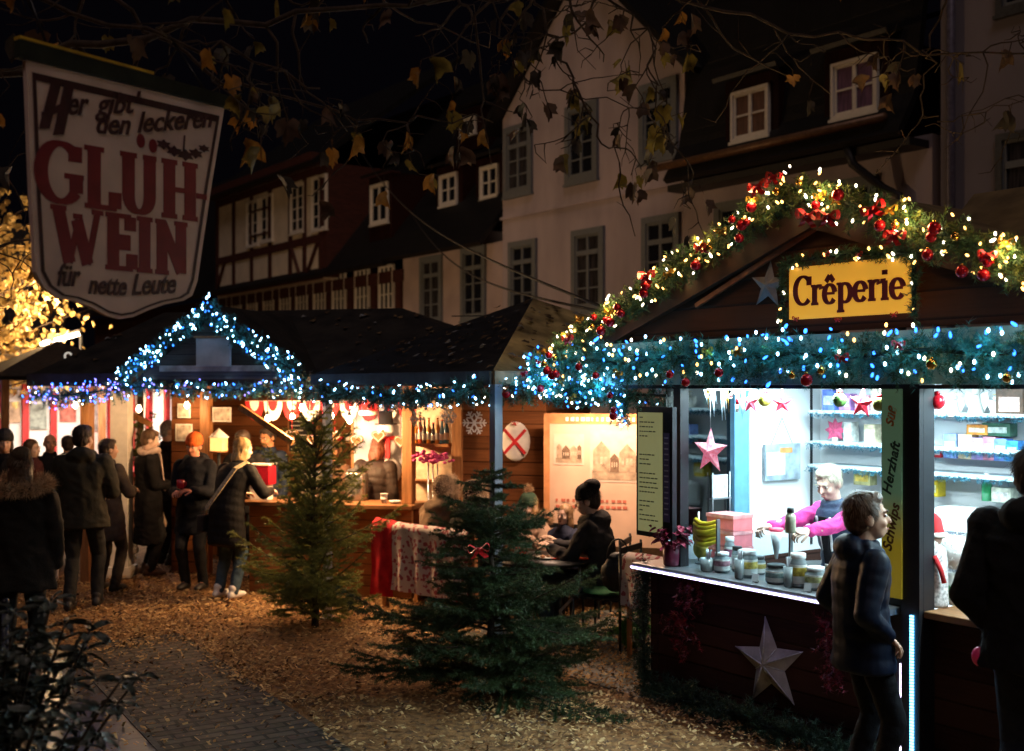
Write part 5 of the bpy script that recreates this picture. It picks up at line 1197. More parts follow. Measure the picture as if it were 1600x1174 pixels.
# ================================================================== hanging mulled wine shield
SG = frame(-1.91, 4.5, 0, math.degrees(math.atan2(.8, .602)))
zt = lambda px, py: onplane(SG, px, py, 0)
pl = zt(38, 95); pr = zt(348, 170); WS = pr.x - pl.x
T = thing_at(SG, (pl.x, 0, 0), "shield_sign", "big shield shaped hanging sign inviting to mulled wine in dark red lettering", "sign")
cream = mat("weathered cream sign face", (.74, .57, .50), rough=.6, var=.14, scale=5, bump=.1)
pts_px = [(38, 95), (348, 170), (328, 290), (306, 440), (298, 462), (285, 470), (255, 476), (232, 484), (205, 496), (186, 499), (165, 494), (140, 480), (112, 470), (88, 466), (66, 450), (53, 425), (46, 300)]
poly = []
for a, c in pts_px: q = zt(a, c); poly.append((q.x - pl.x, q.z))
cx = sum(p[0] for p in poly) / len(poly); cz = sum(p[1] for p in poly) / len(poly)
b = MB(); b.prism(poly, -.012, .012, cream); b.build("board", T)
line_m = mat("dark sign outline", (.045, .012, .015), rough=.5)
sc = lambda p, f: (cx + (p[0] - cx) * f, cz + (p[1] - cz) * f)
b = MB(); n = len(poly)
po = [sc(p, .945) for p in poly]; pi_ = [sc(p, .905) for p in poly]
for i in range(n):
    j = (i + 1) % n; b.add([(po[i][0], -.0145, po[i][1]), (po[j][0], -.0145, po[j][1]), (pi_[j][0], -.0145, pi_[j][1]), (pi_[i][0], -.0145, pi_[i][1])], [(0, 1, 2, 3)], line_m)
b.build("outline", T)
dred = mat("dark red sign paint", (.20, .010, .018), rough=.5, var=.15); dkb = mat("brown black sign paint", (.055, .014, .018), rough=.5)
def line_fit(s, a, c, h, thick, thin, dy, nm):
    """roman line running between two measured ends of its baseline on the board"""
    q0, q1 = zt(*a), zt(*c); b = MB(); roman(b, s, 0, 0, 1, dred, thick=thick, thin=thin, y=0, d=.02)
    x1 = max(v[0] for v in b.v); x0 = min(v[0] for v in b.v); L_ = q1.x - q0.x; sl_ = (q1.z - q0.z) / L_
    for i, v in enumerate(b.v): xx = (v[0] - x0) / (x1 - x0) * L_; b.v[i] = (q0.x - pl.x + xx, -.0135 - .001 + (v[1] * .2), q0.z + xx * sl_ + v[2] * h)
    return b.build(nm, T)
hG = zt(60, 205).z - zt(60, 312).z
line_fit("GLUH", (50, 314), (306, 346), hG * .93, .25, .085, 0, "lettering")
b = MB()
for a, c in ((217, 221), (236, 229)): b = MB(); q = zt(a, c); b.prism([(q.x - pl.x + .020 * math.cos(k * PI / 6), q.z + .030 * math.sin(k * PI / 6)) for k in range(12)], -.0155, -.0125, dred); b.build("lettering", T)
b = MB()
q = zt(312, 308); b.bx(q.x - pl.x - .028, q.x - pl.x + .028, -.0155, -.0125, q.z - .012, q.z + .012, dred)
b.build("lettering", T)
hW = zt(110, 316).z - zt(110, 408).z
line_fit("WEIN", (76, 412), (290, 432), hW * .98, .27, .085, 0, "lettering")
def script(s, a, c, size, off=.003):
    """painted script line whose baseline runs between two measured points of the board"""
    q0, q1 = zt(*a), zt(*c); o = text(s, size, dkb, "lettering", T, off=off, shear=.30, align='LEFT'); me = o.data
    xs = [v.co.x for v in me.vertices]; zs = [v.co.z for v in me.vertices]; k = (q1.x - q0.x) / (max(xs) - min(xs)); x0 = min(xs); base = -size * .28
    for v in me.vertices: xx = (v.co.x - x0) * k; v.co = (q0.x - pl.x + xx, v.co.y - .0145, q0.z + (v.co.z - base) + xx * (q1.z - q0.z) / (q1.x - q0.x))
    return o
b = MB()
for i_, (c0, c1, w0) in enumerate((((86, 132), (66, 200), 9), ((106, 136), (88, 210), 9), ((62, 182), (104, 164), 6))):
    q0, q1 = zt(*c0), zt(*c1); nx_ = w0 / FPX * 4.6; b.prism([(q0.x - pl.x - nx_, q0.z + .01), (q0.x - pl.x + nx_, q0.z + .02), (q1.x - pl.x + nx_, q1.z), (q1.x - pl.x - nx_, q1.z - .01)] if i_ < 2 else [(q0.x - pl.x, q0.z + nx_), (q0.x - pl.x, q0.z - nx_), (q1.x - pl.x, q1.z - nx_), (q1.x - pl.x, q1.z + nx_)], -.0155 - i_ * .0003, -.0125, dkb)
b.build("lettering", T)
script("ier", (95, 178), (136, 179), .135, .0022); script("gibt'", (146, 178), (217, 176), .125, .0020); script("den", (148, 208), (201, 210), .125, .0020); script("leckeren", (212, 207), (329, 198), .125, .0020)
script("für", (86, 446), (123, 446), .125, .0020); script("nette", (135, 458), (195, 461), .115, .0020); script("Leute", (203, 460), (272, 457), .125, .0020)
# little holly sprig drawn after the letters
b = MB(); q = zt(284, 237)
for dx, dz, rr in ((-.105, .012, .040), (-.05, -.008, .045), (.01, -.016, .048), (.065, .0, .042), (.11, .03, .032)): b.prism([(q.x - pl.x + dx + rr * (1 if k % 2 else .6) * math.cos(k * PI / 6), q.z + dz + rr * .55 * (1 if k % 2 else .6) * math.sin(k * PI / 6)) for k in range(12)], -.0152 - abs(dx) * .01, -.0125, dkb)
b.tube([(q.x - pl.x, -.014, q.z), (q.x - pl.x + .005, -.014, q.z + .07)], .004, dkb, 5); b.build("emblem", T)
# yellow edged green header board and chains
h0, h1 = zt(25, 62), zt(352, 150)
b = MB(); vs = [(0 - .03, -.02, h0.z), (WS + .02, -.02, h1.z), (WS + .02, -.02, pr.z + .004), (-.03, -.02, pl.z + .004)]; vs += [(x, .02, z) for x, y, z in vs]
b.add(vs, [(0, 3, 2, 1), (4, 5, 6, 7), (0, 1, 5, 4), (1, 2, 6, 5), (2, 3, 7, 6), (3, 0, 4, 7)], mat("dark green header board", (.012, .016, .008), rough=.8, var=.5)); b.build("header_board", T)
b = MB(); b.bar((-.03, 0, h0.z + .008), (WS * .6, 0, h0.z + (h1.z - h0.z) * .6 + .008), .045, .012, mat("yellow painted edge", (.55, .35, .03), rough=.5)); b.build("edge_strip", T)
for x, z0 in ((.1, h0.z + (h1.z - h0.z) * .1), (WS - .1, h0.z + (h1.z - h0.z) * .9)): b = MB(); b.tube([(x, 0, z0), (x + .03, .3, 4.0 if x < .5 else 3.85)], .006, black_f, 5); b.build("chain", T)
# ================================================================== PEOPLE
skin = mat("warm skin", (.55, .33, .23), rough=.55, var=.12, scale=9)
skin2 = mat("pale skin", (.62, .42, .33), rough=.55, var=.10, scale=9)
lipm = mat("lips", (.35, .10, .09), rough=.5); eyew = mat("eye white", (.7, .68, .65), rough=.3, var=0); eyed = mat("dark iris", (.02, .014, .01), rough=.2, var=0)
def cloth(n, c, var=.3, scale=12, rough=.85, bump=.35): return mat(n, c, rough=rough, var=var, scale=scale, bump=bump, bscale=60, spec=.15)
def capsule(a, b, ra, rb, n=12, puff=0, nrib=0):
    a = Vector(a); b = Vector(b); d = b - a; L = d.length; d = d.normalized(); u = d.orthogonal().normalized(); t = d.cross(u); st = []
    for i in range(5): an = -PI / 2 + PI / 2 * i / 4; st.append((math.sin(an) * ra, max(.001, math.cos(an) * ra)))
    k = max(2, nrib * 6) if nrib else 3
    for i in range(1, k): s = i / k; st.append((L * s, (ra + (rb - ra) * s) * (1 + puff * (abs(math.sin(PI * s * nrib)) - .5) if nrib else 1)))
    for i in range(5): an = PI / 2 * i / 4; st.append((L + math.sin(an) * rb, max(.001, math.cos(an) * rb)))
    return rings([(a + d * h, u * r, t * r) for h, r in st], n)
def rings(rs, n=18):
    vs = []; fs = []; k = len(rs)
    for c, u, t in rs:
        for j in range(n): an = 2 * PI * j / n; vs.append(Vector(c) + Vector(u) * math.cos(an) + Vector(t) * math.sin(an))
    for i in range(k - 1):
        for j in range(n): fs.append((i * n + j, i * n + (j + 1) % n, (i + 1) * n + (j + 1) % n, (i + 1) * n + j))
    fs.append(tuple(range(n))[::-1]); fs.append(tuple((k - 1) * n + j for j in range(n)))
    return vs, fs
def fused(name, pieces, vox, m, parent, amp=0., freq=7., extra=None, stretch=.5, smooth=1, vamp=None):
    """closed pieces melted into one continuous skin"""
    v = []; f = []
    for pv, pf in pieces: o = len(v); v += [tuple(p) for p in pv]; f += [tuple(i + o for i in q) for q in pf]
    me = bpy.data.meshes.new(name); me.from_pydata(v, [], f); me.update(); ob = bpy.data.objects.new(name, me); COL.objects.link(ob)
    r = ob.modifiers.new("remesh", 'REMESH'); r.mode = 'VOXEL'; r.voxel_size = vox; r.use_smooth_shade = True
    if smooth: s = ob.modifiers.new("smooth", 'SMOOTH'); s.factor = .5; s.iterations = smooth * 3
    dg = bpy.context.evaluated_depsgraph_get(); me2 = bpy.data.meshes.new_from_object(ob.evaluated_get(dg)); bpy.data.objects.remove(ob); bpy.data.meshes.remove(me)
    if amp:
        k = len(me2.vertices); co = np.empty(k * 3); no = np.empty(k * 3); me2.vertices.foreach_get("co", co); me2.vertices.foreach_get("normal", no); co = co.reshape(-1, 3); no = no.reshape(-1, 3); sd = random.random() * 50
        q_ = lambda a, b_, c_: .45 - 1.6 * abs(noise.noise(Vector((a, b_, c_))))
        dsp = np.array([q_(p[0] * freq + sd + p[2] * 2, p[1] * freq, p[2] * freq * stretch) + .6 * q_(p[0] * freq * 1.4 + sd, p[1] * freq * 1.4, p[2] * freq * 2.1 + p[0] * 4) for p in co])
        co += no * (dsp * amp)[:, None]; me2.vertices.foreach_set("co", co.ravel()); me2.update()
    if extra:
        v = [tuple(q.co) for q in me2.vertices]; f = [tuple(p.vertices) for p in me2.polygons]
        for pv, pf in extra: o = len(v); v += [tuple(p) for p in pv]; f += [tuple(i + o for i in q) for q in pf]
        me3 = bpy.data.meshes.new(name); me3.from_pydata(v, [], f); bpy.data.meshes.remove(me2); me2 = me3; me2.polygons.foreach_set("use_smooth", [True] * len(me2.polygons))
    me2.name = name; me2.materials.clear(); me2.materials.append(m); me2.update()
    o = bpy.data.objects.new(name, me2); COL.objects.link(o); o.parent = parent; return o
def ik(a, c, l1, l2, pole):
    a, c, pole = Vector(a), Vector(c), Vector(pole); d = c - a; L = min(d.length, (l1 + l2) * .995); d.normalize(); c = a + d * L
    x = (l1 * l1 - l2 * l2 + L * L) / (2 * L); h = math.sqrt(max(1e-6, l1 * l1 - x * x)); p = (pole - d * pole.dot(d)).normalized(); return a + d * x + p * h, c
def hand(w, d, up, s, grip=.5, side=1):
    """palm, four unequal bent fingers and a thumb leaving the side of the palm; w wrist, d pointing direction, up back of the hand"""
    w, d, up = Vector(w), Vector(d).normalized(), Vector(up); up = (up - d * up.dot(d)).normalized(); lat = d.cross(up) * side; out = []
    out.append(rings([(w - d * .01 * s, lat * .026 * s, up * .020 * s), (w + d * .02 * s, lat * .034 * s, up * .017 * s), (w + d * .06 * s, lat * .042 * s, up * .015 * s), (w + d * .09 * s, lat * .040 * s, up * .012 * s), (w + d * .096 * s, lat * .03 * s, up * .006 * s)], 12))
    for k, (off, ln) in enumerate(((-.030, .070), (-.010, .080), (.010, .075), (.029, .058))):
        p = w + d * .086 * s + lat * off * s; dd = d.copy(); pts = [p - d * .015 * s]; a = 0
        for q, fr in enumerate((.42, .33, .25)):
            a += grip * (.75 if q == 0 else .95); dd = (d * math.cos(a) - up * math.sin(a)); pts.append(pts[-1] + dd * ln * s * fr + (d * .015 * s if q == 0 else V(0, 0, 0)))
        for q in range(3): out.append(capsule(pts[q], pts[q + 1], (.0095 - q * .0012) * s, (.0085 - q * .0013) * s, 7))
    t0 = w + d * .022 * s - lat * .026 * s; t1 = t0 + (d * .75 - lat * .7 - up * .25).normalized() * .038 * s; t2 = t1 + (d * .9 - lat * .15 - up * (.3 + grip * .5)).normalized() * .032 * s; t3 = t2 + (d * .9 + lat * .1 - up * (.3 + grip * .7)).normalized() * .024 * s
    out += [capsule(t0, t1, .014 * s, .011 * s, 7), capsule(t1, t2, .011 * s, .0095 * s, 7), capsule(t2, t3, .0095 * s, .008 * s, 7)]
    return out
def fur_mb(mb, centers, r, n, ln, m, wd=.004):
    c = np.array([tuple(p) for p in centers])[RNG.integers(0, len(centers), n)]; d = RNG.normal(size=(n, 3)); d /= np.linalg.norm(d, axis=1)[:, None]
    p = c + d * r * RNG.uniform(.5, 1, (n, 1)); e = d + RNG.normal(0, .5, (n, 3)); e /= np.linalg.norm(e, axis=1)[:, None]; s = np.cross(e, RNG.normal(size=(n, 3))); s /= np.linalg.norm(s, axis=1)[:, None]
    va = np.concatenate([p - s * wd / 2, p + s * wd / 2, p + e * ln * RNG.uniform(.5, 1.2, (n, 1))]); i = np.arange(n); mb.raw(va, np.stack([i, i + n, i + 2 * n], 1), m)

def person(label, pos, yaw, H=1.72, sex='m', skinm=None, jacket=None, hem=.47, puff=0, trousers=None, shoes=None, hair='short', hairm=None, hat=None, hatm=None, hood=None, hoodm=None, scarf=None, lean=(0, 0), turn=0, nod=0, tilt=0, rw=None, lw=None, sit=None, step=.0, face=1, near=False, strap=None, grip=.5, bulk=1.0, collar=True, furhood=None, pom=None, vest=None, arms=True, sleeves=None, hipz=None, hand_up=(0, 0, 1), hsc=1.0, group=None):
    t = thing("person", label, "person", pos, yaw, group); s = H / 1.75; skinm = skinm or skin; vx = .008 if near else .012
    jm = jacket or cloth("black coat", (.008, .0075, .0085)); tm = trousers or cloth("dark trousers", (.010, .010, .013)); sm = shoes or mat("dark shoes", (.02, .017, .015), rough=.5, var=.2)
    hip = V(0, 0, (hipz if hipz else (.50 * s if sit else .925 * s))) ; hip = hip if sit is None else V(0, sit.get('y', 0), hip.z if not hipz else hipz)
    nk = hip + V(lean[0], lean[1], .52 * s); spine = nk - hip; ax = V(1, 0, 0); ay = spine.cross(ax).normalized() * -1; ay = ay if ay.y > 0 else -ay
    def st(f): return hip + spine * f + (ay * (-.02 * s * math.sin(PI * min(1, max(0, f)))))
    w_ = {'m': 1.0, 'f': .90}[sex] * bulk; hf = {'m': 1.0, 'f': 1.05}[sex]
    sh = [st(.88) + ax * (sg * .172 * s * w_) for sg in (1, -1)]
    tor = [(-.16, .085, .09), (0, .165 * hf, .115), (.22, .150, .108), (.42, .142, .104), (.65, .162, .112), (.82, .175, .105), (.93, .135, .085), (1.0, .07, .065)]
    body = [rings([(st(f), ax * a * s * w_, ay * b_ * s) for f, a, b_ in tor])]
    # head
    hc = nk + V(lean[0] * .25, lean[1] * .28 + .025 * s, .165 * s * (1 + (hsc - 1) * .55)); hs = s * hsc * (1.0 if H > 1.5 else 1.08)
    HM = Matrix.Translation(hc) @ Matrix.Rotation(R(turn), 4, 'Z') @ Matrix.Rotation(R(-nod), 4, 'X') @ Matrix.Rotation(R(tilt), 4, 'Y') @ Matrix.Scale(hs, 4)
    E = lambda c, r, n=14, k=10: ell(c, r, n, k, HM)
    hp = [E((0, -.012, .028), (.076, .094, .088)), E((0, .026, -.03), (.060, .062, .085)), E((0, .042, -.080), (.040, .038, .032)), E((.077, -.012, -.012), (.012, .024, .033)), E((-.077, -.012, -.012), (.012, .024, .033)), E((0, .076, .022), (.048, .016, .012)), E((.034, .062, -.035), (.024, .022, .022)), E((-.034, .062, -.035), (.024, .022, .022)), E((0, .078, -.066), (.024, .014, .010)), E((0, .078, -.080), (.018, .012, .008))]
    hp.append(capsule(HM @ V(0, .086, .004), HM @ V(0, .104, -.030), .009 * hs, .0135 * hs, 8)); hp.append(capsule(HM @ V(0, -.02, -.06), nk - spine * .06, .056 * s, .062 * s))
    body += hp
    # arms
    ua, fa_ = .29 * s, .26 * s; handp = []; W = []; EL = []
    for i, sg in enumerate((1, -1)):
        tgt = (rw, lw)[i]; tgt = Vector(tgt) if tgt else sh[i] + V(sg * .055, .06, -.53) * s
        e, c = ik(sh[i], tgt, ua, fa_, V(sg * .55, -.8, -.35)); EL.append(e); W.append(c)
        body += [capsule(sh[i], e, .052 * s * w_, .042 * s), capsule(e, c, .042 * s, .028 * s)]
        d = (c - e).normalized(); up = V(sg * .9, .2, .3) if abs(d.z) > .75 else Vector(hand_up) + V(sg * .3, 0, 0)
        handp += hand(c - d * .005, d, up, s * .98, grip, -sg)
    # legs
    AN = []; KN = []; hj = [hip + V(sg * .088 * s, 0, -.02 * s) for sg in (1, -1)]
    for i, sg in enumerate((1, -1)):
        if sit: an = V(sg * (.11 + .02 * i) * s, hip.y + sit.get('foot', .42) * s, .09 * s) - V(0, 0, 0)
        else: an = V(sg * .105 * s, (step if i == 0 else -step) , .09 * s)
        k, an = ik(hj[i], an, .43 * s, .42 * s, V(sg * .1, 1, .2)); AN.append(an); KN.append(k)
        body += [capsule(hj[i], k, .078 * s, .056 * s), capsule(k, an, .054 * s, .038 * s), capsule(an, an + V(0, .12 * s, -.055 * s), .035 * s, .028 * s)]
    fused("body", body, vx if near else .011, skinm, t, extra=handp)
    # trousers
    tr = [rings([(hip + V(0, 0, z * s), V(a * s * w_, 0, 0), V(0, b_ * s, 0)) for z, a, b_ in ((-.10, .10, .09), (-.04, .165, .125), (.05, .17, .125), (.13, .155, .115), (.15, .13, .09))])]
    for i in range(2): tr += [capsule(hj[i], KN[i], .094 * s, .070 * s), capsule(KN[i], AN[i] + V(0, 0, .0), .070 * s, .055 * s)]
    fused("trousers", tr, .013, tm, t, amp=.008, freq=9)
    for i in range(2):
        a = AN[i]; shp = [rings([(V(a.x, a.y + y * s, .035 * s + hgt * s * .4), V(wd * s, 0, 0), V(0, 0, hgt * s)) for y, wd, hgt in ((-.085, .022, .02), (-.065, .038, .045), (0, .045, .052), (.08, .050, .040), (.145, .046, .030), (.185, .024, .016))]), capsule(V(a.x, a.y - .01, .06 * s), a + V(0, -.01, .03), .045 * s, .052 * s)]
        fused("shoe", shp, .010, sm, t)
    # coat / jacket
    jk = []; hz_ = hem * H if not sit else None
    js = [(f, a * w_ * 1.13 + .018, b_ + .042) for f, a, b_ in tor if f >= 0]
    base = []
    if not sit:
        dz = hip.z - hz_; kk = max(1, int(dz / .08)) if dz > 0 else 0
        for i in range(kk, 0, -1): f = i / kk; base.append((hip - V(0, 0, dz * f), (.165 * hf * w_ * 1.13 + .018) * (1 + .10 * f), .157 * (1 + .10 * f)))
        if dz < 0: js = [q for q in js if hip.z + spine.z * q[0] > hz_ - .01] or js
    prof = base + [(st(f), a, b_) for f, a, b_ in js]
    if puff:
        fine = []
        for (p, q) in zip(prof, prof[1:]):
            L_ = (q[0] - p[0]).length; m_ = max(2, int(L_ / .016))
            for i in range(m_): f = i / m_; fine.append((p[0].lerp(q[0], f), p[1] + (q[1] - p[1]) * f, p[2] + (q[2] - p[2]) * f))
        fine.append(prof[-1]); acc = 0; pr2 = []
        for i, (c, a, b_) in enumerate(fine):
            if i: acc += (c - fine[i - 1][0]).length
            g_ = 1 + puff * (abs(math.sin(PI * acc / .085)) - .55); pr2.append((c, a * g_, b_ * g_))
        prof = pr2
    jk.append(rings([(c, ax * a * s, ay * b_ * s) for c, a, b_ in prof], 22))
    nr = 4 if puff else 0; slv = []
    for i in range(2):
        up_ = [capsule(sh[i], EL[i], .080 * s * w_, .066 * s, puff=puff * 1.2, nrib=nr)]; fo = [capsule(EL[i], W[i] - (W[i] - EL[i]).normalized() * .03, .066 * s, .048 * s, puff=puff * 1.2, nrib=nr)]
        
        if sleeves: up_ = [capsule(sh[i], EL[i], .060 * s, .050 * s)]; fo = [capsule(EL[i], W[i] - (W[i] - EL[i]).normalized() * .03, .050 * s, .036 * s)]
        (slv if sleeves else jk).extend(up_ + fo)
    if collar: jk.append(rings([(nk + spine.normalized() * z * s + V(0, .005, 0), ax * r_ * s, ay * r_ * s) for z, r_ in ((-.07, .095), (-.01, .092), (.035, .086), (.05, .066))], 16))
    if hood: jk += [ell(nk + V(0, -.085 * s, .0) + ay * 0, (.135 * s, .085 * s, .085 * s), 14, 9), capsule(nk + V(-.09, -.02, .02) * s, nk + V(-.055, .075, -.02) * s, .045 * s, .035 * s), capsule(nk + V(.09, -.02, .02) * s, nk + V(.055, .075, -.02) * s, .045 * s, .035 * s)]
    if hood == 'up': jk += [E((0, -.03, .03), (.105, .112, .115)), E((0, -.03, -.07), (.095, .09, .08))]
    fused("coat" if hem < .44 else "jacket", jk, .010 if (near or puff) else .013, jm, t, amp=.016 if not puff else .005, freq=6, smooth=1)
    if sleeves: fused("sleeve", slv + [ell(sh[0], (.080 * s,) * 3, 10, 7), ell(sh[1], (.080 * s,) * 3, 10, 7)], .008, sleeves, t, amp=.016, freq=9, stretch=1.2)
    if furhood:
        b = MB(); cs = []
        for k in range(28):
            an = 2 * PI * k / 28
            if hood == 'up': cs.append(HM @ V(.095 * math.cos(an), .055, .115 * math.sin(an) - .01))
            else: cs.append(nk + V(.165 * bulk * math.cos(an), -.065 + .13 * bulk * math.sin(an), .055 + .03 * math.sin(an)) * s)
        fur_mb(b, cs, .055 * s, 5000, .05, furhood)
        if hood == 'up': fur_mb(b, [HM @ V(0, -.03, .03)], .112 * s, 9000, .028, furhood)
        b.build("fur_trim", t)
    # hair and hats
    hm = hairm or mat("dark brown hair", (.03, .018, .012), rough=.6, var=.4, scale=40, stretch=(1, 1, .2))
    hpz = []
    if hair in ('short', 'bun', 'long', 'pony'): hpz = [E((0, -.024, .042), (.085, .096, .086)), E((0, -.05, -.01), (.078, .066, .08))]
    if hair == 'short': hpz += [E((0, .028, .088), (.062, .052, .034), 12, 8)]
    if hair == 'long': hpz += [E((0, -.06, -.10), (.085, .055, .12)), E((.066, -.02, -.06), (.024, .05, .10)), E((-.066, -.02, -.06), (.024, .05, .10))]
    if hair == 'bun': hpz += [E((0, -.062, .112), (.046, .046, .040)), E((0, .03, .096), (.062, .046, .030))]
    if hair == 'pony': hpz += [capsule(HM @ V(0, -.10, .05), HM @ V(0, -.15, -.10), .035 * hs, .02 * hs)]
    if hpz:                                       # hair cap with strands lying over it, running down from the crown
        st_ = []
        for _ in range(1500 if near else 600):
            a_, z_ = random.uniform(0, 6.283), random.uniform(-.75, 1); r_ = math.sqrt(max(0, 1 - z_ * z_)); p_ = V(.087 * r_ * math.cos(a_), -.026 + .099 * r_ * math.sin(a_), .036 + .094 * z_)
            if p_.y > .035 and p_.z < .075: continue
            nrm = V(p_.x, p_.y + .026, p_.z - .036).normalized(); cr_ = V(.02, -.05, .13); d_ = (p_ - cr_); d_ = (d_ - nrm * d_.dot(nrm)); d_ = (d_.normalized() if d_.length > .01 else V(1, 0, 0)) + nrm * random.uniform(-.02, .22) + V(random.gauss(0, .22), random.gauss(0, .22), random.gauss(0, .1)); s_ = nrm.cross(d_).normalized() * .0022; L_ = random.uniform(.025, .05)
            st_.append(([HM @ (p_ - s_), HM @ (p_ + s_), HM @ (p_ + d_ * L_)], [(0, 1, 2)]))
        fused("hair", hpz, .008, hm, t, amp=.007, freq=30, stretch=.5, smooth=0, extra=st_)
    if hat:
        mm = hatm or cloth("dark knit", (.02, .02, .022))
        hp_ = [E((0, -.014, .062), (.090, .106, .096), 18, 12), rings([(HM @ V(0, -.012, z), HM.to_3x3() @ V(a, 0, 0), HM.to_3x3() @ V(0, b_, 0)) for z, a, b_ in ((.018, .080, .096), (.022, .092, .108), (.06, .094, .110), (.068, .086, .1))], 22)]
        if hat == 'slouch': hp_.append(E((0, -.06, .12), (.070, .08, .06)))
        fused("hat", hp_, .007, mm, t, amp=.004, freq=45, stretch=.15)
        if hat == 'pom': b = MB(); b.ball(HM @ V(0, -.02, .17), .03, pom, 8, 6); fur_mb(b, [HM @ V(0, -.02, .18)], .04, 700, .035, pom); b.build("pompom", t)
    if scarf:
        sc_ = []
        for k in range(16): an, bn = 2 * PI * k / 16, 2 * PI * (k + 1) / 16; f_ = lambda q: nk + V(.095 * math.cos(q), .10 * math.sin(q) + .01, .03 + .02 * math.sin(q * 2)) * s; sc_.append(capsule(f_(an), f_(bn), .038 * s, .038 * s, 8))
        p0 = nk + V(.05, .12, .0) * s; p1 = st(.55) + V(.045 * s, .17 * s, 0); p2 = st(.15) + V(.05 * s, .18 * s, 0)
        sc_ += [rings([(p0, V(.045, 0, 0) * s, V(0, .016, 0)), (p1, V(.055, 0, 0) * s, V(0, .014, 0)), (p2, V(.06, 0, 0) * s, V(0, .012, 0))], 10)]
        fused("scarf", sc_, .010, scarf, t, amp=.006, freq=18)
    if vest:
        b = MB(); f_ = ay * 1.0
        def fr(f, x): a_ = np.interp(f, [q[0] for q in prof_f], [q[2] for q in prof_f]); return st(f) + ax * x * s + ay * (a_ * s * math.sqrt(max(.1, 1 - (x / .24) ** 2)) + .010)
        prof_f = js
        for p, q, w2, m_ in ((.2, .92, .06, vest[0]),): b.bar(fr(p, 0), fr(q, 0), w2, .012, m_, up=tuple(ay))
        for sg in (-1, 1): b.bar(fr(.45, sg * .036), fr(.92, sg * .062), .012, .012, vest[1], up=tuple(ay))
        b.build("vest_front", t)
    if strap:
        b = MB(); pts = [st(.9) + V(.10 * s, .13 * s, .03), st(.98) + V(.12 * s, .0, .04), st(.9) + V(.10 * s, -.145 * s, .02), st(.5) + V(0, -.185 * s, 0), st(.12) + V(-.13 * s, -.185 * s, 0), st(.0) + V(-.24 * s, -.06 * s, 0)]
        for p, q in zip(pts, pts[1:]): b.bar(p, q, .045, .012, strap, up=(0, -1, .2))
        b.build("bag_strap", t)
        b = MB(); c = st(-.02) + V(-.27 * s, .0, -.10); b.box(c, (.09, .24, .18), mat("dark handbag leather", (.025, .022, .022), rough=.4)); b.build("bag", t, bevel=.02)
    # face
    if face:
        for sg in (1, -1):
            b = MB(); v_, f_ = E((sg * .031, .078, .002), (.0135, .0085, .0075), 10, 7); b.add(v_, f_, eyew, True); v_, f_ = E((sg * .031, .0845, .002), (.0062, .0042, .0062), 8, 6); b.add(v_, f_, eyed, True); b.build("eye", t)
            b = MB(); v_, f_ = E((sg * .032, .0885, .024), (.020, .006, .0045), 8, 5); b.add(v_, f_, hm, True); b.build("eyebrow", t)
        b = MB(); v_, f_ = E((0, .0905, -.067), (.020, .006, .0055), 10, 6); b.add(v_, f_, lipm, True); b.build("mouth", t)
    t["W"] = 0; del t["W"]
    return t
def loc(pos, yaw, p):
    """world point in a person's own coordinates"""
    return (Matrix.Translation(pos) @ Matrix.Rotation(R(yaw), 4, 'Z')).inverted() @ Vector(p)
def feet(px, py): q = onground(px, py); return V(q.x, q.y, 0)

navy = cloth("navy padded nylon", (.003, .006, .017), rough=.5, bump=.1); oliv = cloth("dark olive waxed cotton", (.026, .024, .017), rough=.7); blk = cloth("black coat", (.008, .0075, .0085)); gryj = cloth("brown grey jacket", (.06, .046, .036))
jean = cloth("blue jeans", (.05, .085, .12)); blond = mat("blonde hair", (.42, .27, .12), rough=.5, var=.4, scale=40, stretch=(1, 1, .2)); greyh = mat("grey hair", (.28, .26, .25), rough=.6, var=.4, scale=40); brownh = mat("brown hair", (.09, .048, .025), rough=.5, var=.4, scale=40, stretch=(1, 1, .2)); whiteh = mat("platinum hair", (.46, .41, .32), rough=.5, var=.25, scale=40)
auburn = mat("auburn hair", (.13, .04, .02), rough=.5, var=.4, scale=40); fur_t = mat("tan fur", (.42, .27, .15), rough=.9, var=.4, scale=30); fur_w = mat("pale fur", (.62, .48, .34), rough=.9, var=.35, scale=30)
whsh = mat("white sneakers", (.75, .73, .68), rough=.5, var=.1)

# --- creperie: vendor, boy, man
vp = CR @ V(1.08, .74, .05); va_ = 124
person("creperie vendor with short platinum hair, navy vest and pink sleeves working behind the counter", vp, va_, 1.64, 'f', skin2, cloth("navy quilted vest", (.035, .055, .095), rough=.5), hem=.50, puff=.06, hair='short', hairm=whiteh, lean=(0, .12), nod=22, turn=8, rw=loc(vp, va_, P(1192, 826, 7.55)), lw=loc(vp, va_, P(1236, 838, 7.22)), near=True, vest=(cloth("black shirt", (.01, .01, .012)), cloth("white piping", (.7, .7, .72))), sleeves=cloth("hot pink fleece", (.72, .06, .28)), grip=.8, trousers=cloth("dark trousers", (.02, .02, .02)), hand_up=(0, 0, 1))
bp = P(1349, 900, 6.1); bp.z = 0
person("boy with short brown hair in navy puffer jacket seen from the side at the creperie", bp, -84, 1.63, 'm', skin, navy, hem=.44, puff=.030, hair='short', hairm=brownh, hood=True, near=True, turn=-8, nod=-5, hsc=1.16, bulk=1.06, lw=(-.15, .06, .90), rw=(.15, .08, .90), trousers=cloth("black jogging trousers", (.003, .003, .005)), step=.03)
mp_ = P(1622, 900, 5.25); mp_.z = 0
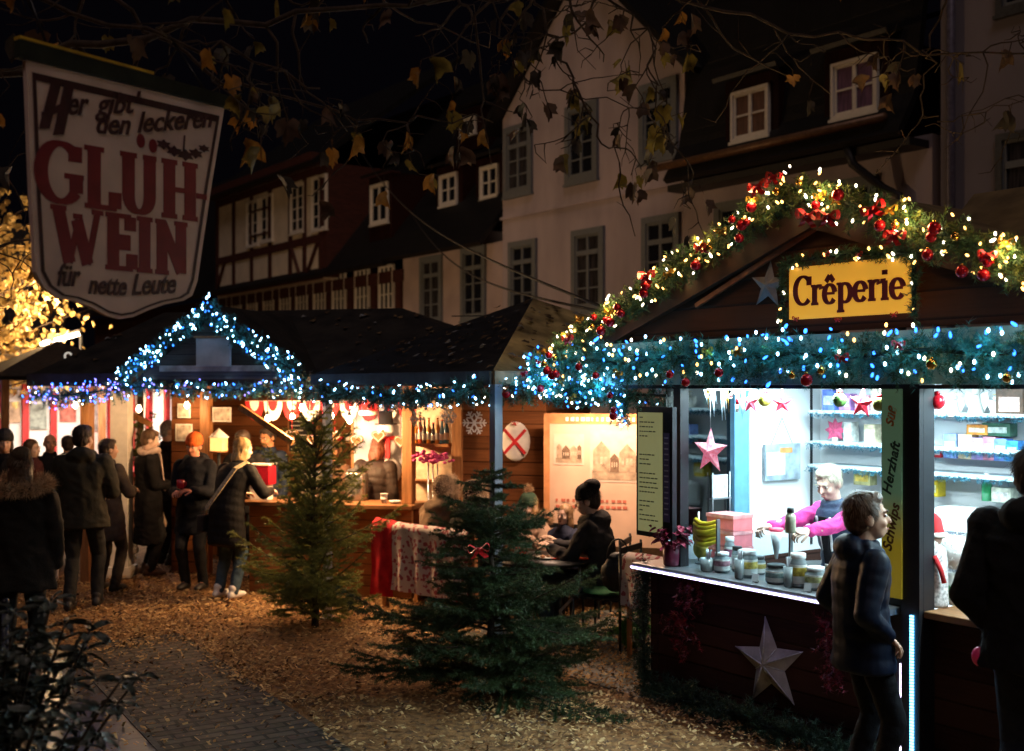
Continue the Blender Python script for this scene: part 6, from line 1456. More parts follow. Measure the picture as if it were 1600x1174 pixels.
person("tall man in black coat at the right edge, back to the camera", mp_, -42, 1.95, 'm', skin, cloth("heavy black coat", (.010, .010, .012), rough=.9), hem=.47, hair='short', bulk=1.12, hood=True, trousers=cloth("dark blue jeans", (.016, .020, .038)), turn=-14, near=True, lw=(-.17, .04, 1.02), rw=(.17, .04, 1.02), step=.05)

# --- standing guests on the left
p = feet(130, 952); person("tall man in dark olive waxed jacket standing with his back to us", p, 8, 1.84, 'm', skin, oliv, hem=.44, hair='short', hood=True, turn=-24, rw=(.17, .26, 1.12), lw=(-.16, .24, 1.05), bulk=1.1, face=0, step=.1)
p = feet(168, 925); person("woman in brown grey jacket half hidden behind the tall olive jacket", p, -20, 1.66, 'f', skin, gryj, hem=.34, hair='short', turn=-30, rw=(.12, .28, 1.08), trousers=gryj, face=0)
p = P(30, 900, 8.6); p.z = 0; person("woman with knit hat and big tan fur hood close at the left edge", p, 12, 1.72, 'f', skin, cloth("black brown parka", (.014, .011, .009)), hem=.40, hair='long', hairm=brownh, hat='slouch', hatm=cloth("brown knit hat", (.07, .05, .032)), furhood=fur_t, hood=True, bulk=1.3, turn=20, lw=(-.15, .2, 1.0), face=0)
p = P(8, 700, 12.5); p.z = 0; person("woman in dark hooded coat facing us at the far left edge", p, 195, 1.74, 'f', skin, blk, hem=.4, hair='long', hat='beanie', turn=10, rw=(.08, .26, 1.2))
p = P(48, 720, 13.6); p.z = 0; person("woman with light hair turned right in the crowd under the far hut", p, -100, 1.60, 'f', skin2, cloth("maroon jacket", (.06, .02, .022)), hair='long', hairm=brownh)
p = P(78, 720, 14.2); p.z = 0; person("bald man with ruddy head looking at the far hut", p, -150, 1.64, 'm', cloth("ruddy skin", (.55, .28, .18), rough=.5, bump=0), blk, hair='none')
p = P(106, 720, 14.6); p.z = 0; person("dark haired guest behind the bald man by the far hut", p, 30, 1.60, 'm', skin, cloth("charcoal anorak", (.03, .03, .034)), hair='short', face=0)
p = feet(232, 900); person("woman in long black coat with pale scarf looking right", p, -62, 1.72, 'f', skin2, blk, hem=.22, hair='short', hairm=brownh, scarf=cloth("pale rose scarf", (.50, .38, .33)), nod=14, turn=-8, rw=(.06, .26, 1.05), lw=(-.06, .28, 1.05), shoes=mat("brown boots", (.10, .05, .025), rough=.6))
p = feet(262, 884); person("grey haired man in black jacket behind the long black coat", p, -48, 1.80, 'm', skin, cloth("black leather jacket", (.014, .013, .014), rough=.45), hem=.46, hair='short', hairm=greyh, turn=-20, nod=10, rw=(.1, .28, 1.1))
p = feet(304, 922); person("guest in bright orange beanie facing us between two dark coats", p, 170, 1.70, 'm', cloth("cold red cheeks", (.58, .25, .16), rough=.5, bump=0), cloth("dark navy parka", (.008, .009, .013)), hem=.36, hair='short', hat='beanie', hatm=cloth("orange knit", (.80, .14, .03)), hood=True, nod=12, tilt=-8, rw=(.08, .26, 1.08), lw=(-.08, .26, 1.1))
p = feet(354, 936); person("blonde woman in black quilted coat with strap, jeans and white sneakers", p, -28, 1.68, 'f', skin2, cloth("black quilted coat", (.010, .0095, .0095), rough=.7), hem=.32, puff=.03, hair='long', hairm=blond, strap=mat("woven tan bag strap", (.42, .33, .20), rough=.8, var=.6, scale=60), lean=(.04, .14), nod=10, turn=-24, trousers=jean, shoes=whsh, rw=(.24, .42, 1.10), lw=(-.08, .34, 1.06), bulk=1.12, face=0)
# --- wine hut staff
def behind(px, y, z=0.): q = onplane(HF, px, 720, y); return HF @ V(q.x, y, 0)
person("wine hut server with orange lamplit face leaning over mugs", behind(386, .75), 172, 1.72, 'm', cloth("lamplight tinted skin", (.60, .28, .14), rough=.5, bump=0), blk, hem=.46, hair='short', nod=20, lean=(0, .1), rw=(.12, .36, 1.06), lw=(-.1, .38, 1.06))  # orange lamplight put into the skin colour of these servers
person("second wine hut server in dark blue apron jacket", behind(420, 1.25), 150, 1.74, 'm', cloth("lamplight tinted skin", (.60, .28, .14)), cloth("dark blue work jacket", (.02, .03, .055)), hem=.46, hair='short', nod=14, rw=(.1, .3, 1.05))
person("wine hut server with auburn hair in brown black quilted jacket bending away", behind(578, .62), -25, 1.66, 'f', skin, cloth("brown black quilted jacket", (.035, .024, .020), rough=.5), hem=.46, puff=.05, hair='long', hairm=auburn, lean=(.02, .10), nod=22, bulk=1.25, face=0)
person("wine hut helper with orange lamplit face behind the tall fir tip", behind(517, .8), 165, 1.60, 'm', cloth("lamplight tinted skin", (.60, .28, .14)), cloth("brown knit jumper", (.12, .06, .035)), hem=.48, hair='short', hairm=brownh, nod=15, rw=(.06, .32, 1.0), lw=(-.1, .3, 1.05))

# --- seated guests
for (px, Y, yw, lab, jm_, fr, hh_, kw) in (
    ((-.756, 11.35), 0, -42, "seated guest in tan brown coat with pale fur hood up, left of two", cloth("tan brown wool", (.15, .10, .065)), fur_w, 1.74, dict(hood='up')),
    ((-.45, 11.07), 0, -42, "seated guest in black coat with tan fur hood up, right of two", cloth("black coat", (0, 0, 0)), fur_w, 1.70, dict(hood='up'))):
    q = V(px[0], px[1], 0); person(lab, q, yw, hh_, 'f', skin, jm_, hair='none', furhood=fr, sit=dict(y=0, foot=.40), face=0, bulk=1.15, rw=(.1, .38, .80), lw=(-.1, .38, .80), nod=8, lean=(0, .08), **kw)
q = P(832, 800, 11.0); q.z = 0; person("seated smiling woman in green bobble hat and beige fluffy coat", q, 150, 1.62, 'f', skin2, cloth("beige fluffy coat", (.40, .27, .19)), hair='long', hairm=blond, hat='pom', hatm=cloth("dark green knit", (.03, .055, .035)), pom=fur_t, furhood=fur_t, sit=dict(y=0, foot=.40), rw=(.08, .30, .86), lw=(-.07, .32, .84), nod=6, lean=(0, .05), near=True, hipz=.43)
q = P(884, 800, 10.75); q.z = 0; person("small child with light brown hair sitting at the garden table", q, 140, 1.30, 'f', skin2, cloth("navy child jacket", (.025, .03, .055)), hair='long', hairm=mat("light brown hair", (.26, .15, .07), rough=.5, var=.4, scale=40), sit=dict(y=0, foot=.3), hipz=.50, rw=(.08, .24, .80), lw=(-.07, .24, .80))
q = P(912, 800, 11.35); q.z = 0; person("guest with light brown hair mostly hidden behind the black beanie", q, 95, 1.68, 'm', skin2, cloth("brown wool jacket", (.09, .06, .04)), hair='short', hairm=brownh, sit=dict(y=0, foot=.40), hipz=.48, rw=(.1, .34, .8))
q = P(935, 800, 10.05); q.z = 0; person("seated guest in black slouch beanie and black anorak looking left", q, 72, 1.80, 'f', skin2, cloth("black anorak", (.026, .025, .028)), hair='short', hat='slouch', hatm=cloth("black knit", (.012, .012, .013)), hood=True, sit=dict(y=0, foot=.42), hipz=.50, rw=(.12, .44, .80), lw=(-.1, .42, .80), nod=10, turn=6, lean=(0, .06), near=True, bulk=1.12, trousers=jean)
# ================================================================== SEATING
red_b = cloth("red fleece blanket", (.42, .012, .02)); pat_b = cloth("white and red patterned blanket", (.62, .55, .52), var=.1)
def patterned(name, base, ink, sc):
    m = bpy.data.materials.new(name); m.use_nodes = True; nt = m.node_tree; N = nt.nodes.new; L = nt.links.new; b_ = nt.nodes["Principled BSDF"]
    tc = N("ShaderNodeTexCoord"); n = N("ShaderNodeTexVoronoi"); n.inputs["Scale"].default_value = sc; L(tc.outputs["Object"], n.inputs[0]); w2 = N("ShaderNodeTexNoise"); w2.inputs["Scale"].default_value = sc * 1.4; L(tc.outputs["Object"], w2.inputs[0])
    a_ = N("ShaderNodeMath"); a_.operation = 'ADD'; L(n.outputs["Distance"], a_.inputs[0]); L(w2.outputs["Fac"], a_.inputs[1]); r = N("ShaderNodeValToRGB"); r.color_ramp.interpolation = 'CONSTANT'; e = r.color_ramp.elements
    e[0].color = tuple(ink) + (1,); e[1].position = .90; e[1].color = tuple(base) + (1,); e2 = e.new(1.10); e2.color = tuple(ink) + (1,); e3 = e.new(1.22); e3.color = tuple(base) + (1,); L(a_.outputs[0], r.inputs[0]); L(r.outputs[0], b_.inputs["Base Color"]); b_.inputs["Roughness"].default_value = .9; return m
pat = patterned("white blanket with red motifs", (.55, .46, .44), (.33, .07, .09), 20)
def drape(name, label, F, prof, width, m, group=None, amp=.02, th=.012, x0=0):
    """cloth hung over a rail: profile (y,z) swept along x with folds"""
    pts = polyline([V(0, y, z) for y, z in prof], .03); nx_ = int(width / .03); vs = []; fs = []; k = len(pts)
    for s in (0, 1):
        for i in range(nx_ + 1):
            x = i * width / nx_
            for j, p in enumerate(pts):
                hang = min(1, abs(p.z - pts[k // 2].z) / .3); f = amp * hang * (math.sin(x * 26 + j * .06) + noise.noise(V(x * 6, p.z * 4, 2))); vs.append((x0 + x, p.y + (f if p.y < prof[len(prof) // 2][0] else -f) * .8 + s * th * (-1 if p.y < prof[len(prof) // 2][0] else 1), p.z + (s * th if hang < .3 else 0) + .01 * noise.noise(V(x * 5, j * .1, 1))))
    o = (nx_ + 1) * k
    for s in (0, 1):
        for i in range(nx_):
            for j in range(k - 1): q = [s * o + i * k + j, s * o + (i + 1) * k + j, s * o + (i + 1) * k + j + 1, s * o + i * k + j + 1]; fs.append(tuple(q if s else q[::-1]))
    b = MB(); b.add(vs, fs, m, True); ob = b.build(name); place(ob, F, (0, 0, 0)); return tag(ob, label, "blanket", group)
iron = mat("dark garden iron", (.03, .032, .035), rough=.4, metal=.6, var=.2)
bqa, bqb = P(590, 932, 11.5), P(722, 900, 10.7); ang = math.degrees(math.atan2(bqb.y - bqa.y, bqb.x - bqa.x)); BN = frame(bqa.x, bqa.y, 0, ang)
T = thing_at(BN, (0, 0, 0), "garden_bench", "wooden garden bench covered with blankets before the wine hut", "bench"); Lb = 1.35
b = MB(); b.bx(.02, Lb, .05, .5, .41, .45, post_w); b.build("seat", T); b = MB(); b.bx(.02, Lb, .0, .04, .50, .86, post_w); b.build("backrest", T)
for x, y in ((.05, .02), (Lb - .06, .02), (.05, .45), (Lb - .06, .45)): b = MB(); b.bx(x, x + .05, y, y + .05, 0, .409 if y > .1 else .5, post_w); b.build("leg", T)
drape("blanket", "plain dark red blanket hanging over the left end of the bench", BN, [(-.05, .14), (-.04, .84), (.02, .89), (.07, .84), (.08, .50)], .30, red_b, x0=-.04)
drape("blanket", "white blanket with red motifs draped over the bench back", BN, [(-.06, .22), (-.05, .83), (.02, .875), (.06, .83), (.08, .48)], 1.02, pat, x0=.28, amp=.03)
# table
c = P(846, 872, 10.0); T = thing("garden_table", "dark round garden table with curved metal legs between the guests", "table", (c.x, c.y, 0)); tz = c.z
b = MB(); b.lathe([(.02, tz - .03), (.42, tz - .03), (.44, tz - .015), (.44, tz), (.0, tz)], iron, n=36); b.build("tabletop", T)
for k in range(4):
    a = PI / 4 + k * PI / 2 + .3; b = MB(); b.tube([V(math.cos(a) * r, math.sin(a) * r, z) for r, z in ((.36, tz - .03), (.37, tz - .25), (.30, tz * .55), (.18, tz * .38), (.22, tz * .2), (.36, .02))], .013, galv, 7); b.build("leg", T)
o = thing("table_runner", "orange red cloth napkin lying on the garden table", "napkin", P(890, 864, 9.95).to_tuple()); o.location.z = tz; b = MB(); b.bx(-.16, .16, -.07, .07, .001, .012, mat("orange red cloth", (.70, .08, .03), rough=.8)); b.build("cloth", o, bevel=.004); b = MB(); b.bx(-.17, -.16, -.07, .07, .002, .008, beige); b.build("fringe", o)
for px, lab in ((812, "small red drinking mug on the garden table near the bobble hat"), (852, "pale saucer with biscuits on the garden table")):
    q = P(px, 862, 9.95 if px > 830 else 10.1); o = thing("mug" if px == 812 else "plate", lab, "mug" if px == 812 else "plate", (q.x, q.y, tz)); b = MB()
    if px == 812: b.lathe([(.03, 0), (.038, .01), (.040, .09), (.036, .09), (.034, .012)], mat("red mug glaze", (.6, .03, .03), rough=.2), n=14); b.build("cup_body", o); b = MB(); b.tube([V(.038 + .022 * math.sin(PI * k / 8), 0, .02 + .055 * k / 8) for k in range(9)], .005, mat("red mug glaze", (0, 0, 0)), 6); b.build("handle", o)
    else: b.lathe([(.03, 0), (.08, .012), (.085, .016), (.05, .010), (.0, .010)], cupm, n=18); b.build("dish", o); b = MB(); [b.ball((random.uniform(-.03, .03), random.uniform(-.03, .03), .02), (.02, .02, .01), post_w, 8, 5) for _ in range(5)]; b.build("biscuit", o)
# chairs
def chair(px, Y, yw, label):
    q = P(px, 900, Y); t = thing("garden_chair", label, "chair", (q.x, q.y, 0), yw, "slatted garden chairs at the table"); b = MB()
    for k in range(6): b.bx(-.22, .22, -.20 + k * .072, -.145 + k * .072, .43, .445, iron)
    b.build("seat", t); b = MB(); 
    for k in range(4): b.bx(-.21, .21, -.235 + .0 * k, -.222, .56 + k * .09, .61 + k * .09, iron)
    b.build("backrest", t)
    for x, y, z in ((-.21, -.22, .9), (.21, -.22, .9), (-.21, .21, .43), (.21, .21, .43)): b = MB(); b.tube([V(x, y, 0), V(x, y, z)], .011, iron, 7); b.build("leg", t)
    return t
chair(948, 9.75, 60, "slatted dark garden chair with green cushion in front of the black beanie guest"); chair(835, 11.05, 150, "slatted dark garden chair under the woman with the bobble hat"); chair(886, 10.85, 140, "slatted dark garden chair under the small child"); chair(938, 10.1, 72, "slatted dark garden chair under the guest with the black beanie"); chair(914, 11.4, 95, "slatted dark garden chair under the hidden guest beside the banner")
q = P(948, 900, 9.75); o = thing("cushion", "green cushion lying on the empty garden chair", "cushion", (q.x, q.y, .446), 60); b = MB(); b.ball((0, 0, .03), (.20, .20, .03), mat("green cushion cloth", (.03, .16, .06), rough=.85, var=.3), 16, 8); b.build("pad", o); b = MB(); b.tube([V(.2 * math.cos(k * PI / 12), .2 * math.sin(k * PI / 12), .03) for k in range(25)], .006, mat("green cushion cloth", (0, 0, 0)), 5); b.build("piping", o)
q = P(966, 872, 9.55); o = thing("handbag", "black drawstring handbag resting against the empty garden chair", "bag", (q.x, q.y, .50)); b = MB()
fused("bag_body", [ell((0, 0, .15), (.15, .09, .15), 16, 10), ell((0, 0, .27), (.09, .06, .06), 12, 8)], .012, mat("black bag leather", (.014, .016, .018), rough=.5, var=.3), o, amp=.01, freq=14); b.tube([V(.09 * math.cos(k * PI / 10), 0, .28 + .16 * math.sin(k * PI / 10)) for k in range(11)], .009, mat("black bag leather", (0, 0, 0)), 6); b.build("handle", o)
q = P(1000, 868, 9.3); drape("blanket", "white and red blanket bundled beside the creperie corner", frame(q.x - .10, q.y, 0, -54), [(-.07, .45), (-.05, .82), (.02, .86), (.08, .82), (.10, .5)], .5, pat, amp=.03)
o = thing("railing", "low wooden rail carrying the red and white bundle", "rail", (q.x - .10, q.y, 0), -54); b = MB(); b.bar((-.02, .02, .84), (.52, .02, .84), .03, .03, post_w); b.build("rail", o); b = MB(); b.bar((0, .02, 0), (0, .02, .825), .03, .03, post_w); b.build("post", o); b = MB(); b.bar((.5, .02, 0), (.5, .02, .825), .03, .03, post_w); b.build("post", o)
for (px, py, Y, w_, h_, lab) in ((865, 790, 11.7, .42, .34, "bright red cushion propped behind the child"), ):
    q = P(px, py, Y); o = thing("cushion", lab, "cushion", q, -15); o.location.z = q.z - .17; b = MB(); b.ball((0, 0, h_ / 2), (w_ / 2, .08, h_ / 2), mat("bright red cloth", (.60, .03, .025), rough=.85), 18, 10); b.build("pad", o); b = MB(); b.bx(-w_ / 2, w_ / 2, .0, .05, -(q.z - .17), .05, post_w); b.build("stand", o)
q = P(1000, 862, 9.0); 

# ================================================================== GOODS IN THE CREPERIE
def cr(x, y, z): return CR @ V(x, y, z)
def crt(x, y, z, name, label, cat, deg=0, group=None): return thing_at(CR, (x, y, z), name, label, cat, deg, group)
CT = .946
def cpx(px, y, py=880): return onplane(CR, px, py, y).x
# hanging stars and ornaments at the window head
pinks = mat("pink paper star", (.80, .10, .18), rough=.6, var=.3, scale=25, emit=.35, ecol=(1, .12, .22)); redst = mat("red star with added glow", (.62, .03, .06), rough=.4, var=.2, emit=.25, ecol=(.9, .03, .07))  # small stars given a glow in place of light from behind
def hang(px, py, y=.12): q = onplane(CR, px, py, y); return (q.x, y, q.z)
star(CR, hang(1110, 705, .14), .165, mat("lit pink star with white tracery", (.82, .20, .32), rough=.6, var=.6, scale=45, col2=(.95, .62, .68), emit=.5, ecol=(1, .22, .36)), "large pink paper star with white tracery hanging in the left creperie window", rot=.03, depth=.2, cord=.30)
star(CR, hang(1173, 628, .12), .085, pinks, "small pink star near the candy cane at the creperie window head", depth=.25, cord=.05)
star(CR, hang(1222, 630, .12), .070, redst, "small narrow red star hanging in the middle of the left window", depth=.25, cord=.05, deg=50)
star(CR, hang(1347, 630, .12), .100, redst, "shiny red star hanging right beside the green wreath ball", rot=.1, depth=.3, cord=.05)
x, y, z = hang(1147, 628); o = crt(x, y, z, "candy_cane", "red and white candy cane hanging at the window head", "ornament"); b = MB(); P_ = [V(.03 * math.cos(a), 0, .03 + .03 * math.sin(a)) for a in [PI - k * PI / 8 for k in range(9)]]; P_ = [V(-.03, 0, .02)] + P_ + [V(.03, 0, -.02), V(.03, 0, -.07)]
for i in range(len(P_) - 1): b.tube([P_[i], P_[i + 1]], .011, red_ball if i % 2 else wb, 7)
b.build("cane", o); b = MB(); b.tube([V(0, 0, .06), V(0, 0, .14)], .002, wb, 4); b.build("thread", o)
for px, py, mm, lab in ((1312, 625, mat("green wreath ball", (.06, .16, .03), rough=.6, var=.7, scale=40), "green wreath ball with red cap hanging left of the shiny red star"), (1375, 632, mat("olive bauble", (.24, .22, .04), rough=.4, var=.3), "olive green ball hanging against the middle post"), (1195, 625, mat("black and yellow bauble", (.65, .50, .08), rough=.4, var=.9, scale=12), "black and yellow lantern bauble above the interior door"), (1464, 628, red_ball, "red robin shaped ornament at the left of the second window")):
    x, y, z = hang(px, py); o = crt(x, y, z, "hanging_ball", lab, "ornament"); b = MB(); b.ball((0, 0, 0), .045, mm, 14, 9); b.build("ball", o); b = MB(); b.cyl((0, 0, .043), (0, 0, .06), .02, .015, red_ball, 8); b.tube([V(0, 0, .06), V(0, 0, .16)], .002, wb, 4); b.build("cap", o)
o = crt(.35, .16, 2.18, "tinsel_icicles", "white and blue icicle decorations hanging at the top of the left window", "ornament"); b = MB()
for k in range(22): xx = .0 + random.uniform(0, .38); b.cyl((xx, random.uniform(-.03, .03), 0), (xx, 0, -random.uniform(.04, .22)), .006, .001, mat("icy glass", (.55, .75, .85), rough=.2, var=.2) if k % 3 else gold_ball, 5)
b.build("icicle", o); b = MB(); b.bar((0, 0, .004), (.4, 0, .004), .01, .01, wb); b.build("rod", o)
# poinsettia
qx = cpx(1050, -.02, 875); o = crt(qx, -.02, CT, "poinsettia", "dark red poinsettia in a burgundy pot at the left end of the counter", "plant"); b = MB(); b.lathe([(.05, 0), (.06, .01), (.07, .15), (.065, .15), (.05, .02)], mat("burgundy pot", (.16, .02, .05), rough=.4), n=16); b.build("pot", o); b = MB(); bs_ = []; ds_ = []
for k in range(150): a = random.uniform(0, 6.28); r = random.uniform(0, .10); bs_.append((r * math.cos(a), r * math.sin(a), .17 + random.uniform(0, .13) - r * .3)); ds_.append((math.cos(a) * .8 + random.gauss(0, .3), math.sin(a) * .8 + random.gauss(0, .3), random.uniform(-.4, .5)))
add_leaves(b, bs_, ds_, .075, .035, mat("crimson bracts", (.20, .006, .03), rough=.6, var=.4)); b.build("bracts", o); b = MB(); b.tube([V(0, 0, .02), V(0, 0, .2)], .012, bark); b.build("stem", o)
# wire rack with cartons
qx = cpx(1100, .55, 800); o = crt(qx - .02, .62, CT, "wire_rack", "small wire rack with white cartons behind the bananas", "rack"); b = MB()
for x in (-.13, .13):
    for y in (-.09, .09): b.cyl((x, y, 0), (x, y, .62), .005, .005, steel, 6)
for z in (.28, .42): b.bx(-.14, .14, -.10, .10, z, z + .008, steel)
b.build("frame", o); b = MB(); b.bx(-.12, .03, -.08, .08, .43, .54, white_w); b.bx(.035, .12, -.08, .08, .43, .60, mat("grey carton", (.55, .6, .68), rough=.6, var=.4, scale=20)); b.build("carton", o)
# bananas on a hook
qx = cpx(1098, .22, 835); o = crt(qx, .24, CT, "banana_bunch", "bunch of ripe yellow bananas hanging on a stand on the counter", "bananas"); ban = mat("banana peel", (.75, .55, .03), rough=.5, var=.18, scale=8); b = MB()
for k in range(6): z_ = .30 - .028 * k; b.tube([V(-.11, .01, .30 - .01 * k), V(-.08, -.01 - .01 * (k % 2), z_ + .005), V(-.01, -.03 - .012 * (k % 3), z_ - .018), V(.07, -.03 - .012 * (k % 3), z_ - .014), V(.13, -.02, z_ + .012), V(.145, -.018, z_ + .022)], [.010, .016, .021, .020, .012, .005], ban, 9)
b.build("fruit", o); b = MB(); b.cyl((-.08, .02, 0), (-.08, .02, .36), .007, .007, steel); b.lathe([(.07, 0), (.07, .01)], steel); b.build("stand", o); b = MB(); b.ball((-.04, 0, .1), (.06, .05, .07), mat("lemon yellow paper", (.6, .48, .08), rough=.7, var=.4), 10, 7); b.build("paper", o)
# pink boxes
for k, (z, lab) in enumerate(((.20, "lower pink napkin carton stacked behind the bananas"), (.315, "middle pink napkin carton stacked behind the bananas"), (.43, "top pink napkin carton with its open lid behind the bananas"))):
    qx = cpx(1134, .42, 830); o = crt(qx, .46, CT + z - .2, "napkin_box", lab, "box"); b = MB(); b.bx(-.13, .13, -.10, .10, 0 if k else 0, .112, mat("coral pink carton", (.80, .20, .22), rough=.6, var=.12)); b.build("carton", o, bevel=.004); b = MB(); b.bx(-.134, .134, -.104, .104, .09, .1145, mat("pale coral lid", (.85, .32, .32), rough=.6)); b.build("lid", o)
# jars
jar_g = mat("jar glass", (.62, .72, .74), rough=.08, var=.1, trans=.55, spec=.8); lidw = mat("white jar lid", (.85, .85, .85), rough=.4, var=.05); lidk = mat("black jar lid", (.02, .02, .02), rough=.35)
choc = mat("hazelnut cream", (.12, .045, .02), rough=.4); JARS = [(1128, .06, .055, .17, (.55, .25, .30), lidw, "berry red jar nearest the bananas"), (1152, .16, .045, .15, (.85, .85, .85), lidk, "slim white jar with black lid behind the berry jar"), (1168, .05, .062, .18, (.85, .62, .12), lidw, "yellow labelled cream jar, third on the counter from the left"), (1186, .20, .048, .15, (.8, .6, .15), lidk, "small jar with black lid behind the yellow labelled jar"), (1213, .02, .062, .17, (.30, .42, .42), lidk, "dark grey jar in the middle of the counter"), (1247, .03, .06, .19, (.85, .65, .10), lidw, "tall yellow labelled jar with white lid right of the grey jar"), (1275, .05, .062, .17, (.80, .78, .35), lidw, "wide white lidded jar beside the price card"), (1140, .28, .045, .20, (.4, .12, .2), lidw, "purple jam jar at the back by the pink cartons")]
JV = [(1.0, .80), (.85, 1.15), (1.05, 1.0), (.9, .8), (1.1, .72), (.92, 1.12), (1.08, .82), (.8, 1.05)]
for (px, y, r, h, c, ld, lab), (kr, kh) in zip(JARS, JV):
    r *= kr; h *= kh
    o = crt(cpx(px, y, 895), y, CT, "jar", lab, "jar", group="jars on the creperie counter"); b = MB(); b.lathe([(r * .85, 0), (r, .012), (r, h * .72), (r * .8, h * .82), (r * .8, h * .84)], jar_g, n=20); b.build("glass", o)
    b = MB(); b.lathe([(r * .8, .012), (r * .93, .02), (r * .93, h * .7), (.0, h * .7)], choc if c[0] > .7 else mat("fill " + lab, tuple(q * .6 for q in c), rough=.5), n=16); b.build("contents", o)
    b = MB(); b.lathe([(r * .86, h * .84), (r * .88, h * .85), (r * .88, h * .99), (r * .8, h)], ld, n=18); b.build("lid", o); b = MB(); b.lathe([(r * 1.008, h * .12), (r * 1.012, h * .13), (r * 1.012, h * .66), (r * 1.008, h * .67)], mat("white jar label", (.82, .80, .76), rough=.6, var=.15, scale=26), n=20); b.lathe([(r * 1.015, h * .34), (r * 1.022, h * .35), (r * 1.022, h * .58), (r * 1.015, h * .59)], mat("label band " + lab, tuple(q * .75 for q in c), rough=.6, var=.5, scale=30), n=20); b.build("paper_label", o)
for px, y, lab in ((1232, -.03, "empty small drinking glass in front of the tall jar"), (1105, .0, "low clear glass bowl beside the poinsettia"), (1155, -.05, "clear spoon glass in front of the yellow jar")):
    o = crt(cpx(px, y, 900), y, CT, "drinking_glass", lab, "glass"); b = MB(); r = .045 if "bowl" in lab else .03; h = .09 if "bowl" in lab else .13; b.lathe([(r * .8, 0), (r, .01), (r * 1.1, h), (r, h), (r * .75, .015)], jar_g, n=18); b.build("glass_body", o); b = MB()
    for k in range(3): b.cyl((0, 0, .02), (random.uniform(-.03, .03), random.uniform(-.02, .02), h + .06), .004, .006, steel, 6)
    b.build("spoon", o)
qx = cpx(1306, .0, 905); o = crt(qx, .03, CT, "price_card", "framed colourful price card standing at the right end of the counter", "card"); b = MB(); b.bx(-.10, .10, -.01, .0, 0, .17, white_w); b.build("frame", o); b = MB(); b.bx(-.088, .088, -.013, -.0105, .012, .158, mat("colourful card", (.35, .36, .18), rough=.5, var=.7, scale=14)); b.build("print", o)
# what the vendor holds
q = P(1235, 815, 7.16); o = thing("bottle", "squeeze bottle with dark cap held by the vendor", "bottle", (q.x, q.y, q.z - .10), 0); b = MB(); b.lathe([(.032, .03), (.034, .045), (.034, .13), (.018, .155)], mat("cloudy squeeze bottle", (.55, .55, .40), rough=.3, var=.3), n=14); b.build("body", o); b = MB(); b.cyl((0, 0, .155), (0, 0, .185), .024, .020, lidk); b.build("cap", o)
q = P(1213, 835, 7.5); o = thing("paper_cone", "white paper cone with pink edge in the hand of the vendor", "napkin", (q.x, q.y, q.z - .16)); b = MB(); b.lathe([(.008, 0), (.045, .19), (.04, .19)], lidw, n=12); b.build("cone", o); b = MB(); b.lathe([(.045, .18), (.047, .19), (.045, .2)], pinks, n=12); b.build("rim", o)
# crepe plate
o = crt(cpx(1290, .75, 850), .75, CT - .01, "crepe_griddle", "round black crepe griddle below the vendor's hands", "griddle"); b = MB(); b.lathe([(.2, -.06), (.2, .03), (.19, .04), (.0, .04)], lidk, n=28); b.build("plate", o); b = MB(); b.bx(-.22, .22, -.22, .22, -.12, -.061, steel); b.build("housing", o)
o = crt(.12, .9, .08, "back_table", "white work table under the griddle inside the creperie", "table"); b = MB(); b.bx(0, 1.7, -.35, .25, .70, .74, white_w); b.build("top", o)
for x in (.05, 1.65): b = MB(); b.bx(x - .03, x + .03, -.3, .2, 0, .699, white_w); b.build("leg", o)
# framed sign hanging on the inner wall
y0 = 1.12; q = V(.075, 1.27, 0)
o = crt(.07, 1.26, 1.62, "hanging_picture", "grey wooden winter picture hanging by a cord on the white inner wall", "picture", 90); b = MB(); b.bx(-.20, .20, -.012, .012, -.14, .14, mat("grey picture board", (.30, .36, .42), rough=.6, var=.5, scale=9)); b.build("board", o); b = MB(); b.bx(-.19, .02, -.016, -.0125, -.10, .08, mat("pale picture panel", (.62, .66, .70), rough=.6, var=.2)); b.build("pale_panel", o); b = MB(); b.bx(-.04, .10, -.018, -.0165, .07, .11, mat("orange picture stroke", (.70, .30, .10), rough=.6)); b.build("orange_stroke", o); b = MB(); b.tube([V(-.12, 0, .14), V(0, 0, .34), V(.12, 0, .14)], .003, black_f, 4); b.build("cord", o)
# shelves: everything a thing of its own
def box_on(px, y, zs, w_, h_, col, lab, nm="carton", cat="box", lid=None, d=.10, var=.4):
    x = cpx(px, y, 700); o = crt(x, y, zs, nm, lab, cat, random.uniform(-8, 8)); b = MB(); b.bx(-w_ / 2, w_ / 2, -d / 2, d / 2, 0, h_, mat("packet " + lab, tuple(q ** 1.5 for q in col), rough=.4, var=var, scale=24)); b.build("packet", o, bevel=.003); b = MB(); lc = lid or tuple(min(1, q * .5 + .4) for q in col); b.bx(-w_ * .38, w_ * .38, -d / 2 - .003, -d / 2 - .0005, h_ * .25, h_ * .7, mat("front label " + lab, lc, rough=.4, var=.5, scale=30)); b.build("front_label", o); return o
SY = D - .19
Z1 = (2.02, 1.78, 1.60); Z2 = (1.98, 1.70, 1.42)
for px, w_, h_, c, lab in ((1490, .10, .17, (.35, .45, .75), "blue and white packet, first in the row of the second window"), (1513, .10, .17, (.75, .62, .45), "cream and gold packet beside the first blue packet"), (1533, .09, .15, (.55, .42, .70), "lilac packet in the middle of the packet row"), (1551, .09, .16, (.70, .35, .45), "pink packet right of the lilac packet"), (1568, .09, .15, (.30, .42, .80), "bright blue packet right of the pink packet"), (1586, .08, .14, (.12, .40, .75), "deep blue packet at the right end of the row")): box_on(px, SY, Z2[1], w_, h_, c, lab)
box_on(1467, SY, Z2[1], .09, .07, (.45, .03, .05), "small dark red box at the left end of the packet row")
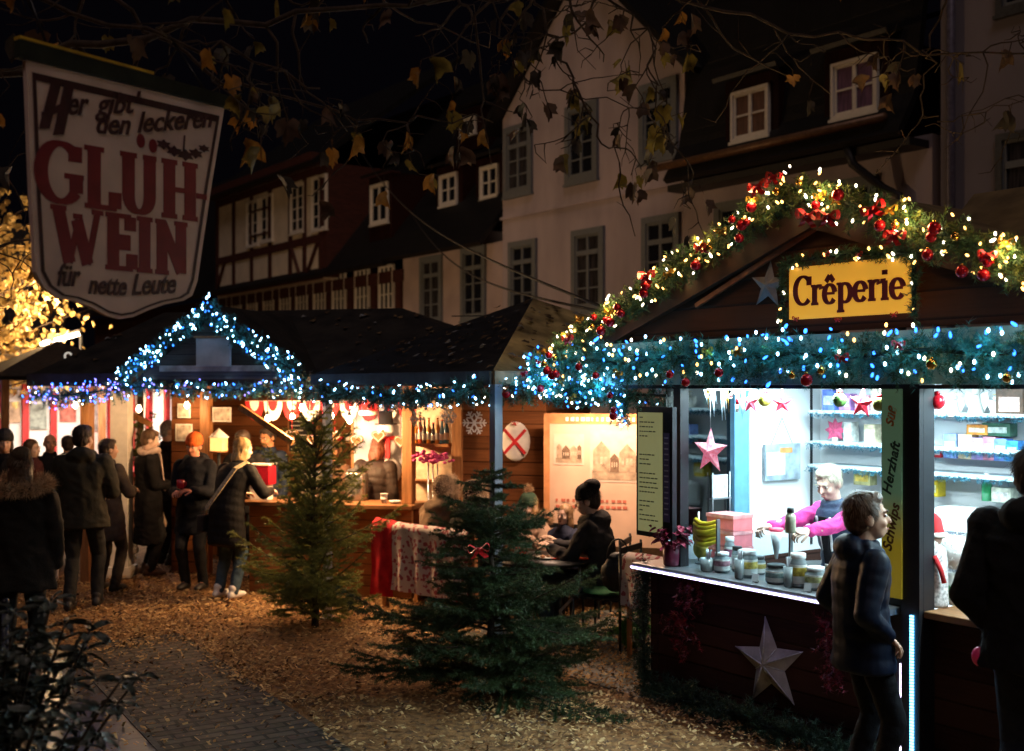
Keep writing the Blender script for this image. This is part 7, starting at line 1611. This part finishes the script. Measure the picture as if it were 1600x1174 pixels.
box_on(1585, SY, Z2[0], .20, .22, (.22, .14, .10), "brown and white hazelnut box on the top shelf of the second window", lid=(.8, .45, .4), d=.12)
box_on(1533, SY + .02, Z2[1] + .17, .16, .07, (.70, .36, .10), "orange flat box lying on the packets"); box_on(1562, SY + .03, Z2[1] + .165, .20, .09, (.06, .20, .14), "dark green flat box lying on the packets")
for px, w_, h_, c, lab in ((1300, .11, .16, (.25, .35, .75), "blue and white packet on the top shelf of the first window"), (1325, .10, .13, (.55, .35, .65), "violet packet on the top shelf of the first window"), (1352, .12, .12, (.75, .45, .55), "rose packet on the top shelf behind the red star"), (1372, .06, .17, (.70, .62, .55), "cream bottle shaped packet beside the post")): box_on(px, SY, Z1[0], w_, h_, c, lab)
box_on(1352, SY, Z1[2] - .14, .14, .11, (.60, .58, .35), "cream card with golden star below the lowest shelf", lid=(.75, .5, .1)); box_on(1330, SY, Z1[1] , .07, .15, (.75, .75, .72), "white slim bottle packet on the middle shelf"); box_on(1365, SY, Z1[1], .10, .14, (.62, .55, .42), "pale straw ornament on the middle shelf")
o = crt(cpx(1305, SY), SY, Z1[1], "pink_snowflake", "pink glittering snowflake ornament on the middle shelf", "ornament"); b = MB(); star_mb(b, .10, mat("pink glitter", (.62, .08, .18), rough=.4, var=.5, scale=40), c=(0, 0, .085), depth=.2, inner=.62, n=8); b.build("flake", o); b = MB(); b.cyl((0, 0, 0), (0, 0, .03), .03, .02, wb); b.build("foot", o)
wh_ = mat("white porcelain", (.85, .84, .80), rough=.35, var=.06); go_ = mat("pale gold", (.75, .60, .30), rough=.35, metal=.4)
for px, s_, lab in ((1491, .85, "small white angel figure with golden base, left on the top shelf"), (1525, 1.1, "larger white angel figure in the middle of the top shelf"), (1556, .8, "slim white winged figure right on the top shelf")):
    o = crt(cpx(px, SY), SY, Z2[0], "angel_figure", lab, "figurine"); b = MB(); b.lathe([(.055 * s_, 0), (.05 * s_, .04 * s_), (.03 * s_, .11 * s_), (.022 * s_, .15 * s_)], wh_, n=14); b.ball((0, 0, .175 * s_), .026 * s_, wh_, 12, 8); b.build("body", o)
    for sg in (-1, 1): b = MB(); b.prism([(sg * .01, .15 * s_), (sg * .075 * s_, .17 * s_), (sg * .085 * s_, .11 * s_), (sg * .05 * s_, .05 * s_)][::sg], .012, .02, wh_); b.build("wing", o)
    b = MB(); b.tube([V(.022 * s_ * math.cos(k * PI / 8), .022 * s_ * math.sin(k * PI / 8), .212 * s_) for k in range(17)], .003, go_, 5); b.build("halo", o)
# coffee machine / paper dispenser, green bottle, santa, plush, tray
o = crt(cpx(1522, D - .3, 790), D - .36, .946, "paper_dispenser", "big white towel roll dispenser in the second creperie window", "dispenser"); b = MB(); b.bx(-.28, .26, .0, .26, .20, .42, white_w); b.build("housing", o, bevel=.03); b = MB(); b.cyl((-.26, .02, .14), (.24, .02, .14), .075, .075, wh_, 22); b.build("paper_roll", o); b = MB(); b.bx(-.20, .18, -.02, -.001, .24, .262, mat("grey slot", (.15, .17, .2), rough=.4)); b.cyl((.24, .02, .14), (.30, .02, .14), .02, .02, lidk); b.build("slot", o); b = MB(); b.bx(-.3, .3, .0, .28, -.02, .03, steel); b.build("foot", o)
o = crt(1.5 + 1.0, D - .36, .08, "rear_counter", "white rear cabinet carrying the paper dispenser", "cabinet"); b = MB(); b.bx(-.5, 2.0, -.05, .29, 0, .80, white_w); b.build("cabinet_body", o); b = MB(); b.bx(-.52, 2.0, -.07, .3, .801, .845, steel); b.build("top", o)
o = crt(cpx(1542, SY), SY, Z2[2], "bottle", "green bottle on the lowest shelf of the second window", "bottle"); b = MB(); b.lathe([(.035, 0), (.036, .11), (.015, .15), (.015, .17)], mat("green bottle glass", (.02, .28, .10), rough=.15, spec=.8), n=14); b.build("glass", o); b = MB(); b.cyl((0, 0, .17), (0, 0, .19), .017, .017, lidw); b.build("cap", o)
box_on(1570, SY, Z2[2], .14, .10, (.72, .74, .66), "pale green carton right of the green bottle"); box_on(1460, SY, Z2[2], .12, .12, (.70, .55, .08), "yellow round tin at the left of the second window", var=.2)
sx_ = cpx(1453, .12, 940); o = crt(sx_, .16, CT, "santa_figure", "tall white speckled santa figure with red hat on the right counter", "figure"); b = MB(); spk = mat("speckled white cloth", (.62, .60, .60), rough=.9, var=.6, scale=55); b.lathe([(.075, 0), (.08, .02), (.075, .25), (.065, .33), (.03, .36)], spk, n=18); b.build("robe", o); b = MB(); b.ball((0, -.01, .39), .05, mat("doll skin", (.6, .38, .3), rough=.6), 12, 8); b.build("head", o); b = MB(); b.lathe([(.06, .40), (.055, .43), (.04, .50), (.012, .53)], rb, n=14); b.build("hat", o); b = MB(); b.ball((0, -.03, .355), (.045, .04, .05), wb, 10, 7); b.lathe([(.064, .395), (.068, .41), (.06, .425)], wb, n=14); b.build("beard", o)
b = MB(); b.tube([V(.05, -.07, .30), V(.085, -.06, .22), (.10, -.05, .15)], .014, rb, 7); b.build("scarf_tail", o)
px_ = cpx(1490, .28, 920); o = crt(px_, .30, CT, "plush_ball", "fluffy white plush sheep ball on a white pot in the second window", "plush toy"); b = MB(); b.lathe([(.05, 0), (.06, .02), (.055, .17), (.05, .18)], wh_, n=16); b.build("pot", o); b = MB(); b.ball((0, 0, .30), .10, wh_, 14, 10); fur_mb(b, [(random.gauss(0, .035), random.gauss(0, .035), .30 + random.gauss(0, .03)) for _ in range(30)], .09, 1500, .03, wh_, .006); b.build("fleece", o); b = MB(); star_mb(b, .04, mat("green clover", (.05, .25, .08), rough=.6), c=(0, -.064, .08), depth=.1, n=4, inner=.55); b.build("motif", o)
o = crt(cpx(1535, .25, 920), .30, CT, "bottle", "squat brown sauce bottle with orange label beside the plush ball", "bottle"); b = MB(); b.lathe([(.045, 0), (.05, .02), (.05, .18), (.025, .24), (.025, .30)], mat("brown sauce", (.16, .05, .02), rough=.25), n=16); b.build("glass", o); b = MB(); b.lathe([(.051, .05), (.052, .055), (.052, .12), (.051, .125)], mat("orange label", (.75, .30, .03), rough=.5), n=16); b.build("paper_label", o)
# pink thing by the man's hand
q = P(1530, 1026, 5.35); o = thing("pink_pouch", "bright pink round pouch hanging by the hand of the tall man", "pouch", q); b = MB(); b.ball((0, 0, 0), (.035, .03, .045), mat("neon pink fabric", (.85, .05, .22), rough=.4, var=.15), 14, 9); b.build("pouch_body", o); b = MB(); b.tube([V(0, 0, .045), V(.02, 0, .12)], .003, black_f, 5); b.build("cord", o)
# crumpled white bag and kerb litter by the crowd
q = onground(187, 886); o = thing("crumpled_bag", "crumpled white bag lying on the ground behind the standing guests", "bag", (q.x, q.y, 0)); fused("bag_body", [ell((0, 0, .10), (.20, .12, .12), 12, 8), ell((.1, .03, .2), (.11, .08, .08), 10, 7)], .018, mat("white bag film", (.6, .56, .5), rough=.4, var=.3), o, amp=.04, freq=12); b = MB(); b.tube([V(.1, 0, .26), V(.14, 0, .38), V(.2, 0, .24)], .008, wb, 5); b.build("handle", o)

# mugs in the guests' hands, small things on the counters
for (pos, yw, q, lab) in ((feet(304, 922), 170, V(0, .33, 1.13), "dark red mug held by the guest in the orange beanie"), (feet(232, 900), -62, V(.02, .34, 1.09), "white mug held by the woman with the pale scarf"), (feet(130, 952), 8, V(.12, .34, 1.14), "white mug held by the tall man in the olive jacket")):
    w_ = Matrix.Translation(pos) @ Matrix.Rotation(R(yw), 4, 'Z') @ q; o = thing("mug", lab, "mug", w_); mm_ = mat("glaze " + ("dark red" if "red mug" in lab else "white"), (.38, .02, .03)); b = MB(); b.lathe([(.03, 0), (.038, .01), (.04, .09), (.036, .09), (.033, .012)], mm_, n=14); b.build("cup_body", o); b = MB(); b.tube([V(.038 + .022 * math.sin(PI * k / 6), 0, .02 + .055 * k / 6) for k in range(7)], .005, mm_, 6); b.build("handle", o)
for px, y, lab in ((1180, -.06, "tiny white price tag in front of the cream jar"), (1262, -.07, "tiny white price tag before the tall yellow jar")):
    o = crt(cpx(px, y, 905), y, CT, "price_tag", lab, "price tag"); b = MB(); b.box((0, 0, .028), (.055, .004, .05), white_w, Matrix.Rotation(R(-14), 3, 'X')); b.build("tag_card", o); b = MB(); b.bx(-.02, .02, -.004, .012, 0, .008, lidk); b.build("foot", o)
o = crt(cpx(1296, .28, 880), .30, CT, "plate_stack", "stack of white paper plates behind the colourful price card", "plates"); b = MB()
for k in range(9): b.lathe([(.06, k * .006), (.095, k * .006 + .012), (.09, k * .006 + .013), (.06, k * .006 + .003)], cupm, n=20)
b.build("plate", o); b = MB(); b.tube([V(-.05, 0, .075), V(.12, -.03, .10)], .007, post_w, 6); b.build("spatula", o)
